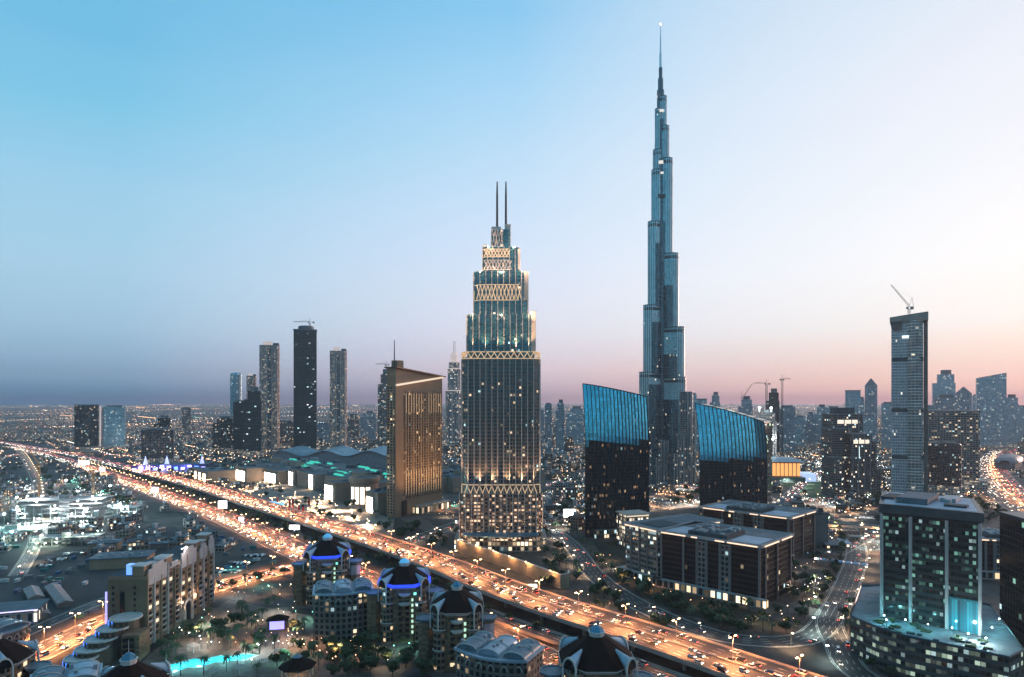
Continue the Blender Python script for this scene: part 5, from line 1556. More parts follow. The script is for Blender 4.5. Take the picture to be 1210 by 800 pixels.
# ------------------------------------------------------------------ courtyard: paving, pool, cabana
def courtyard():
    pav = solid("courtyard_paving", (.13, .1, .08), .8, var=.35, scale=.3)
    g_ = MB(); poly = [(-214, 404), (-206, 350), (-150, 318), (-70, 330), (-100, 400), (-140, 470), (-212, 506)]
    g_.face([(x, y, .012) for x, y in poly]); struct(g_.obj("courtyard_ground", pav))
    water = solid("pool_water", (.05, .5, .6), .12, var=.5, scale=.25, spec=.6)
    cop = solid("pool_coping", (.4, .36, .32), .6)
    def blob(cx, cy, pts, z): return [(cx + x, cy + y, z) for x, y in pts]
    pts = [(-20, -14), (-13, -17), (-7, -9), (0, -8), (4, -2), (12, 0), (20, 2), (24, 8), (17, 11), (9, 7), (3, 8), (-4, 3), (-10, 4), (-15, -2), (-21, -7)]
    cx, cy = -174, 388
    t = thing("swimming_pool", "winding swimming pool glowing turquoise in the courtyard", "swimming pool", (cx, cy, 0))
    m = MB(); m.face([(x, y, .12) for x, y in pts]); m.obj("water", water, t)
    k = MB(); k.prism([(x * 1.08, y * 1.1) for x, y in pts], .0, .1); k.obj("coping", cop, t)
    busy(cx, cy, 16)
    lw = bpy.data.lights.new("pool_light", 'POINT'); lw.energy = 5200; lw.color = (.3, .95, 1); lw.shadow_soft_size = 1.5; lw.volume_factor = 0
    for x, y in ((-14, -10), (-4, -3), (8, 3), (18, 6)):
        o = bpy.data.objects.new("pool_glow", lw); COL.objects.link(o); o.parent = t; o.location = (x, y, 3)
    c = thing("cabana", "small violet lit pavilion screen among the courtyard trees", "pavilion", (-152, 438, 0), .2)
    q = MB(); q.box(0, 3, 0, 7, 12, 7); q.obj("body", SANDDK, c)
    q = MB(); q.box(0, -.7, 1.5, 6.6, 9, .4); q.obj("screen", glow("violet_screen", (.3, .25, 1), 1.3), c)
    q = MB(); q.prism(rect(0, 3, 14, 9), 7, 10, top=rect(0, 3, 2, 1)); q.obj("roof", ROOFTILE, c)
    busy(-152, 440, 10)
    # pavilion with the eight-sided dark roof near the pool
    for (x, y, r, lab) in ((-116, 366, 9.5, "eight sided dark roofed pavilion beside the pool garden"),):
        p = thing("garden_pavilion", lab, "pavilion", (x, y, 0)); busy(x, y, r)
        for k_ in range(8):
            a = k_ * pi / 4 + pi / 8
            q = MB(); q.tube((r * .85 * cos(a), r * .85 * sin(a), 0), (r * .85 * cos(a), r * .85 * sin(a), 6), .35, .3, 8); q.obj("column", WHITETRIM, p)
        q = MB(); q.lathe([(r * 1.05, 6), (r * 1.05, 6.5), (r * .5, 9), (r * .3, 10), (r * .3, 11)], 8, a0=pi / 8); q.obj("roof", ROOFTILE, p)
        q = MB(); q.lathe([(r * .3, 11), (.2, 12.6)], 8, a0=pi / 8); q.obj("lantern", ZINCD, p)
        o = bpy.data.objects.new("pavilion_glow", lw2 := bpy.data.lights.new("pavilion_light", 'POINT')); lw2.energy = 1400; lw2.color = (1, .7, .4); lw2.volume_factor = 0
        COL.objects.link(o); o.parent = p; o.location = (0, 0, 4)
    # pergolas, white frames round the pool
    rng = random.Random(9)
    for k_, (x, y) in enumerate(((-150, 372), (-162, 366), (-140, 380), (-190, 404), (-136, 396), (-178, 352))):
        p = thing("pergola", "white pergola frame standing by the glowing pool", "pergola", (x, y, 0), rng.uniform(0, 3), "white pergolas round the glowing pool"); busy(x, y, 5)
        for sx in (-3, 3):
            for sy in (-2, 2):
                q = MB(); q.box(sx, sy, 0, 3.2, .35, .35); q.obj("post", WHITETRIM, p)
        q = MB()
        for j in range(7): q.box(-3 + j, 0, 3.45, 3.65, .2, 5, bottom=True)
        for sy in (-2, 2): q.box(0, sy, 3.2, 3.45, 7, .25, bottom=True)
        q.obj("beam_grid", WHITETRIM, p)
courtyard()
# ================================================================== MALL, FORECOURT, BUILDING SITES, RIGHT-HAND LOW BUILDINGS
MALLW = solid("mall_limestone", (.3, .22, .165), .75, var=.15, scale=.05)
MALLR = solid("mall_roof", (.085, .11, .125), .85, var=.4, scale=.04)
PORTAL = glow("bright_portal", (1.0, .84, .66), 1.6)
PORTALD = glow("soft_portal", (1.0, .66, .38), .55, (.4, .3, .22))
SKYL = glow("teal_skylight", (.05, .75, .5), .5, (.1, .3, .28))
SKYLD = solid("sleeping_skylight", (.03, .11, .12), .3, metal=.4, var=.3)
MDIR = (-.646, .763)                # along the mall front, away to the left
MROT = atan2(-MDIR[1], -MDIR[0])    # local +x runs toward the camera's right along the front
def mall_hall(label, px, py, w, d, h, portals, seed, name="mall_hall", canopy=False, lights=6):
    """front-left corner seen at px,py on the ground; portals = [(x0, x1, z0, z1, bright)] on the front"""
    rng = random.Random(seed)
    x, y = gp(px, py)
    t = thing(name, label, "shopping mall", (x, y, 0), MROT)
    c, s_ = cos(MROT), sin(MROT)
    busy_rect([(x + a * c - b * s_, y + a * s_ + b * c) for a, b in ((0, 0), (w, 0), (w, d), (0, d))], 5)
    b = MB(); b.box(w / 2, d / 2, 0, h, w, d); b.obj("body", MALLW, t)
    k = MB(); k.box(w / 2, d / 2, h, h + 1.6, w + 1.6, d + 1.6, bottom=True); k.obj("cornice", MALLW if not canopy else CREAM, t)
    r = MB(); r.box(w / 2, d / 2, h + 1.6, h + 1.7, w - 1, d - 1); r.obj("roof", MALLR, t)
    for x0, x1, z0, z1, br in portals:
        p = MB(); p.box((x0 + x1) / 2, -.25, z0, z1, x1 - x0, .5); po = p.obj("lit_portal", PORTAL if br else PORTALD, t)
        f = MB(); f.box((x0 + x1) / 2, -1.0, z1, z1 + 1.6, x1 - x0 + 3, 2.0, bottom=True)
        for xx in (x0 - .8, x1 + .8): f.box(xx, -1.0, 0, z1, 1.4, 2.0)
        if br:
            for j in range(1, 4): f.box(x0 + (x1 - x0) * j / 4, -.75, z0, z1, .5, .5)
        f.obj("portal_frame", CREAM, po)
        d_ = bpy.data.lights.new("portal_light", 'AREA'); d_.energy = (5200 if br else 2600) * (x1 - x0) ; d_.color = (1, .74, .5) if br else (1, .6, .32); d_.shape = 'RECTANGLE'; d_.size = x1 - x0; d_.size_y = z1 - z0; d_.volume_factor = 0
        o = bpy.data.objects.new("portal_glow", d_); COL.objects.link(o); o.parent = t; o.location = ((x0 + x1) / 2, -2.2, (z0 + z1) / 2); o.rotation_euler = (RAD(90), 0, 0)
    for j in range(lights):
        xx, yy = rng.uniform(4, max(5, w - 10)), rng.uniform(6, d - 8)
        u = MB(); u.box(xx, yy, h + 1.7, h + 1.7 + rng.uniform(1, 4), rng.uniform(4, 12), rng.uniform(3, 9)); u.obj("roof_unit", rng.choice([ROOFEQ, ROOFDARK, MALLR]), t)
    for j in range(5):           # along the front roof edge, warm cove
        pass
    return t
mall_hall("long low mall wing with three glowing bays behind the violet lit fair", 229, 565, 88, 50, 18, [(12, 22, 1, 14, 0), (38, 50, 1, 14, 0), (66, 80, 1, 14, 0)], 1)
mall_hall("mall block with two bright square portals next to the three bay wing", 278, 566, 62, 60, 23, [(3, 26, 1, 18, 1), (32, 56, 1, 18, 1)], 2)
mall_hall("mall block with one broad bright shopfront between the square portals and the pylon", 313, 568, 62, 70, 21, [(4, 54, 2, 16, 1)], 3)
mall_hall("narrow mall gatehouse with a tall white lit doorway", 341, 572, 28, 40, 26, [(5, 22, 0, 22, 1)], 4)
mall_hall("dark mall block with a tall narrow lit panel at its corner", 351, 574, 75, 80, 24, [(54, 68, 2, 24, 1)], 5)
mall_hall("mall block with the largest bright glass front beside the rotunda", 384, 590, 34, 70, 26, [(3, 29, 1, 22, 1)], 6)
mall_hall("mall block with bright glass front right beside the brown slab hotel", 432, 604, 34, 60, 26, [(6, 22, 1, 20, 1)], 7)
def rotunda():
    x, y = gp(428, 596)
    t = thing("mall_rotunda", "round mall entrance hall with a heavy ring cornice and glowing glass doors", "shopping mall", (x, y + 14, 0))
    busy(x, y + 14, 24)
    r = 20
    b = MB(); b.lathe([(r, 0), (r, 33)], 28); b.obj("drum", MALLW, t)
    k = MB(); k.lathe([(r + .4, 29), (r + 2.6, 33), (r + 2.6, 38), (r - 1, 38), (r - 1, 36)], 28); k.obj("ring_cornice", MALLW, t)
    k = MB(); k.lathe([(r - 1, 36.2), (4, 38.5), (.1, 38.8)], 28); k.obj("roof", MALLR, t)
    for a0 in (-2.45, -2.05, -1.65, -1.25):
        p = MB()
        for j in range(4):
            a, a1 = a0 + j * .075, a0 + (j + 1) * .075
            R_2 = r + .3
            p.face([(R_2 * cos(a), R_2 * sin(a), 1), (R_2 * cos(a1), R_2 * sin(a1), 1), (R_2 * cos(a1), R_2 * sin(a1), 25), (R_2 * cos(a), R_2 * sin(a), 25)])
        p.obj("lit_glass", PORTAL, t)
rotunda()
# the deep mall body behind the fronts, and the wavy-roofed hall
def mall_body(label, x, y, w, d, h, rot, seed, n_sky, teal):
    rng = random.Random(seed)
    t = thing("mall_roofscape", label, "shopping mall", (x, y, 0), rot)
    busy_rect(rect(x, y, w, d, rot), 6)
    b = MB(); b.box(0, 0, 0, h, w, d); b.obj("body", MALLW, t)
    r = MB(); r.box(0, 0, h, h + .2, w - 1.5, d - 1.5); r.obj("roof", MALLR, t)
    for i in range(n_sky):
        xx, yy = rng.uniform(-w * .42, w * .42), -d * .44 + d * .88 * (i + .5) / n_sky
        l = rng.uniform(18, 48)
        k = MB(); k.prism(rect(xx, yy, l, 6), h + .2, h + 3.2, top=rect(xx, yy, l - 1, .6)); k.obj("skylight", SKYL if rng.random() < teal else SKYLD, t)
    for i in range(26):
        xx, yy = rng.uniform(-w * .46, w * .46), rng.uniform(-d * .46, d * .46)
        u = MB(); u.box(xx, yy, h + .2, h + rng.uniform(1.5, 6), rng.uniform(4, 22), rng.uniform(4, 12)); u.obj("roof_unit", rng.choice([ROOFEQ, ROOFDARK, MALLR, ROOFBLUE]), t)
    for i in range(3):
        u = MB(); xx = rng.uniform(-w * .35, w * .35); u.box(xx, -d * .3, h + .2, h + 9, 26, 18, ms=0, mt=1); u.obj("roof_hall", [MALLW, MALLR], t)
mall_body("mall roofscape with teal glowing skylights behind the bright portals", -395, 1330, 300, 120, 22, MROT, 2, 12, .8)
mall_body("mall roofscape with teal skylights directly behind the brown slab hotel", -215, 1130, 190, 150, 24, MROT, 3, 12, .7)
mall_body("dark mall roofscape beyond the twin mast tower's left side", -60, 1200, 130, 200, 24, MROT, 4, 9, .25)
def wavy_hall():
    x, y = ax(400, 1560), 1560
    t = thing("wavy_roof_hall", "long hall under a rippling blue and grey wave roof behind the mall", "exhibition hall", (x, y, 0), RAD(-14))
    busy_rect(rect(x, y, 300, 90, RAD(-14)), 6)
    L_, D, n = 290.0, 80.0, 48
    f = lambda k: 32 + 6 * sin(k / n * pi * 5.4) + 5 * k / n
    b = MB()
    for k in range(n):
        x0, x1 = -L_ / 2 + L_ * k / n, -L_ / 2 + L_ * (k + 1) / n
        b.face([(x0, -D / 2, 0), (x1, -D / 2, 0), (x1, -D / 2, f(k + 1) - 5), (x0, -D / 2, f(k) - 5)])
    b.obj("front_wall", solid("pinkish_grey_panel", (.3, .25, .26), .7), t)
    r = MB()
    for k in range(n):
        x0, x1 = -L_ / 2 + L_ * k / n, -L_ / 2 + L_ * (k + 1) / n
        z0, z1 = f(k), f(k + 1)
        r.face([(x0, -D / 2 - 6, z0 - 5), (x1, -D / 2 - 6, z1 - 5), (x1, D / 2, z1), (x0, D / 2, z0)])
        r.face([(x0, -D / 2 - 6, z0 - 6.2), (x1, -D / 2 - 6, z1 - 6.2), (x1, -D / 2 - 6, z1 - 5), (x0, -D / 2 - 6, z0 - 5)])
        r.face([(x1, D / 2, 0), (x0, D / 2, 0), (x0, D / 2, z0), (x1, D / 2, z1)])
    for s_ in (0, n):
        xx = -L_ / 2 + L_ * s_ / n
        r.face([(xx, -D / 2, 0), (xx, D / 2, 0), (xx, D / 2, f(s_)), (xx, -D / 2, f(s_) - 5)])
    r.obj("wave_roof", solid("wave_roof_metal", (.17, .27, .33), .45, metal=.4, var=.3, scale=.03), t, smooth=False)
wavy_hall()
def plaza_ground():
    pv = solid("forecourt_paving", (.21, .165, .13), .75, var=.4, scale=.06)
    q = [gp(255, 570), gp(330, 600), gp(400, 628), gp(462, 640), gp(466, 614), gp(404, 592), gp(350, 571), gp(285, 562)]
    m = MB(); m.face([(x, y, .014) for x, y in q]); struct(m.obj("forecourt_ground", pv))
    sand = solid("bare_sand", (.045, .045, .047), .95, var=.45, scale=.02)
    q = [gp(-60, 690), gp(-40, 640), gp(60, 636), (-400, 800), (-318, 700), (-310, 560), (-318, 430), (-360, 400)]
    m = MB(); m.face([(x, y, .016) for x, y in q]); struct(m.obj("bare_sand_lot", sand))
    lawn = solid("lawn", (.07, .12, .05), .9, var=.3, scale=.06)
    q = [gp(922, 572), gp(960, 588), gp(1010, 590), gp(1040, 578), gp(1000, 572), gp(960, 568)]
    m = MB(); m.face([(x, y, .05) for x, y in q]); o = m.obj("lawn", lawn); struct(o)
    busy_rect(q, 0)
    dk = solid("planted_slope", (.022, .026, .018), .95, var=.5, scale=.08)
    q = [gp(700, 640), gp(735, 690), gp(800, 725), gp(900, 745), gp(945, 742), gp(905, 728), gp(800, 690), gp(735, 640)]
    m = MB(); m.face([(x, y, .018) for x, y in q]); struct(m.obj("garden_ground", dk))
plaza_ground()

# billboards: bright white screens on a post
def billboard(label, px, py, w, h, leg, energy=9000, col=(1, .95, .98), base=None, rot=0.0, strength=3.0):
    x, y = gp(px, py)
    t = thing("billboard", label, "billboard", (x, y, 0), rot)
    p = MB(); p.tube((0, .4, 0), (0, .4, leg + h * .5), .55, .45, 8); p.obj("post", STEEL, t)
    f = MB(); f.box(0, .3, leg, leg + h, w + .8, .6, bottom=True); fo = f.obj("frame", DSTEEL, t)
    s_ = MB(); s_.box(0, -.1, leg + .4, leg + h - .4, w, .2); s_.obj("screen", glow(f"screen_{strength:.0f}", col, strength), fo)
    d = bpy.data.lights.new("screen_light", 'AREA'); d.energy = energy; d.color = col; d.shape = 'RECTANGLE'; d.size = w; d.size_y = h; d.volume_factor = 0
    o = bpy.data.objects.new("screen_glow", d); COL.objects.link(o); o.parent = t; o.location = (0, -.6, leg + h / 2); o.rotation_euler = (RAD(90), 0, 0)
    busy(x, y, 4)
billboard("bright white billboard on a tall post between the highways near the forecourt", 263, 608, 11, 10, 8, 6000, strength=2)
billboard("blazing white screen on the ground highway verge beside a lamp", 285, 618, 5, 4, 3, 7000, strength=3)
billboard("wide pinkish white screen behind the first dome tower", 348, 630, 11, 5, 4, 10000, (1, .85, .95), strength=3)
billboard("blazing screen beside the highway below the violet lit fair", 183, 585, 10, 8, 4, 14000, (.95, .97, 1), strength=4)
billboard("double width white screen where the highway bends far left", 99, 550, 24, 8, 3, 20000, (1, .97, 1), strength=3)
billboard("small white screen on the far stretch of the ground highway", 121, 558, 9, 7, 3, 14000, (1, .97, 1), strength=3)
billboard("white lit hoarding at the retaining wall by the twin mast tower", 628, 700, 8, 5, 1.5, 5000, (1, .85, .65), strength=2)
billboard("white lit panel high between the twin mast tower and blue wedge", 673, 618, 14, 10, 7, 5000, (.9, 1, .97), strength=2)
# violet lit fair
def fair():
    x, y = gp(200, 556)
    t = thing("violet_pavilion", "low blue and violet lit event pavilion left of the mall", "pavilion", (x, y, 0), RAD(12))
    busy_rect(rect(x, y + 30, 160, 70, RAD(12)), 4)
    b = MB(); b.box(0, 30, 0, 12, 150, 56, ms=0, mt=1); b.obj("body", [solid("navy_panel", (.03, .04, .12), .5), MALLR], t)
    for k in range(11):
        q = MB(); q.box(-68 + k * 13.5, -.4, 1, 6 + (k * 5 % 7), 8, .8); q.obj("light_panel", glow("violet_panel" if k % 3 else "blue_panel_glow", (.5, .4, 1) if k % 3 else (.05, .2, 1), 1.5), t)
    for k, xx in enumerate((-52, -10, 60)):
        q = MB(); q.prism(rect(xx, 20, 8, 8), 12, 30, top=rect(xx, 20, .5, .5)); q.obj("light_spike", glow("spike_glow", (.45, .5, 1), .8), t)
    d = bpy.data.lights.new("fair_light", 'POINT'); d.energy = 30000; d.color = (.3, .3, 1); d.shadow_soft_size = 2; d.volume_factor = 0
    for xx in (-50, -10, 30):
        o = bpy.data.objects.new("fair_glow", d); COL.objects.link(o); o.parent = t; o.location = (xx, -14, 8)
fair()
# red banners and blue tent on the forecourt
rngb = random.Random(21)
for k, (px, py) in enumerate(((327, 600), (341, 603), (345, 602), (357, 612), (352, 606), (364, 600))):
    x, y = gp(px, py)
    t = thing("banner_mast", "tall red banner mast standing on the mall forecourt", "banner", (x, y, 0), rngb.uniform(-.4, .4), "red banner masts on the mall forecourt")
    m = MB(); m.tube((0, 0, 0), (0, 0, 15), .18, .14, 6); m.obj("mast", STEEL, t)
    b = MB(); b.box(1.4, 0, 3, 14.5, 2.4, .12, bottom=True); b.obj("banner", solid("red_banner", (.5, .035, .03), .7), t)
x, y = gp(322, 600)
tent = thing("blue_tent", "blue lit canopy tent beside the red banners", "tent", (x, y, 0), .3)
q = MB(); q.prism(rect(0, 0, 30, 16), 4, 9, top=rect(0, 0, 8, 1), bottom=True); q.obj("canopy", glow("blue_tent_glow", (.15, .55, 1), .7, (.2, .4, .6)), tent)
for sx in (-14, 14):
    for sy in (-7, 7):
        q = MB(); q.tube((sx, sy, 0), (sx, sy, 4.1), .2, .2, 6); q.obj("pole", STEEL, tent)
busy(x, y, 14)
# forecourt lights
pl = light("plaza_light", 42000, (1, .74, .5), spot=True)
def plaza_lamp(x, y, group, label):
    t = thing("plaza_lamp", label, "lamp", (x, y, 0), 0, group)
    p = MB(); p.tube((0, 0, 0), (0, 0, 8), .14, .1, 6); p.obj("pole", STEEL, t)
    h = MB(); h.lathe([(.1, 8), (.6, 8.4), (.1, 8.8)], 8); h.obj("lamp_globe", WARM_LAMP, t)
    o = bpy.data.objects.new("lamp_light", pl); COL.objects.link(o); o.parent = t; o.location = (0, 0, 7.9)
fore = [gp(255, 570), gp(330, 600), gp(400, 628), gp(462, 640), gp(466, 614), gp(404, 592), gp(350, 571), gp(285, 562)]
rp = random.Random(31); n_ = 0
while n_ < 34:
    x, y = rp.uniform(-480, -120), rp.uniform(700, 1330)
    if in_poly(x, y, fore) and free(x, y, 2):
        plaza_lamp(x, y, "globe lamps on the mall forecourt", "warm globe lamp on the mall forecourt"); busy(x, y, 1); n_ += 1

# ------------------------------------------------------------------ retaining wall under the twin-mast tower, glowing from the road
def retaining():
    pts = [gp(540, 652), gp(590, 668), gp(640, 687), gp(668, 697), gp(672, 690)]
    sp = spline([(x, y, 0) for x, y in pts], 8)
    t = thing("retaining_wall", "tall tan retaining wall along the highway below the twin mast tower", "wall")
    w = MB(); wall_ribbon(w, sp, 0, 1.0, 0, 11.0); w.obj("wall", solid("tan_wall", (.36, .23, .14), .8, var=.2), t)
    c = MB(); wall_ribbon(c, sp, 0, 1.5, 11.0, 11.6); c.obj("coping", CREAM, t)
    for a, b in zip(sp, sp[1:]): SEGS.append((a[0], a[1], b[0], b[1], 2))
    wl = light("wall_light", 5200, (1, .55, .25), spot=False, radius=.5)
    for i in range(1, len(sp) - 1, 3):
        p = offs(sp[i], 4.0)
        t2 = thing("wall_lamp_post", "slim lamp post lighting the tan retaining wall", "street lamp", (p[0], p[1], 0), 0, "slim lamp posts along the tan retaining wall")
        q = MB(); q.tube((0, 0, 0), (0, 0, 13), .14, .1, 5); q.obj("pole", STEEL, t2)
        q = MB(); q.box(0, 0, 13, 13.4, .9, .6, bottom=True); q.obj("lamp_head", SODIUM, t2)
        o = bpy.data.objects.new("lamp_light", wl); COL.objects.link(o); o.parent = t2; o.location = (0, 0, 12.6)
retaining()

# ------------------------------------------------------------------ building sites on the left
SITEC = solid("raw_concrete", (.25, .25, .245), .9, var=.25, scale=.15)
def frame_building(label, x, y, rot, nx, ny, bay, floors, fh, lampd, seed, name="building_shell"):
    t = thing(name, label, "building site", (x, y, 0), rot)
    W, D = nx * bay, ny * bay
    busy_rect(rect(x, y, W, D, rot), 4)
    cm = MB(); cm.box(0, 0, 0, fh - .35, .8, .8); c0 = cm.obj("column", SITEC, t)
    cnt = 0
    for f in range(floors):
        s_ = MB(); s_.box(0, 0, (f + 1) * fh - .35, (f + 1) * fh, W + 1.5, D + 1.5, bottom=True); s_.obj("floor_slab", SITEC, t)
        for i in range(nx + 1):
            for j in (0, ny):
                if cnt < 98: part_copy(c0, t, (-W / 2 + i * bay, -D / 2 + j * bay, f * fh)); cnt += 1
    bpy.data.objects.remove(c0)
    core = MB(); core.box(0, 0, 0, floors * fh + 4, bay * 1.3, bay); core.obj("stair_core", SITEC, t)
    rng = random.Random(seed)
    for f in range(floors + 1):
        for k in range(3 if f < floors else 4):
            xx, yy = rng.uniform(-W / 2, W / 2), -D / 2 + (1.2 if f < floors else rng.uniform(0, D))
            q = MB(); q.lathe([(.1, f * fh + fh * .62), (.75, f * fh + fh * .75), (.1, f * fh + fh * .88)], 6, (xx, yy)); q.obj("work_light", WHITE_LAMP, t)
            o = bpy.data.objects.new("work_glow", lampd); COL.objects.link(o); o.parent = t; o.location = (xx, yy - 1.6, f * fh + fh * .7)
WORK = light("work_light", 26000, (.82, .93, 1.0), spot=False, radius=.8)
WORKT = light("teal_work_light", 14000, (.35, 1.0, .85), spot=False, radius=.8)
x, y = gp(78, 618); frame_building("floodlit concrete frame of a new building, brightest on the left sites", x, y, RAD(10), 10, 4, 9, 6, 5, WORK, 1)
x, y = gp(134, 608); frame_building("smaller lit concrete frame right of the brightest building shell", x, y, RAD(12), 7, 3, 9, 2, 5, light("work_light_small", 9000, (.75, .95, 1.0), spot=False), 2)
x, y = gp(14, 630); frame_building("low teal lit foundation deck at the left picture edge", x, y, RAD(25), 7, 4, 9, 1, 5, WORKT, 3)
x, y = gp(80, 642); frame_building("dark low frame with dim green lights below the brightest building shell", x, y, RAD(10), 9, 3, 7, 2, 4, light("dim_work_light", 2500, (.8, 1, .75), spot=False), 4)
CRANE = solid("crane_yellow", (.42, .22, .06), .55, var=.2)
def crane(label, x, y, base, H, jib, rot, mat=CRANE, luff=0.0, sc=1.0, group=None, beacon=False):
    """tower crane: lattice mast, cab, jib and counter jib with a hanging ballast block"""
    t = thing("tower_crane", label, "crane", (x, y, base), rot, group)
    w = 1.1 * sc
    m = MB()
    for sx in (-w, w):
        for sy in (-w, w): m.tube((sx, sy, 0), (sx, sy, H), .22 * sc, .22 * sc, 4)
    n = max(4, int(H / (4 * sc)))
    for k in range(n):
        z0, z1 = H * k / n, H * (k + 1) / n
        for (a, b) in (((-w, -w), (w, -w)), ((w, -w), (w, w)), ((w, w), (-w, w)), ((-w, w), (-w, -w))):
            m.tube((*a, z0), (*b, z1), .12 * sc, .12 * sc, 3, cap=False)
    m.obj("mast", mat, t)
    c = MB(); c.box(2.2 * sc, 0, H - 1, H + 1.8, 2 * sc, 1.8 * sc, bottom=True); c.obj("cab", mat, t)
    j = MB()
    cl, sl = cos(luff), sin(luff)
    P = lambda s_, lat, up: (s_ * cl - up * sl, lat, H + 2 + s_ * sl + up * cl)
    seg = max(5, int(jib / 6))
    for k in range(seg):
        s0, s1 = jib * k / seg, jib * (k + 1) / seg
        h0, h1 = 2.0 * sc * (1 - .5 * k / seg), 2.0 * sc * (1 - .5 * (k + 1) / seg)
        for lat in (-.8 * sc, .8 * sc): j.tube(P(s0, lat, 0), P(s1, lat, 0), .18 * sc, .18 * sc, 4)
        j.tube(P(s0, 0, h0), P(s1, 0, h1), .18 * sc, .18 * sc, 4)
        j.tube(P(s0, -.8 * sc, 0), P(s1, 0, h1), .1 * sc, .1 * sc, 3); j.tube(P(s1, .8 * sc, 0), P(s0, 0, h0), .1 * sc, .1 * sc, 3)
    jo = j.obj("jib", mat, t)
    cj = MB(); L2 = jib * (.3 if luff == 0 else .16)
    for lat in (-.8 * sc, .8 * sc): cj.tube((0, lat, H + 2), (-L2, lat, H + 2), .2 * sc, .2 * sc, 4)
    cj.box(-L2 * .55, 0, H + 1.9, H + 2.2, L2 * .9, 1.6 * sc, bottom=True); cjo = cj.obj("counter_jib", mat, t)
    b = MB(); b.box(-L2 + 2 * sc, 0, H - 1.5, H + 1.9, 3.4 * sc, 1.5 * sc, bottom=True); b.obj("counterweight", CONC, cjo)
    a = MB(); apex = (0, 0, H + 2 + 7 * sc)
    if luff:
        apex = (-L2 * .7, 0, H + 2 + 12 * sc)
        a.tube((0, 0, H + 2), apex, .2 * sc, .2 * sc, 4); a.tube((-L2, 0, H + 2), apex, .15 * sc, .15 * sc, 4)
    else:
        a.tube((0, 0, H + 2), apex, .3 * sc, .2 * sc, 4)
    a.tube(apex, P(jib * .7, 0, 1.5 * sc), .08 * sc, .08 * sc, 3); a.tube(apex, (-L2 * .9, 0, H + 2), .08 * sc, .08 * sc, 3)
    a.obj("tie_rod", mat, jo)
    return t
x, y = gp(46, 606); crane("orange lit tower crane at the left edge of the building sites", x, y, 0, 62, 30, RAD(200), luff=RAD(58))
x, y = gp(110, 606); crane("orange tower crane between the two lit building shells", x, y, 0, 50, 34, RAD(20), luff=RAD(60))
od = light("mast_light", 9000, (1, .5, .2), spot=False)
for px, py in ((44, 608), (108, 608)):
    x, y = gp(px, py)
    t = thing("site_lamp", "orange flood lamp at the foot of a site crane", "lamp", (x - 4, y - 8, 0), 0, "orange flood lamps at the site cranes")
    q = MB(); q.tube((0, 0, 0), (0, 0, 9), .15, .12, 5); q.obj("pole", STEEL, t)
    q = MB(); q.box(0, 0, 9, 9.6, 1.2, .8, bottom=True); q.obj("lamp_head", SODIUM, t)
    o = bpy.data.objects.new("lamp_light", od); COL.objects.link(o); o.parent = t; o.location = (0, .8, 10)
# teal floodlight masts
for k, (px, py, dd) in enumerate(((20, 600, WORKT), (5, 622, WORKT), (30, 632, WORKT), (60, 600, WORK), (150, 612, WORKT), (120, 600, WORK), (92, 592, WORK), (14, 645, WORKT), (45, 646, WORKT), (0, 598, WORK), (78, 578, WORK), (130, 585, WORK))):
    x, y = gp(px, py)
    if not free(x, y, 1): continue
    t = thing("floodlight_mast", "teal white floodlight mast among the building sites" , "floodlight", (x, y, 0), 0, "floodlight masts among the building sites")
    q = MB(); q.tube((0, 0, 0), (0, 0, 14), .18, .14, 5); q.obj("pole", STEEL, t)
    q = MB(); q.box(0, 0, 14, 15.4, 2.6, .8, bottom=True); q.obj("lamp_head", WHITE_LAMP if dd is WORK else glow("teal_flood", (.35, 1, .85), 18), t)
    o = bpy.data.objects.new("lamp_light", dd); COL.objects.link(o); o.parent = t; o.location = (0, -1.6, 14)
    busy(x, y, 3)
# flat roofed site offices
def flat_pavilion(label, px, py, w, d, h, rot, wallm, name="flat_pavilion"):
    x, y = gp(px, py)
    t = thing(name, label, "pavilion", (x, y, 0), rot)
    busy_rect(rect(x, y + d / 2, w, d, rot), 3)
    b = MB(); b.box(0, d / 2, 0, h, w, d); b.obj("body", wallm, t)
    r = MB(); r.box(0, d / 2, h, h + .9, w + 2.4, d + 2.4, bottom=True); r.obj("roof", ROOFBLUE, t)
    for k in range(5):
        q = MB(); q.box(-w * .35 + k * w * .17, d * (.3 + .1 * (k % 3)), h + .9, h + 2 + (k % 2), 3, 2.2); q.obj("roof_unit", ROOFEQ, t)
tanlit = solid("tan_panel", (.34, .22, .14), .8, var=.2)
flat_pavilion("low tan pavilion with a broad blue flat roof behind the beige hotel", 140, 672, 46, 26, 9, RAD(14), tanlit)
flat_pavilion("small blue roofed pavilion set back beyond the tan one", 121, 652, 26, 18, 8, RAD(14), tanlit)
flat_pavilion("narrow grey shed behind the two blue roofed pavilions", 172, 650, 40, 10, 5, RAD(20), solid("grey_shed", (.2, .17, .16), .8))
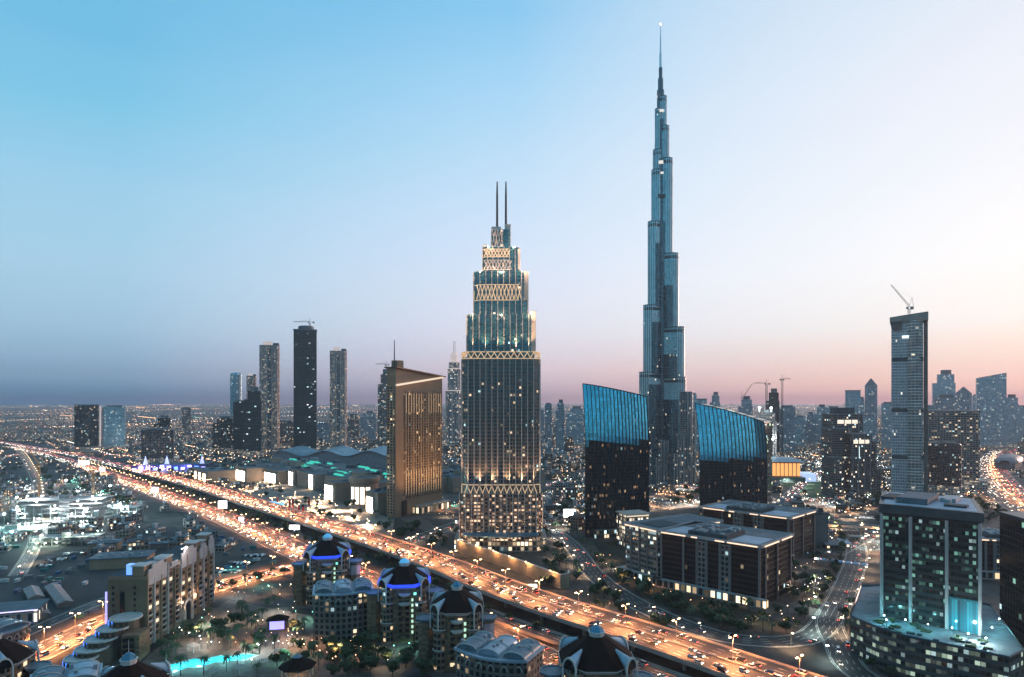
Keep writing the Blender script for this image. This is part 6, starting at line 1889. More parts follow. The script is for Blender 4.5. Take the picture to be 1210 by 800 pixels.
def shed(label, x, y, L_, W, rot):
    t = thing("site_shed", label, "shed", (x, y, 0), rot)
    busy_rect(rect(x, y, L_, W, rot), 2)
    b = MB(); b.box(0, 0, 0, 3.4, L_, W); b.obj("body", solid("shed_wall", (.22, .18, .16), .85), t)
    r = MB()
    A = [(-L_ / 2 - .5, -W / 2 - .6, 3.3), (L_ / 2 + .5, -W / 2 - .6, 3.3), (L_ / 2 + .5, 0, 5.2), (-L_ / 2 - .5, 0, 5.2)]
    B_ = [(L_ / 2 + .5, W / 2 + .6, 3.3), (-L_ / 2 - .5, W / 2 + .6, 3.3), (-L_ / 2 - .5, 0, 5.2), (L_ / 2 + .5, 0, 5.2)]
    r.face(A); r.face(B_)
    for sx in (-1, 1):
        xx = sx * L_ / 2
        r.face([(xx, -W / 2, 3.4), (xx, W / 2, 3.4), (xx, 0, 5.1)])
    r.obj("roof", solid("shed_roof", (.3, .24, .23), .8, var=.3, scale=.4), t)
x0, y0 = gp(56, 690); x1, y1 = gp(84, 726)
shed("longest pinkish grey site shed on the bare sand lot", (x0 + x1) / 2, (y0 + y1) / 2, 62, 9, atan2(y1 - y0, x1 - x0))
x0, y0 = gp(34, 695); x1, y1 = gp(46, 716)
shed("shorter site shed beside the longest one, toward the left edge", (x0 + x1) / 2, (y0 + y1) / 2, 34, 9, atan2(y1 - y0, x1 - x0))
x0, y0 = gp(46, 722); x1, y1 = gp(56, 736)
shed("shortest site shed nearest the orange cross street", (x0 + x1) / 2 - 2, (y0 + y1) / 2, 18, 9, atan2(y1 - y0, x1 - x0))
def glass_hall():
    x, y = gp(8, 740)
    t = thing("glass_hall", "glass walled hall under a flat blue roof at the left picture edge", "building", (x - 6, y + 10, 0), RAD(20))
    gh = facade("glass_hall_wall", 7, 3.2, wall=(.35, .33, .36), glass=(.06, .05, .05), lit=.4, lit_col=(1, .85, .7), lit_str=.6, sill=.15, pier=.3)
    b = MB(); b.box(0, 0, 0, 9, 38, 22); b.obj("body", gh, t)
    r = MB(); r.box(0, 0, 9, 10, 41, 25, bottom=True); r.obj("roof", ROOFBLUE, t)
    l = MB(); l.box(0, -12.7, 9.1, 9.8, 40, .3, bottom=True); l.obj("edge_light", glow("lilac_edge", (.75, .65, 1), 1.0), t)
    busy_rect(rect(x - 6, y + 10, 41, 25, RAD(20)), 3)
glass_hall()

# ------------------------------------------------------------------ right-hand side: the amber hall, the hotel pair, the metro shed
def amber_hall():
    Y = 1240; x = ax(929, Y)
    t = thing("amber_hall", "low hall with an amber lit colonnade under a floating blue roof", "concert hall", (x, Y, 0), RAD(-6))
    busy_rect(rect(x, Y + 30, 62, 66, RAD(-6)), 5)
    b = MB(); b.box(0, 30, 0, 36, 50, 56); b.obj("body", solid("amber_stone", (.3, .2, .12), .7), t)
    for k in range(7):
        q = MB(); q.box(-21.6 + k * 7.2, -.5, 10, 33, 5.4, 1.0); q.obj("lit_bay", glow("amber_glass", (1, .42, .12), .9, (.4, .2, .1)), t)
        q = MB(); q.box(-25.2 + k * 7.2, -1.0, 8, 35, .8, 2); q.obj("column", CREAM, t)
    b = MB(); b.box(0, 26, 0, 8, 64, 66, ms=0, mt=1); b.obj("terrace", [solid("green_washed_stone", (.14, .2, .16), .8), CONC], t)
    r = MB(); r.prism(rect(0, 28, 64, 72), 36, 41, top=rect(0, 30, 40, 40), bottom=True); r.obj("roof", solid("blue_zinc", (.13, .25, .33), .35, metal=.5, var=.2), t)
    q = MB(); q.box(42, 20, 0, 14, 22, 40); q.obj("side_screen", glow("bluish_screen", (.5, .65, 1), .6), t)
amber_hall()
def hotel_pair():
    Y = 1050; x = ax(1008, Y)
    t = thing("stepped_hotel", "broad dark hotel block with two floodlit roof terraces above the lit lawn", "hotel", (x, Y, 0), RAD(5))
    busy_rect(rect(x, Y + 20, 76, 50), 5)
    f = facade("stepped_hotel_wall", 3.6, 3.2, wall=(.15, .12, .11), glass=(.02, .022, .026), lit=.1, lit_col=(1, .82, .6), lit_str=.8, sill=.35, pier=.3, cool=.3)
    cap = solid("grey_cap", (.2, .19, .2), .7)
    def blk(cx, cy, w, d, h, nm):
        b = MB(); b.box(cx, cy, 0, h, w, d); b.obj(nm, f, t)
        k = MB(); k.box(cx, cy, h, h + 1.6, w + 1.4, d + 1.4, bottom=True); k.obj("cornice", cap, t)
    blk(-2, 26, 50, 30, 126, "rear_shaft"); blk(8, 2, 34, 22, 96, "front_shaft"); blk(-24, 14, 22, 30, 104, "side_shaft"); blk(30, 14, 18, 26, 84, "side_shaft"); blk(42, 18, 14, 26, 40, "low_wing"); blk(-30, -2, 12, 20, 60, "low_wing")
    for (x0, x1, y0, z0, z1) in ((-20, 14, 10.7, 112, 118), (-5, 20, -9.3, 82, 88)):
        l = MB(); l.box((x0 + x1) / 2, y0, z0, z1, x1 - x0, .6); l.obj("terrace_glow_panel", glow("painted_terrace_glow", (1, .84, .62), .7), t)  # glowing panels stand in for floodlight on the terraces
    for xx in (-20, -8, 4, 16): 
        q = MB(); q.box(xx, 10.5, 0, 126, 1.2, 1.0); q.obj("pier", cap, t)
    for xx in (-6, 3, 13, 22):
        q = MB(); q.box(xx, -9.4, 0, 96, 1.2, 1.0); q.obj("pier", cap, t)
    q = MB(); q.box(-2, 26, 127.6, 137, 30, 18); q.obj("plant_house", DARKMECH, t)
    q = MB(); q.box(4, -9.6, 60, 78, .9, .5); q.obj("cross_light", glow("cool_cross_glow", (.8, 1, 1), 1.2), t)
hotel_pair()
def metro():
    x, y = gp(1192, 552)
    t = thing("station_shell", "long dark barrel shaped station shell beside the orange highway", "train station", (x, y, 0), RAD(-42))
    busy_rect(rect(x, y, 60, 170, RAD(-42)), 3)
    n, L_ = 12, 150.0
    r = MB(); m = 10
    for j in range(m):
        y0, y1 = -L_ / 2 + L_ * j / m, -L_ / 2 + L_ * (j + 1) / m
        s0, s1 = (1 - (2 * j / m - 1) ** 4 * .6), (1 - (2 * (j + 1) / m - 1) ** 4 * .6)
        for k in range(n):
            a0, a1 = pi * k / n, pi * (k + 1) / n
            P = lambda a, s_, y_: (24 * s_ * cos(a), y_, 14 + 15 * s_ * sin(a))
            r.face([P(a0, s0, y0), P(a0, s1, y1), P(a1, s1, y1), P(a1, s0, y0)][::-1])
    r.obj("shell_roof", solid("shell_bronze", (.09, .11, .14), .4, metal=.5, var=.25), t, smooth=True)
    b = MB(); b.box(0, 0, 0, 14.2, 36, L_ * .92); b.obj("concourse", CONCD, t)
metro()
# ================================================================== SKYLINE TOWERS AND LOW CITY
ST = {
 "dark": lambda: facade("skyline_dark_glass", 3.8, 3.4, wall=(.05, .042, .04), glass=(.018, .017, .018), lit=.1, lit_col=(1, .78, .55), lit_str=.45, sill=.3, pier=.22, metal=.3, rough_g=.2, cool=.3),
 "blue": lambda: facade("skyline_blue_glass", 3.9, 2.8, wall=(.24, .3, .36), glass=(.22, .4, .48), lit=.09, lit_col=(1, .85, .65), lit_str=.35, sill=.28, pier=.12, metal=.7, rough_g=.22, cool=.4),
 "slate": lambda: facade("skyline_slate", 3.8, 3.6, wall=(.26, .29, .33), glass=(.14, .21, .26), lit=.11, lit_col=(1, .85, .65), lit_str=.38, sill=.35, pier=.25, metal=.4, rough_g=.25, cool=.4),
 "conc": lambda: facade("skyline_balconies", 3.6, 4.2, wall=(.22, .19, .18), glass=(.02, .02, .022), lit=.2, lit_col=(1, .75, .5), lit_str=.42, sill=.4, pier=.3, cool=.2),
 "pale": lambda: facade("skyline_pale_ribs", 3.6, 3.8, wall=(.42, .36, .35), glass=(.06, .055, .06), lit=.2, lit_col=(1, .8, .6), lit_str=.7, sill=.3, pier=.4, cool=.1),
 "warm": lambda: facade("skyline_warm_lit", 3.6, 3.6, wall=(.52, .39, .34), glass=(.03, .026, .025), lit=.4, lit_col=(1, .72, .45), lit_str=.38, sill=.42, pier=.3, cool=.1, lit_h=(60, 260, .45)),
 "raw": lambda: facade("skyline_raw_frame", 3.8, 5.0, wall=(.085, .068, .058), glass=(.012, .01, .009), lit=.03, lit_col=(.9, .95, 1), lit_str=.6, sill=.25, pier=.12, cool=.5, rough_g=.8),
}
CAPM = solid("tower_cap", (.13, .14, .15), .6, var=.2)
CAPL = glow("cap_wash_glow", (1.0, .76, .68), .32, (.5, .45, .43))  # floodlight on pale caps put into the material as a faint glow
def tower(label, xl, xr, top, Y, style, shape="box", name="tower_block", cat="tower", dep=None, ribs=0, rot=0.0, mast=0, base=0.0, plinth=True):
    w = (xr - xl) * Y / 800.0; x = ax((xl + xr) / 2, Y); h = hz(top, Y)
    d = dep or min(max(w * .9, 18), 46)
    t = thing(name, label, cat, (x, Y, 0), rot - atan2(x, Y) * .9)
    busy(x, Y + d / 2, max(w, d) * .62)
    m = ST[style]()
    D2 = d / 2
    if shape == "box":
        b = MB(); b.box(0, D2, 0, h - 4, w, d); b.obj("shaft", m, t)
        c = MB(); c.box(0, D2, h - 4, h, w * .72, d * .72); c.obj("roof_house", CAPM, t)
    elif shape == "step":
        b = MB(); b.box(0, D2, 0, h * .82, w, d); b.obj("shaft", m, t)
        b = MB(); b.box(w * .08, D2, h * .82, h * .94, w * .74, d * .8); b.obj("upper_shaft", m, t)
        b = MB(); b.box(w * .1, D2, h * .94, h, w * .45, d * .5); b.obj("roof_house", CAPM, t)
    elif shape == "round":
        b = MB(); b.lathe([(w / 2, 0), (w / 2, h - 6), (w * .44, h - 2), (w * .3, h)], 20, (0, D2), sy=d / w); b.obj("shaft", m, t, smooth=False)
    elif shape == "slope":
        n = 10
        b = MB(); b.prism(rect(0, D2, w, d), 0, lambda p: h - (.5 - p[0] / w) ** 1.6 * w * .2 if p[0] < w / 2 - .01 else h); b.obj("shaft", m, t)
        r = MB(); r.tube((-w / 2, .2, h - w * .2), (w / 2, .2, h), .9, .9, 5); r.obj("roof_rim", CAPM, t)
    elif shape == "point":
        b = MB(); b.prism(chamf(0, D2, w, d, w * .18), 0, h * .9); b.obj("shaft", m, t)
        b = MB(); b.prism(chamf(0, D2, w, d, w * .18), h * .9, h, top=chamf(0, D2, w * .08, d * .08, .4)); b.obj("pyramid_top", CAPM, t)
    elif shape == "crown":      # slim shaft, lit crown plates of unequal height
        b = MB(); b.prism(chamf(0, D2, w, d, w * .12), 0, h * .965); b.obj("shaft", m, t)
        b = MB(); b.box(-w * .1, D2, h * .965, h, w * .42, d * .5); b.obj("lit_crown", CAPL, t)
        b = MB(); b.box(w * .32, D2, h * .9, h * .985, w * .3, d * .8); b.obj("crown_plate", CAPM, t)
        b = MB(); b.box(0, -.5, 0, h * .93, w * .2, 1.2); b.obj("balcony_stack", ST["conc"](), t)
    elif shape == "bow":
        n = 10
        pts = [(-w / 2 + w * k / n, -3.5 * (1 - (2 * k / n - 1) ** 2)) for k in range(n + 1)] + [(w / 2, d), (-w / 2, d)]
        b = MB(); b.prism(pts, 0, h - 3); b.obj("shaft", m, t)
        c = MB(); c.prism([(px * 1.04, py * 1.04) for px, py in pts], h - 3, h, bottom=True); c.obj("roof_rim", CAPM, t)
    for k in range(ribs):
        xx = -w / 2 + w * (k + .5) / ribs
        r = MB(); r.box(xx, -.5, 0, h * (.93 if shape != "step" else .81), max(.8, w * .035), 1.0); r.obj("rib", CAPM if style != "warm" else ST["pale"](), t)
    if mast:
        mm = MB(); mm.tube((w * .05, D2, h - 1), (w * .05, D2, h + mast), .8, .3, 5); mm.obj("mast", DSTEEL, t)
    if plinth:
        p = MB(); p.box(0, D2, 0, 14, w * 1.35, d * 1.3); p.obj("plinth", ST["warm"]() if Y < 2200 else m, t)
    return t, x, h, d
# --- left group beyond the mall
tower("slim dark blue tower with a rounded top, first of the left group", 272, 285.5, 440, 2000, "blue", "round")
tower("narrow pale crowned tower peeping between the slim blue and warm lit towers", 291.5, 302.5, 441, 2250, "warm", "crown")
tower("short nearly black block at the foot of the slim blue tower", 276, 290, 473, 1850, "raw", "box")
tower("broad dark unlit tower in front of the narrow pale crowned one", 289, 308, 457, 1780, "raw", "step")
tower("tall warm lit tower with a bright pink crown left of the crane topped one", 307, 329.5, 403, 1900, "warm", "crown", ribs=4)
tw, x, h, d = tower("tallest dark tower of the left group with a crane on its round top", 347.5, 373.5, 389, 1880, "raw", "bow", ribs=5)
c_ = MB(); c_.lathe([(20, h), (21.5, h + 3), (21.5, h + 9), (18, h + 11)], 18, (2, d / 2)); c_.obj("ring_crown", CAPM, tw)
crane("tower crane with a long level jib on the tallest dark left tower", x + 6, 1880 + d / 2, h + 11, 10, 46, RAD(176), DSTEEL, sc=1.5)
tower("warm lit tower with a pink crown right of the crane topped dark tower", 390, 409.5, 410, 1900, "warm", "crown", ribs=4)
tw, x, h, d = tower("half finished tower with a small crane behind the slab hotel's left edge", 446.5, 462, 436, 1850, "conc", "step", ribs=2)
crane("small crane above the half finished tower behind the slab hotel", x + 2, 1850 + d / 2, h, 12, 30, RAD(170), DSTEEL, sc=1.4)
def tiered_white():
    Y = 1950; S = Y / 800; x = ax(536, Y)
    t = thing("tiered_white_tower", "white tiered tower with a domed cap and twin needles between hotel and stepped tower", "tower", (x, Y, 0))
    busy(x, Y + 20, 45)
    p = ST["pale"](); z = lambda py: hz(py, Y)
    for w, y0, y1, nm in ((20, 560, 462, "shaft"), (15, 462, 436, "shaft_step"), (12.5, 436, 428, "shaft_step"), (8.5, 428, 420, "cap_drum")):
        b = MB(); b.prism(chamf(0, 22, w * S, 44 * w / 20, w * S * .2), max(0, z(y0)), z(y1)); b.obj(nm, p if nm != "cap_drum" else CAPL, t)
        c = MB(); c.prism(chamf(0, 22, w * S + 2, 44 * w / 20 + 2, w * S * .2), z(y1), z(y1) + 2.4); c.obj("cornice", CAPL, t)
    b = MB(); b.lathe([(4 * S, z(420)), (3.4 * S, z(417)), (1.8 * S, z(414.5)), (.1, z(413.5))], 14, (0, 22)); b.obj("dome", CAPL, t)
    for dx in (-.9, .9):
        m = MB(); m.tube((dx * S, 22, z(416)), (dx * S, 22, z(402)), .9, .5, 5); m.obj("needle", DSTEEL, t)
    for k in range(6):
        r = MB(); r.box((-9 + 3.6 * k) * S, -.6, 0, z(464), 2.2, 1.2); r.obj("rib", CAPM if k % 2 else CREAM, t)
    b = MB(); b.box(0, 10, 0, 28, 90, 60, ms=0); b.obj("podium", ST["warm"](), t)
tiered_white()
for a in (
    ("short dark twin block behind the violet fair", 252, 275, 492, 1900, "dark", "step"),
    ("grey mid height block right of the warm lit tower's foot", 327, 347, 497, 2100, "conc", "box"),
    ("wide grey block between crane topped tower and warm tower", 374, 391, 500, 2300, "slate", "box"),
    ("pair member, pale mid rise right of the right warm tower", 411, 424, 489, 2500, "conc", "box"),
    ("darker mid rise just left of the half finished tower", 426, 444, 486, 2450, "slate", "step"),
    ("far thin pale slab in the flat district left of the towers", 215, 225, 481, 2600, "conc", "box"),
    ("dark squat office with a taller rear block beyond the junction", 169, 203, 506, 1560, "dark", "box"),
    ("taller dark rear block rising over the squat office", 183, 201, 491, 1640, "dark", "step"),
    ("green tinted glass block, right one of the far left pair", 124, 146, 479, 1980, "blue", "box"),
): tower(*a)
def left_slab():
    tw, x, h, d = tower("black glass slab with a white fin, left one of the far left pair", 90, 114, 478, 1950, "dark", "bow")
    w = 24 * 1950 / 800
    f = MB(); f.box(w / 2 + 5, 4, 0, h - 4, 3.5, 8); f.obj("white_fin", CAPL, tw)
    f = MB(); f.box(w / 2 + 12, 8, 0, h - 10, 6, 8); f.obj("pink_fin", solid("pinkish_tone", (.4, .3, .32), .8), tw)
left_slab()
for k, (px, r) in enumerate(((121, 9), (128, 9))):
    x, y = gp(px, 527)
    s_ = thing("dome_shelter", f"{'silver' if k else 'dark'} round dome shelter at the foot of the far left pair", "dome", (x, y, 0))
    b = MB(); b.lathe([(r, 0), (r, r * .5), (r * .87, r), (r * .5, r * 1.37), (.1, r * 1.5)], 16); b.obj("shell", STEEL if k else DARKMECH, s_); busy(x, y, r)
    b = MB(); b.lathe([(r * 1.1, 0), (r * 1.1, .8)], 16); b.obj("plinth", CONC, s_)
# --- the slender concrete tower with a luffing crane on the right
def slender():
    Y = 850; S = Y / 800
    x = ax(1075, Y); H = hz(371, Y)
    w = 39 * S
    t = thing("slender_tower", "slender grey tower with rounded balcony corner and a crane on its roof", "tower", (x, Y, 0), -atan2(x, Y))
    busy(x, Y + 18, 34)
    bal = facade("slender_balconies", 3.7, 4.4, wall=(.6, .56, .54), glass=(.14, .15, .16), lit=.03, lit_col=(1, .9, .7), lit_str=.5, sill=.38, pier=.12, metal=.2, rough_g=.2, cool=.4)
    glz = facade("slender_glass", 3.7, 1.9, wall=(.5, .5, .52), glass=(.24, .27, .3), lit=.02, lit_col=(1, .9, .7), lit_str=.5, sill=.25, pier=.2, metal=.25, rough_g=.2, cool=.4)
    b = MB(); b.box(-w * .06, 18, 0, H - 9, w * .82, 34); b.obj("shaft", glz, t)
    b = MB(); b.lathe([(w * .2, 0), (w * .2, H - 7)], 18, (w * .12, 5)); b.obj("balcony_column", bal, t)
    b = MB(); b.box(w * .42, 18, 0, H - 3, w * .1, 30); b.obj("side_slab", CONCD, t)
    b = MB(); b.box(-w * .44, 16, 0, H - 16, w * .1, 26); b.obj("balcony_stack", bal, t)
    n = 46
    rg = MB()
    for k in range(0, n):
        z0 = 20 + k * (H - 40) / n
        rg.lathe([(w * .225, z0), (w * .225, z0 + .7)], 16, (w * .12, 5))
    rg.obj("balcony_slab", CONC, t)
    for k, zf in enumerate((.29, .52, .77)):
        m = MB(); m.box(-w * .06, 18, H * zf, H * zf + 5, w * .83, 34.4); m.obj("plant_floor", DARKMECH, t)
    c = MB()
    n = 10
    pts = [(-w * .53 + 1.01 * w * k / n, -1.0 - 2.0 * sin(pi * k / n)) for k in range(n + 1)] + [(w * .48, 36), (-w * .53, 36)]
    c.prism(pts, H - 9, lambda p: H - 3 + 5 * (p[0] / w + .5), bottom=True); c.obj("flared_crown", CONC, t)
    k = MB(); k.prism([(-w * .47, -.6), (-w * .2, -.6), (-w * .2, 1), (-w * .47, 1)], H - 20, H - 9.1, top=[(-w * .525, -.9), (-w * .2, -.6), (-w * .2, 1), (-w * .525, 1)]); k.obj("crown_bracket", CONCD, t)
    q = MB(); q.box(-w * .1, -.4, H - 30, H - 27, w * .2, .5); q.obj("bright_panel", glow("cool_cross_glow", (.8, 1, 1), 1.2), t)
    crane("luffing crane with a raised jib on the slender grey tower", x + 5, Y + 10, H + 1.5, 7, 36, RAD(180), CONC, luff=RAD(50), sc=1.0)
slender()
# --- behind the wedges and out to the right
for a in (
    ("slim dark slab left of the first blue wedge", 644, 652, 476, 1700, "slate", "box"),
    ("taller dark slab beside it, left of the first blue wedge", 656.5, 667, 472, 1650, "slate", "step"),
    ("wide pale blue mid rise touching the first blue wedge's left edge", 669, 690, 480, 2100, "blue", "step"),
    ("distant low slab between twin mast tower and the slim dark slab", 637, 643, 484, 2300, "slate", "box"),
    ("bluish slab just right of the supertall's foot", 815, 823, 464, 1750, "blue", "box"),
    ("rounded tower peeping over the second wedge's left shoulder", 823, 835, 471, 1800, "blue", "bow"),
    ("small stepped tower above the second wedge's peak", 839, 850.5, 463, 2000, "slate", "step"),
    ("stepped slate tower above the second wedge's sloping roof", 873, 889, 468, 1900, "slate", "step"),
    ("dark slab right of the two skyline cranes", 922, 939, 479, 1750, "slate", "box"),
    ("bluish low block right of the dark slab", 940, 951, 491, 2000, "blue", "box"),
    ("second bluish low block in the row with a small tower top", 952, 962, 487, 2050, "slate", "step"),
    ("stepped blue tower left in a close pair above the stepped hotel", 963, 977, 478, 2100, "blue", "step"),
    ("broader blue tower right in the close pair above the stepped hotel", 978, 992, 480, 2050, "blue", "box"),
    ("flat topped blue tower rising above the stepped hotel", 1000, 1016, 461, 1900, "blue", "bow"),
    ("lower shoulder slab attached to the flat topped blue tower", 1016, 1021, 469, 1920, "blue", "box"),
    ("slim tower with a pyramid top right of the flat topped blue one", 1023, 1036, 447, 2050, "slate", "point"),
    ("shorter blue block before the pyramid topped tower", 1020, 1034.5, 490, 1700, "blue", "box"),
    ("plain blue slab left of the slender crane tower", 1043, 1059, 475, 1900, "blue", "box"),
    ("pale blue tower with a taller stepped top right of the slender tower", 1104, 1127, 437, 2300, "blue", "step"),
    ("spiky roofed wide block below the stepped pale blue tower", 1099, 1131, 466, 1850, "slate", "step"),
    ("spiky roofed block's slim right neighbour with a needle", 1131, 1147, 457, 1900, "slate", "point"),
    ("slab standing left of the curved roof tower", 1150, 1158, 466, 2200, "blue", "box"),
    ("tall blue tower whose roof curves up to the right", 1157, 1186, 441, 2000, "blue", "slope"),
    ("stepped blue tower right of the curved roof tower", 1186, 1202, 466, 2100, "blue", "step"),
    ("blue block cut by the right picture edge", 1201, 1214, 479, 2200, "blue", "box"),
): tower(*a)
tower("big dark residential block with a curved grey top behind the slender tower", 1098, 1152, 485, 1150, "conc", "bow", ribs=6, dep=44)
tower("lower rounded dark block before the big residential block", 1098, 1134, 522, 1060, "dark", "round", dep=30)
tw, x, h, d = tower("black half built tower between two skyline cranes", 906, 920.5, 459, 1750, "raw", "step")
crane("skyline crane left of the black half built tower", ax(904, 1750), 1740, 0, hz(454, 1750), 34, RAD(178), DSTEEL, sc=1.6)
crane("taller skyline crane right of the black half built tower", ax(921.5, 1750), 1735, 0, hz(449, 1750), 24, RAD(10), DSTEEL, sc=1.6)
crane("luffing skyline crane with a raised jib beyond the second wedge", ax(884, 1950), 1990, 0, hz(470, 1990), 50, RAD(20), DSTEEL, sc=1.5, luff=RAD(50))
def flood_tower():
    tw, x, h, d = tower("white floodlit half built tower right behind the second wedge", 893, 917, 484, 1350, "pale", "step")
    fl = light("frame_flood", 14000, (.85, 1, .97), spot=False, radius=1)
    for k, (dx, z) in enumerate(((-12, h + 4), (10, h + 3), (-14, h * .6), (12, h * .55), (0, h * .3))):
        q = MB(); q.lathe([(.1, z - 2.2), (2.4, z), (.1, z + 2.2)], 8, (dx, -6 if z < h else 4)); q.tube((dx, -6 if z < h else 4, z), (dx, 2 if z < h else 6, z if z < h else h - 4), .3, .3, 4); q.obj("floodlight", WHITE_LAMP, tw)
        o = bpy.data.objects.new("flood_glow", fl); COL.objects.link(o); o.parent = tw; o.location = (dx, -10 if z < h else 0, z + 3)
flood_tower()

# ------------------------------------------------------------------ low city: blocks one can still count
LOWM = [facade(f"low_block_{n}", 3.6, 3.4, wall=w, glass=(.025, .024, .025), lit=l, lit_col=c, lit_str=s_, sill=.4, pier=.35, cool=.25) for n, w, l, c, s_ in (
    ("sand", (.2, .155, .125), .22, (1, .72, .45), .9), ("grey", (.13, .125, .125), .18, (1, .82, .6), .9), ("brown", (.14, .1, .08), .25, (1, .65, .38), .9), ("pale", (.3, .26, .24), .2, (1, .8, .6), .8))]
rl = random.Random(77)
LOWN = 0
def low_block(x, y, w, d, h, rot, label, group):
    global LOWN
    k = rl.randrange(4)
    two = rl.random() < .4
    t = thing("low_building", f"{('sand', 'grey', 'brown', 'pale')[k]} {'stepped ' if two else ''}{label}", "building", (x, y, 0), rot, group)
    b = MB()
    if two:
        b.box(0, 0, 0, h, w, d, ms=0, mt=1); b.box(w * .2, 0, h, h * 1.35, w * .5, d * .8, ms=0, mt=1)
    else:
        b.box(0, 0, 0, h, w, d, ms=0, mt=1)
    b.obj("body", [LOWM[k], rl.choice([ROOFDARK, MALLR, ROOFBLUE, CONCD])], t)
    p = MB(); p.box(rl.uniform(-.2, .2) * w, rl.uniform(-.2, .2) * d, h - .2, h + rl.uniform(2, 4.5) if rl.random() < .7 else h * 1.35 + 3, w * .25, d * .3); p.obj("roof_house", ROOFEQ, t)
    busy(x, y, max(w, d) * .62); LOWN += 1
def scatter_low(n, box, hmin, hmax, label, group, wmin=14, wmax=36, tries=40, rot=None):
    x0, x1, py0, py1 = box
    for _ in range(n):
        for _t in range(tries):
            px, py = rl.uniform(x0, x1), rl.uniform(py0, py1)
            x, y = gp(px, py); w, d = rl.uniform(wmin, wmax), rl.uniform(wmin, wmax)
            if free(x, y, max(w, d) * .62):
                low_block(x, y, w, d, rl.uniform(hmin, hmax) * (1.6 if rl.random() < .12 else 1), rl.uniform(0, 1.5) if rot is None else rot, label, group); break
scatter_low(46, (236, 470, 513, 536), 8, 30, "mid rise block in the district behind the mall, below the left towers", "mid rise blocks behind the mall")
scatter_low(34, (-10, 240, 503, 530), 6, 18, "low block in the flat district beyond the far junction", "low blocks beyond the far junction")
scatter_low(30, (640, 700, 500, 560), 8, 26, "low brown block in the old quarter left of the first blue wedge", "low blocks of the old quarter")
scatter_low(44, (770, 1050, 500, 548), 8, 34, "mid rise block in the district between supertall and the stepped hotel", "mid rise blocks right of the supertall")
scatter_low(36, (1035, 1225, 505, 560), 8, 30, "mid rise block in the district at the far right", "mid rise blocks at the far right", rot=.3)
scatter_low(24, (780, 1050, 548, 582), 5, 14, "low pavilion block on the lakeside below the supertall", "low blocks on the lakeside")
scatter_low(16, (920, 1045, 592, 640), 5, 14, "low villa block with lit walls behind the glass office tower", "villa blocks behind the glass tower", 10, 20)
scatter_low(18, (640, 700, 560, 640), 6, 18, "low block squeezed between twin mast tower and blue wedge", "low blocks beside the twin mast tower", 10, 22)
scatter_low(22, (0, 160, 566, 600), 4, 9, "low site hut beyond the floodlit building shells", "site huts beyond the building shells", 8, 22)
scatter_low(20, (470, 545, 528, 575), 8, 22, "mid rise block seen between slab hotel and stepped tower", "mid rise blocks behind the slab hotel", 14, 30)

# far city beyond what one could count, and its lamps
far = MB(); rf = random.Random(5)
def far_box(x, y, w, d, h, rot, m): far.box(x, y, 0, h, w, d, rot, ms=m, mt=4)
for _ in range(7600):
    near = rf.random() < .34
    y = 1120 + 1900 * rf.random() if near else 2400 + 17500 * rf.random() ** 1.8
    px = rf.uniform(-60, 1270); x = ax(px, y)
    if sqrt(x * x + y * y) > 20500: continue
    w, d = (rf.uniform(7, 20), rf.uniform(7, 20)) if near else (rf.uniform(14, 46), rf.uniform(14, 46))
    right = px > 640
    h = rf.uniform(4, 13) if near else rf.uniform(5, 16) if not right else rf.uniform(6, 26)
    if not near and rf.random() < (.05 if right else .012): h *= rf.uniform(2, 4.2)
    if y < 3300 and not free(x, y, max(w, d) * .6): continue
    far_box(x, y, w, d, h, .72 + rf.uniform(-.08, .08) + (pi / 2 if rf.random() < .5 else 0), rf.randrange(4))
stuff(far.obj("far_city", LOWM + [ROOFDARK]), "far sea of low buildings fading toward the horizon", "city district")
fl = MB(); CNT = 0
def tiny_lamp(x, y, h, r, m):
    fl.tube((x, y, 0), (x, y, h), .12, .1, 3, mi=4, cap=False)
    fl.box(x, y, h, h + r * 1.3, r * 1.6, r * 1.6, ms=m, bottom=True)
for _ in range(430):          # streets: short runs of lamps on a common grid
    y = 1500 + 17500 * rf.random() ** 1.8; px = rf.uniform(-60, 1270); x = ax(px, y)
    a = .72 + (pi / 2 if rf.random() < .5 else 0) + rf.uniform(-.05, .05); m = rf.choices((0, 1, 2, 3), (60, 24, 14, 2))[0]
    n_ = int(rf.uniform(5, 22)); sp_ = rf.uniform(26, 44); br = rf.uniform(.5, 1.4)
    for k in range(n_):
        X, Y_ = x + cos(a) * sp_ * k, y + sin(a) * sp_ * k
        if Y_ < 1300 or sqrt(X * X + Y_ * Y_) > 20500 or (Y_ < 3300 and not free(X, Y_, 1)): continue
        tiny_lamp(X, Y_, 10, (.36 + Y_ * .00014) * br, m)
for _ in range(900):
    y = 1500 + 17500 * rf.random() ** 2.0; px = rf.uniform(-60, 1270); x = ax(px, y)
    if sqrt(x * x + y * y) < 20500 and free(x, y, 1): tiny_lamp(x, y, rf.uniform(5, 14), (.3 + y * .00012) * rf.uniform(.5, 1.6), rf.choices((0, 1, 2, 3), (40, 30, 26, 4))[0])
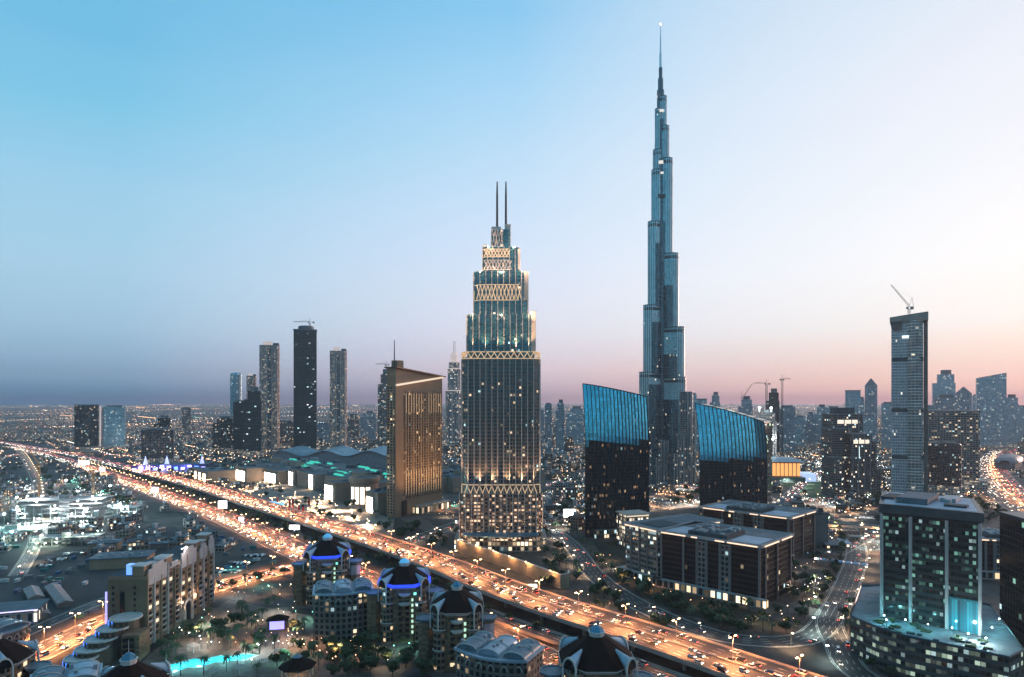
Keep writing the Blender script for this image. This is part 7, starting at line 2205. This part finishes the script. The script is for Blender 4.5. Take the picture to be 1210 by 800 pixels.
# strings of lamps along far roads
for (px0, py0, px1, py1, n, m) in ((-20, 489, 230, 481, 60, 0), (-20, 492, 240, 484, 60, 0), (140, 478, 440, 483, 70, 0), (-20, 500, 90, 496, 30, 1), (225, 490, 420, 487, 40, 2), (60, 508, 240, 500, 40, 0), (640, 508, 700, 498, 24, 0), (1040, 510, 1210, 520, 40, 0), (860, 500, 1060, 497, 50, 1), (770, 512, 930, 524, 50, 2), (225, 520, 330, 514, 26, 0)):
    for k in range(n):
        t_ = (k + rf.uniform(-.2, .2)) / n
        a = gp(px0, py0); b = gp(px1, py1)
        x, y = a[0] + (b[0] - a[0]) * t_, a[1] + (b[1] - a[1]) * t_
        if sqrt(x * x + y * y) < 20500: tiny_lamp(x, y, 12, .4 + y * .0002, m)
# nearer pools of small lamps round the lake, the quarter and the villas
NEARL = []
for (x0, x1, py0, py1, n, w) in ((640, 700, 545, 640, 260, (2, 4, 4, 1)), (766, 830, 545, 605, 420, (5, 5, 3, 0)), (905, 1045, 538, 600, 560, (3, 6, 5, 1)), (1035, 1210, 520, 600, 380, (7, 3, 2, 0)), (920, 1040, 600, 660, 240, (3, 5, 4, 0)), (225, 470, 536, 575, 120, (6, 5, 1, 1)), (470, 545, 530, 620, 220, (3, 5, 2, 2)), (640, 720, 640, 690, 40, (4, 4, 2, 0)), (700, 930, 690, 750, 110, (6, 5, 3, 0)), (0, 160, 562, 640, 260, (1, 2, 6, 4)), (170, 240, 540, 560, 60, (4, 2, 2, 0)), (920, 1000, 660, 740, 90, (4, 5, 2, 0)), (190, 340, 700, 800, 190, (5, 6, 2, 1)), (340, 500, 760, 800, 90, (5, 6, 2, 1))):
    left = n
    while left > 0:
        cx_, cy_ = gp(rf.uniform(x0, x1), rf.uniform(py0, py1))
        m = rf.choices((0, 1, 2, 3), w)[0]; a_ = rf.choice((.72, .72 + pi / 2)) + rf.uniform(-.3, .3); st_ = rf.uniform(6, 15); bend = rf.uniform(-.12, .12)
        br = rf.uniform(.5, 1.5); x, y = cx_, cy_
        for k in range(int(rf.uniform(3, 11))):
            x, y = x + cos(a_) * st_, y + sin(a_) * st_; a_ += bend; left -= 1
            px_ = 605 + 800 * x / y; py_ = 472 + 120000 / y
            if free(x, y, 1.0) and x0 - 8 < px_ < x1 + 8:
                tiny_lamp(x, y, rf.uniform(3, 6), (.13 + y * .00018) * br, m); NEARL.append((x, y, m))
stuff(fl.obj("far_city_lamps", [glow('far_sodium', (1, .5, .24), 7), glow('far_warm', (1, .72, .46), 6), glow('far_white', (.85, .97, 1), 6), glow('far_teal', (.25, 1, .75), 5), DSTEEL]), "countless tiny lamps sprinkled over the city out to the horizon", "street lamps")
LL = [light("garden_lamp_orange", 14000, (1, .5, .25), radius=1.0), light("garden_lamp_warm", 13000, (1, .72, .45), radius=1.0), light("garden_lamp_white", 20500, (.85, .97, 1), radius=1.0), light("garden_lamp_teal", 20500, (.3, 1, .8), radius=1.0)]
LS = [l_.copy() for l_ in LL]
for l_ in LS: l_.energy *= .3
for k, (x, y, m) in enumerate(NEARL):
    if k % 3 == 0:
        o = bpy.data.objects.new("garden_lamp_light", LL[m] if y > 640 else LS[m]); COL.objects.link(o); o.location = (x, y, 9); o.data.shadow_soft_size = 1.0

# ================================================================== TREES
rt = random.Random(19)
def crown_mesh(mb, R, H, z0, n, size, mi=1, seed=0):
    """leaf clumps: bunches of small leaf faces round several lobes, uneven outline with gaps"""
    r = random.Random(seed)
    lobes = [(r.uniform(-.55, .55) * R, r.uniform(-.55, .55) * R, z0 + H * r.uniform(.2, .85), R * r.uniform(.35, .62)) for _ in range(9)]
    for k in range(n):
        lx, ly, lz, lr = lobes[k % 9]
        a, b_ = r.uniform(0, 2 * pi), math.acos(r.uniform(-1, 1)); q = lr * r.uniform(.55, 1.08)
        c = (lx + q * sin(b_) * cos(a), ly + q * sin(b_) * sin(a), lz + q * .8 * cos(b_))
        s_ = size * r.uniform(.6, 1.4); t1 = r.uniform(0, 2 * pi); t2 = r.uniform(-.9, .9)
        e1 = (cos(t1) * s_, sin(t1) * s_, s_ * .4 * t2); e2 = (-sin(t1) * s_ * .7, cos(t1) * s_ * .7, s_ * t2)
        mb.face([(c[0] - e1[0] - e2[0] * .3, c[1] - e1[1] - e2[1] * .3, c[2] - e1[2] - e2[2] * .3), (c[0] + e2[0], c[1] + e2[1], c[2] + e2[2]), (c[0] + e1[0], c[1] + e1[1], c[2] + e1[2]), (c[0] - e2[0], c[1] - e2[1], c[2] - e2[2])], mi=mi)
def trunk_mesh(mb, H, r0, seed, mi=0):
    r = random.Random(seed)
    mb.tube((0, 0, 0), (.15, .05, H * .5), r0, r0 * .7, 6, mi)
    for k in range(4):
        a = k * 1.6 + r.uniform(-.3, .3)
        mb.tube((.15, .05, H * .46), (cos(a) * H * .26, sin(a) * H * .26, H * .8), r0 * .5, r0 * .18, 5, mi)
def palm_fronds(mb, H, L_, seed, mi=1):
    r = random.Random(seed)
    for k in range(16):
        a = k * 2.399; up = r.uniform(.1, .9)
        prev = (0, 0, H); w0 = .1
        for s_ in range(1, 6):
            t_ = s_ / 5
            p = (cos(a) * L_ * t_, sin(a) * L_ * t_, H + L_ * (up * t_ - 1.05 * t_ * t_))
            w1 = .55 * (1 - abs(t_ - .45)) 
            mb.face([(prev[0] - sin(a) * w0, prev[1] + cos(a) * w0, prev[2] - .25 * w0), (prev[0] + sin(a) * w0, prev[1] - cos(a) * w0, prev[2] - .25 * w0), (p[0] + sin(a) * w1, p[1] - cos(a) * w1, p[2] - .25 * w1), (p[0] - sin(a) * w1, p[1] + cos(a) * w1, p[2] - .25 * w1)], mi=mi)
            prev, w0 = p, w1
PROTO = []
for v, (R, H, n, sz, lm, lab) in enumerate(((3.6, 6.0, 420, .62, LEAF, "round leafy tree"), (4.6, 7.0, 520, .7, LEAF2, "broad dusty leafed tree"), (2.8, 5.2, 320, .55, LEAF, "small dark leafed tree"))):
    t = thing("tree", lab, "tree", (0, -700, -60))
    tm = MB(); trunk_mesh(tm, H * 1.15, .22, v); tm.obj("trunk", BARK, t)
    cm = MB(); crown_mesh(cm, R, H * .7, H * .4, n, sz, mi=0, seed=v); cm.obj("crown", lm, t)
    PROTO.append((t, lab, R))
for v in range(2):
    t = thing("palm_tree", "palm tree", "palm tree", (0, -700, -60))
    tm = MB(); tm.tube((0, 0, 0), (.3 * v, 0, 8.5), .24, .17, 7); tm.obj("trunk", BARK, t)
    cm = MB(); palm_fronds(cm, 8.4, 3.4, v, 0); o = cm.obj("crown", PALM, t); o.location = (.3 * v, 0, 0)
    PROTO.append((t, "feathery palm", 3.0))
flat = []
for v in range(5):      # the same trees as one mesh, for the far ones
    mb = MB()
    if v < 3:
        R, H, n, sz = ((3.6, 6.0, 150, 1.0), (4.6, 7.0, 170, 1.15), (2.8, 5.2, 120, .9))[v]
        trunk_mesh(mb, H * 1.15, .22, v); crown_mesh(mb, R, H * .7, H * .4, n, sz, seed=v)
    else:
        mb.tube((0, 0, 0), (0, 0, 8.5), .24, .17, 5); palm_fronds(mb, 8.4, 3.4, v - 3)
    flat.append(mb)
NT = 0
spots = []
def plant(n, box, group, where, mixw, scale=(.8, 1.3), zone=None, gap=2.0):
    k = 0
    for _ in range(n * 30):
        if k >= n: break
        px, py = rt.uniform(box[0], box[1]), rt.uniform(box[2], box[3])
        x, y = gp(px, py)
        if zone and not zone(x, y): continue
        if free(x, y, gap):
            spots.append((x, y, rt.choices(range(5), mixw)[0], rt.uniform(*scale), where, group)); k += 1
            BUSY.append((x, y, 1.6))
def plant_along(sp, o, every, group, where, mixw, i0=0, i1=999, jit=1.5):
    acc = 0
    for a, b in zip(sp[i0:i1], sp[i0 + 1:i1]):
        acc += sqrt((b[0] - a[0]) ** 2 + (b[1] - a[1]) ** 2)
        if acc >= every:
            acc = 0
            p = offs(b, o + rt.uniform(-jit, jit))
            if in_view(p[0], p[1]): spots.append((p[0], p[1], rt.choices(range(5), mixw)[0], rt.uniform(.8, 1.2), where, group))
plant(60, (700, 905, 672, 752), "trees on the slope below the office blocks", "on the dark slope below the office blocks", (5, 4, 3, 1, 1))
plant(26, (905, 985, 660, 742), "trees beside the office blocks' right end", "in the gardens right of the office blocks", (4, 3, 4, 1, 1))
plant(46, (335, 520, 745, 800), "trees in the dark garden before the dome towers", "in the dark garden at the dome towers' feet", (5, 5, 3, 2, 2), zone=lambda x, y: x > -150)
plant(50, (190, 330, 716, 800), "palms and trees round the pool courtyard", "in the courtyard round the glowing pool", (2, 2, 3, 5, 5))
plant(40, (255, 462, 566, 630), "trees on the mall forecourt", "on the mall forecourt", (2, 2, 3, 4, 4), zone=lambda x, y: in_poly(x, y, fore))
plant(26, (640, 690, 640, 696), "trees beside the twin mast tower's ramp", "beside the ramp right of the twin mast tower", (3, 2, 4, 2, 2))
plant(20, (470, 545, 622, 650), "trees left of the twin mast tower", "in the garden left of the twin mast tower", (4, 3, 4, 1, 1))
plant_along(hw_sp, -25.5, 16, "trees between the two highways", "in the strip between the two highways", (3, 2, 4, 2, 2), 40, 150)
plant_along(hw_sp, -33, 19, "trees between the two highways", "in the strip between the two highways", (3, 2, 4, 2, 2), 62, 150)
plant_along(gr_sp, 23, 17, "trees along the ground highway's dark verge", "on the ground highway's dark verge", (3, 3, 4, 1, 1), 52, 140)
plant_along(cs_sp, 15, 11, "trees along the cross street by the hotel", "along the cross street by the beige hotel", (3, 3, 3, 3, 3), 14, 60)
plant_along(bs_sp, -12.5, 12, "street trees along the curved street", "along the curved street", (2, 1, 4, 3, 3))
plant_along(fd_sp, 11, 12, "trees beside the glass podium", "beside the glass podium's street", (3, 2, 4, 2, 2))
plant(120, (770, 1045, 548, 600), "far trees round the lake and the lit lawn", "far off round the lake and lit lawn", (4, 3, 5, 2, 2), (.9, 1.5))
plant(60, (640, 700, 540, 640), "far trees left of the first blue wedge", "far off left of the first blue wedge", (4, 3, 5, 2, 2), (.9, 1.5))
plant(120, (170, 470, 535, 566), "far trees round the violet fair and the mall", "far off round the violet fair and mall", (4, 3, 5, 2, 2), (.9, 1.5))
plant(120, (1035, 1210, 560, 620), "trees behind the glass office tower", "in the streets behind the glass office tower", (4, 3, 5, 2, 2), (.9, 1.4))
plant(80, (0, 160, 545, 600), "far trees beyond the building sites", "far off beyond the building sites", (4, 3, 5, 1, 1), (.9, 1.4))
spots = [s_ for s_ in spots if in_view(s_[0], s_[1], 5, 12)]
spots.sort(key=lambda s_: s_[0] ** 2 + s_[1] ** 2)
fmesh = [mb.obj("tree", [BARK, LEAF if k != 1 else LEAF2] if k < 3 else [BARK, PALM]) for k, mb in enumerate(flat)]
wood = MB()
for k, (x, y, v, s_, where, group) in enumerate(spots):
    lab = f"{PROTO[v][1]} {where}"
    if k < 170:
        dup(PROTO[v][0], (x, y, 0), rt.uniform(0, 6.28), lab, group, s_)
    elif k < 300:
        o = fmesh[v].copy(); COL.objects.link(o); o.name = "tree" if v < 3 else "palm_tree"
        o.location = (x, y, 0); o.rotation_euler = (0, 0, rt.uniform(0, 6.28)); o.scale = (s_, s_, s_)
        tag(o, lab, "tree" if v < 3 else "palm tree", group)
    else:
        src = flat[v]; a = rt.uniform(0, 6.28); c_, n_ = cos(a), sin(a)
        for f, mi in zip(src.f, src.mi):
            wood.face([(x + s_ * (src.v[i][0] * c_ - src.v[i][1] * n_), y + s_ * (src.v[i][0] * n_ + src.v[i][1] * c_), s_ * src.v[i][2]) for i in f], mi=mi)
if wood.f: stuff(wood.obj("distant_trees", [BARK, LEAF]), "far off greenery between the distant blocks", "trees")
for o in fmesh: bpy.data.objects.remove(o)
for t, _l, _r in PROTO:
    for ch in list(t.children): bpy.data.objects.remove(ch)
    bpy.data.objects.remove(t)

# ------------------------------------------------------------------ containers and stacked material on the building plots
rc = random.Random(40)
CONT = {"blue": (.05, .1, .2), "white": (.5, .5, .5), "rust red": (.2, .06, .04), "grey": (.16, .16, .17), "teal": (.04, .17, .16)}
def container(x, y, rot, colour, where, group):
    t = thing("shipping_container", f"{colour} site container {where}", "container", (x, y, 0), rot, group)
    m = solid(colour.replace(" ", "_") + "_container", CONT[colour], .6, metal=.2, var=.3, scale=.4)
    b = MB(); b.box(0, 0, .1, 2.6, 6.1, 2.44, bottom=True); b.obj("body", m, t)
    r = MB()
    for k in range(14): r.box(-2.9 + k * .446, 0, .3, 2.45, .12, 2.52)
    r.obj("corrugation", m, t)
    busy(x, y, 3.6)
def strew(n, box, where, group, zone=None):
    k = 0
    for _ in range(n * 40):
        if k >= n: return
        x, y = gp(rc.uniform(box[0], box[1]), rc.uniform(box[2], box[3]))
        if free(x, y, 4): container(x, y, rc.choice([.2, .2 + pi / 2, .75]) + rc.uniform(-.06, .06), rc.choice(list(CONT)), where, group); k += 1
strew(40, (0, 170, 575, 650), "among the floodlit building shells", "containers among the building shells")
strew(26, (0, 120, 655, 735), "on the bare sand lot by the sheds", "containers on the bare lot")
strew(18, (225, 330, 605, 690), "on the dark plot between hotel and highway", "containers between hotel and highway")
scatter_low(26, (-5, 175, 570, 660), 4, 12, "low shell or hut on the teal lit building plots", "huts on the teal lit plots", 10, 24)
scatter_low(12, (180, 330, 600, 680), 4, 8, "low service building on the dark plot behind the hotel", "service buildings behind the hotel", 9, 20)
scatter_low(16, (640, 690, 600, 650), 4, 9, "low kiosk by the lit ramp right of the twin mast tower", "kiosks right of the twin mast tower", 8, 16)

# ------------------------------------------------------------------ the quarter behind the viewer: the glass fronts mirror it
bh = MB(); rbk = random.Random(12)
for _ in range(230):
    x, y = rbk.uniform(-900, 900), -rbk.uniform(70, 1500)
    w, d = rbk.uniform(18, 46), rbk.uniform(18, 46)
    bh.box(x, y, 0, rbk.uniform(14, 60) * (2.1 if rbk.random() < .16 else 1), w, d, rbk.uniform(0, 1.5), ms=rbk.randrange(4), mt=4)
for _ in range(420):
    x, y = rbk.uniform(-700, 700), -rbk.uniform(40, 1200)
    bh.tube((x, y, 0), (x, y, 9), .12, .1, 3, mi=5, cap=False); bh.box(x, y, 9, 10.6, 1.8, 1.8, ms=6, bottom=True)
stuff(bh.obj("city_behind", LOWM + [ROOFDARK, DSTEEL, SODIUM]), "dark blocks and orange lamps of the quarter behind the viewpoint", "city district")

# ------------------------------------------------------------------ low things behind the glass tower: lit flyover, covered walk, canopies
def flyover():
    a, b = gp(955, 619, 7), gp(1050, 623, 7)
    sp = spline([(a[0], a[1], 7), ((a[0] + b[0]) / 2, (a[1] + b[1]) / 2, 7.6), (b[0], b[1], 7)], 10)
    t = thing("flyover", "short flyover with an amber washed side and pale green edge behind the glass office tower", "bridge")
    d = MB(); ribbon(d, sp, -6, 6, .02); d.obj("deck", ASPH, t)
    for o in (-6, 6):
        w = MB(); wall_ribbon(w, sp, o, .5, -1.6, .9); w.obj("parapet", CREAM, t)
    s_ = MB(); ribbon(s_, sp, 6, -6, -1.6); s_.obj("soffit", CONCD, t)
    for i in range(1, len(sp), 3):
        p = sp[i]; q = MB(); q.lathe([(1, 0), (1, p[2] - 1.6)], 8, (p[0], p[1])); q.obj("pier", CONC, t)
    fl_ = light("flyover_light", 5200, (1, .5, .2), spot=False, radius=.6)
    for i in range(2, len(sp) - 1, 3):
        p = offs(sp[i], 10)
        l_ = thing("bollard_lamp", "amber bollard lamp washing the flyover's side", "lamp", (p[0], p[1], 0), 0, "amber bollard lamps along the flyover")
        q = MB(); q.tube((0, 0, 0), (0, 0, 2.6), .2, .2, 6); q.obj("post", STEEL, l_)
        q = MB(); q.lathe([(.1, 2.6), (.35, 2.9), (.1, 3.2)], 8); q.obj("lamp_globe", WARM_LAMP, l_)
        o = bpy.data.objects.new("lamp_light", fl_); COL.objects.link(o); o.parent = l_; o.location = (0, 0, 3.8)
flyover()
def covered_walk():
    a, b = gp(962, 660, 6), gp(1026, 668, 6)
    n = 7
    t = thing("covered_walkway", "long covered walkway with a pale blue roof left of the glass office tower", "walkway", (a[0], a[1], 0), atan2(b[1] - a[1], b[0] - a[0]))
    L_ = sqrt((b[0] - a[0]) ** 2 + (b[1] - a[1]) ** 2)
    for k in range(n):
        q = MB(); q.prism(rect(L_ * (k + .5) / n, 0, L_ / n - .6, 5), 6, 7.2, top=rect(L_ * (k + .5) / n, 0, L_ / n - 2, 2), bottom=True); q.obj("roof_bay", solid("pale_blue_canopy", (.34, .44, .58), .5, var=.15), t)
        for yy in (-2, 2):
            q = MB(); q.tube((L_ * (k + .5) / n, yy, 0), (L_ * (k + .5) / n, yy, 6), .14, .12, 6); q.obj("post", STEEL, t)
covered_walk()
for k, (px, py, w, d, h, lab) in enumerate(((984, 650, 14, 26, 5, "long grey roofed bus shelter beside the covered walkway"), (1000, 648, 9, 26, 5, "narrow pale roofed bus shelter beside the long grey one"), (925, 700, 9, 8, 6, "small blue roofed kiosk in the garden right of the office blocks"), (948, 640, 14, 9, 5, "low lit kitchen block behind the plain grey concrete block"), (1012, 640, 12, 10, 5, "low flat guard house near the amber washed flyover"))):
    x, y = gp(px, py)
    if True:
        t = thing("low_shelter", lab, "shelter", (x, y, 0), -.3)
        q = MB(); q.box(0, d / 2, 0, h - .6, w * .86, d * .9); q.obj("body", LOWM[k % 4], t)
        q = MB(); q.box(0, d / 2, h - .6, h, w, d, bottom=True); q.obj("roof", (ROOFBLUE, ROOFPALE, solid("pale_blue_canopy", (.34, .44, .58)), ROOFDARK, CONC)[k], t)
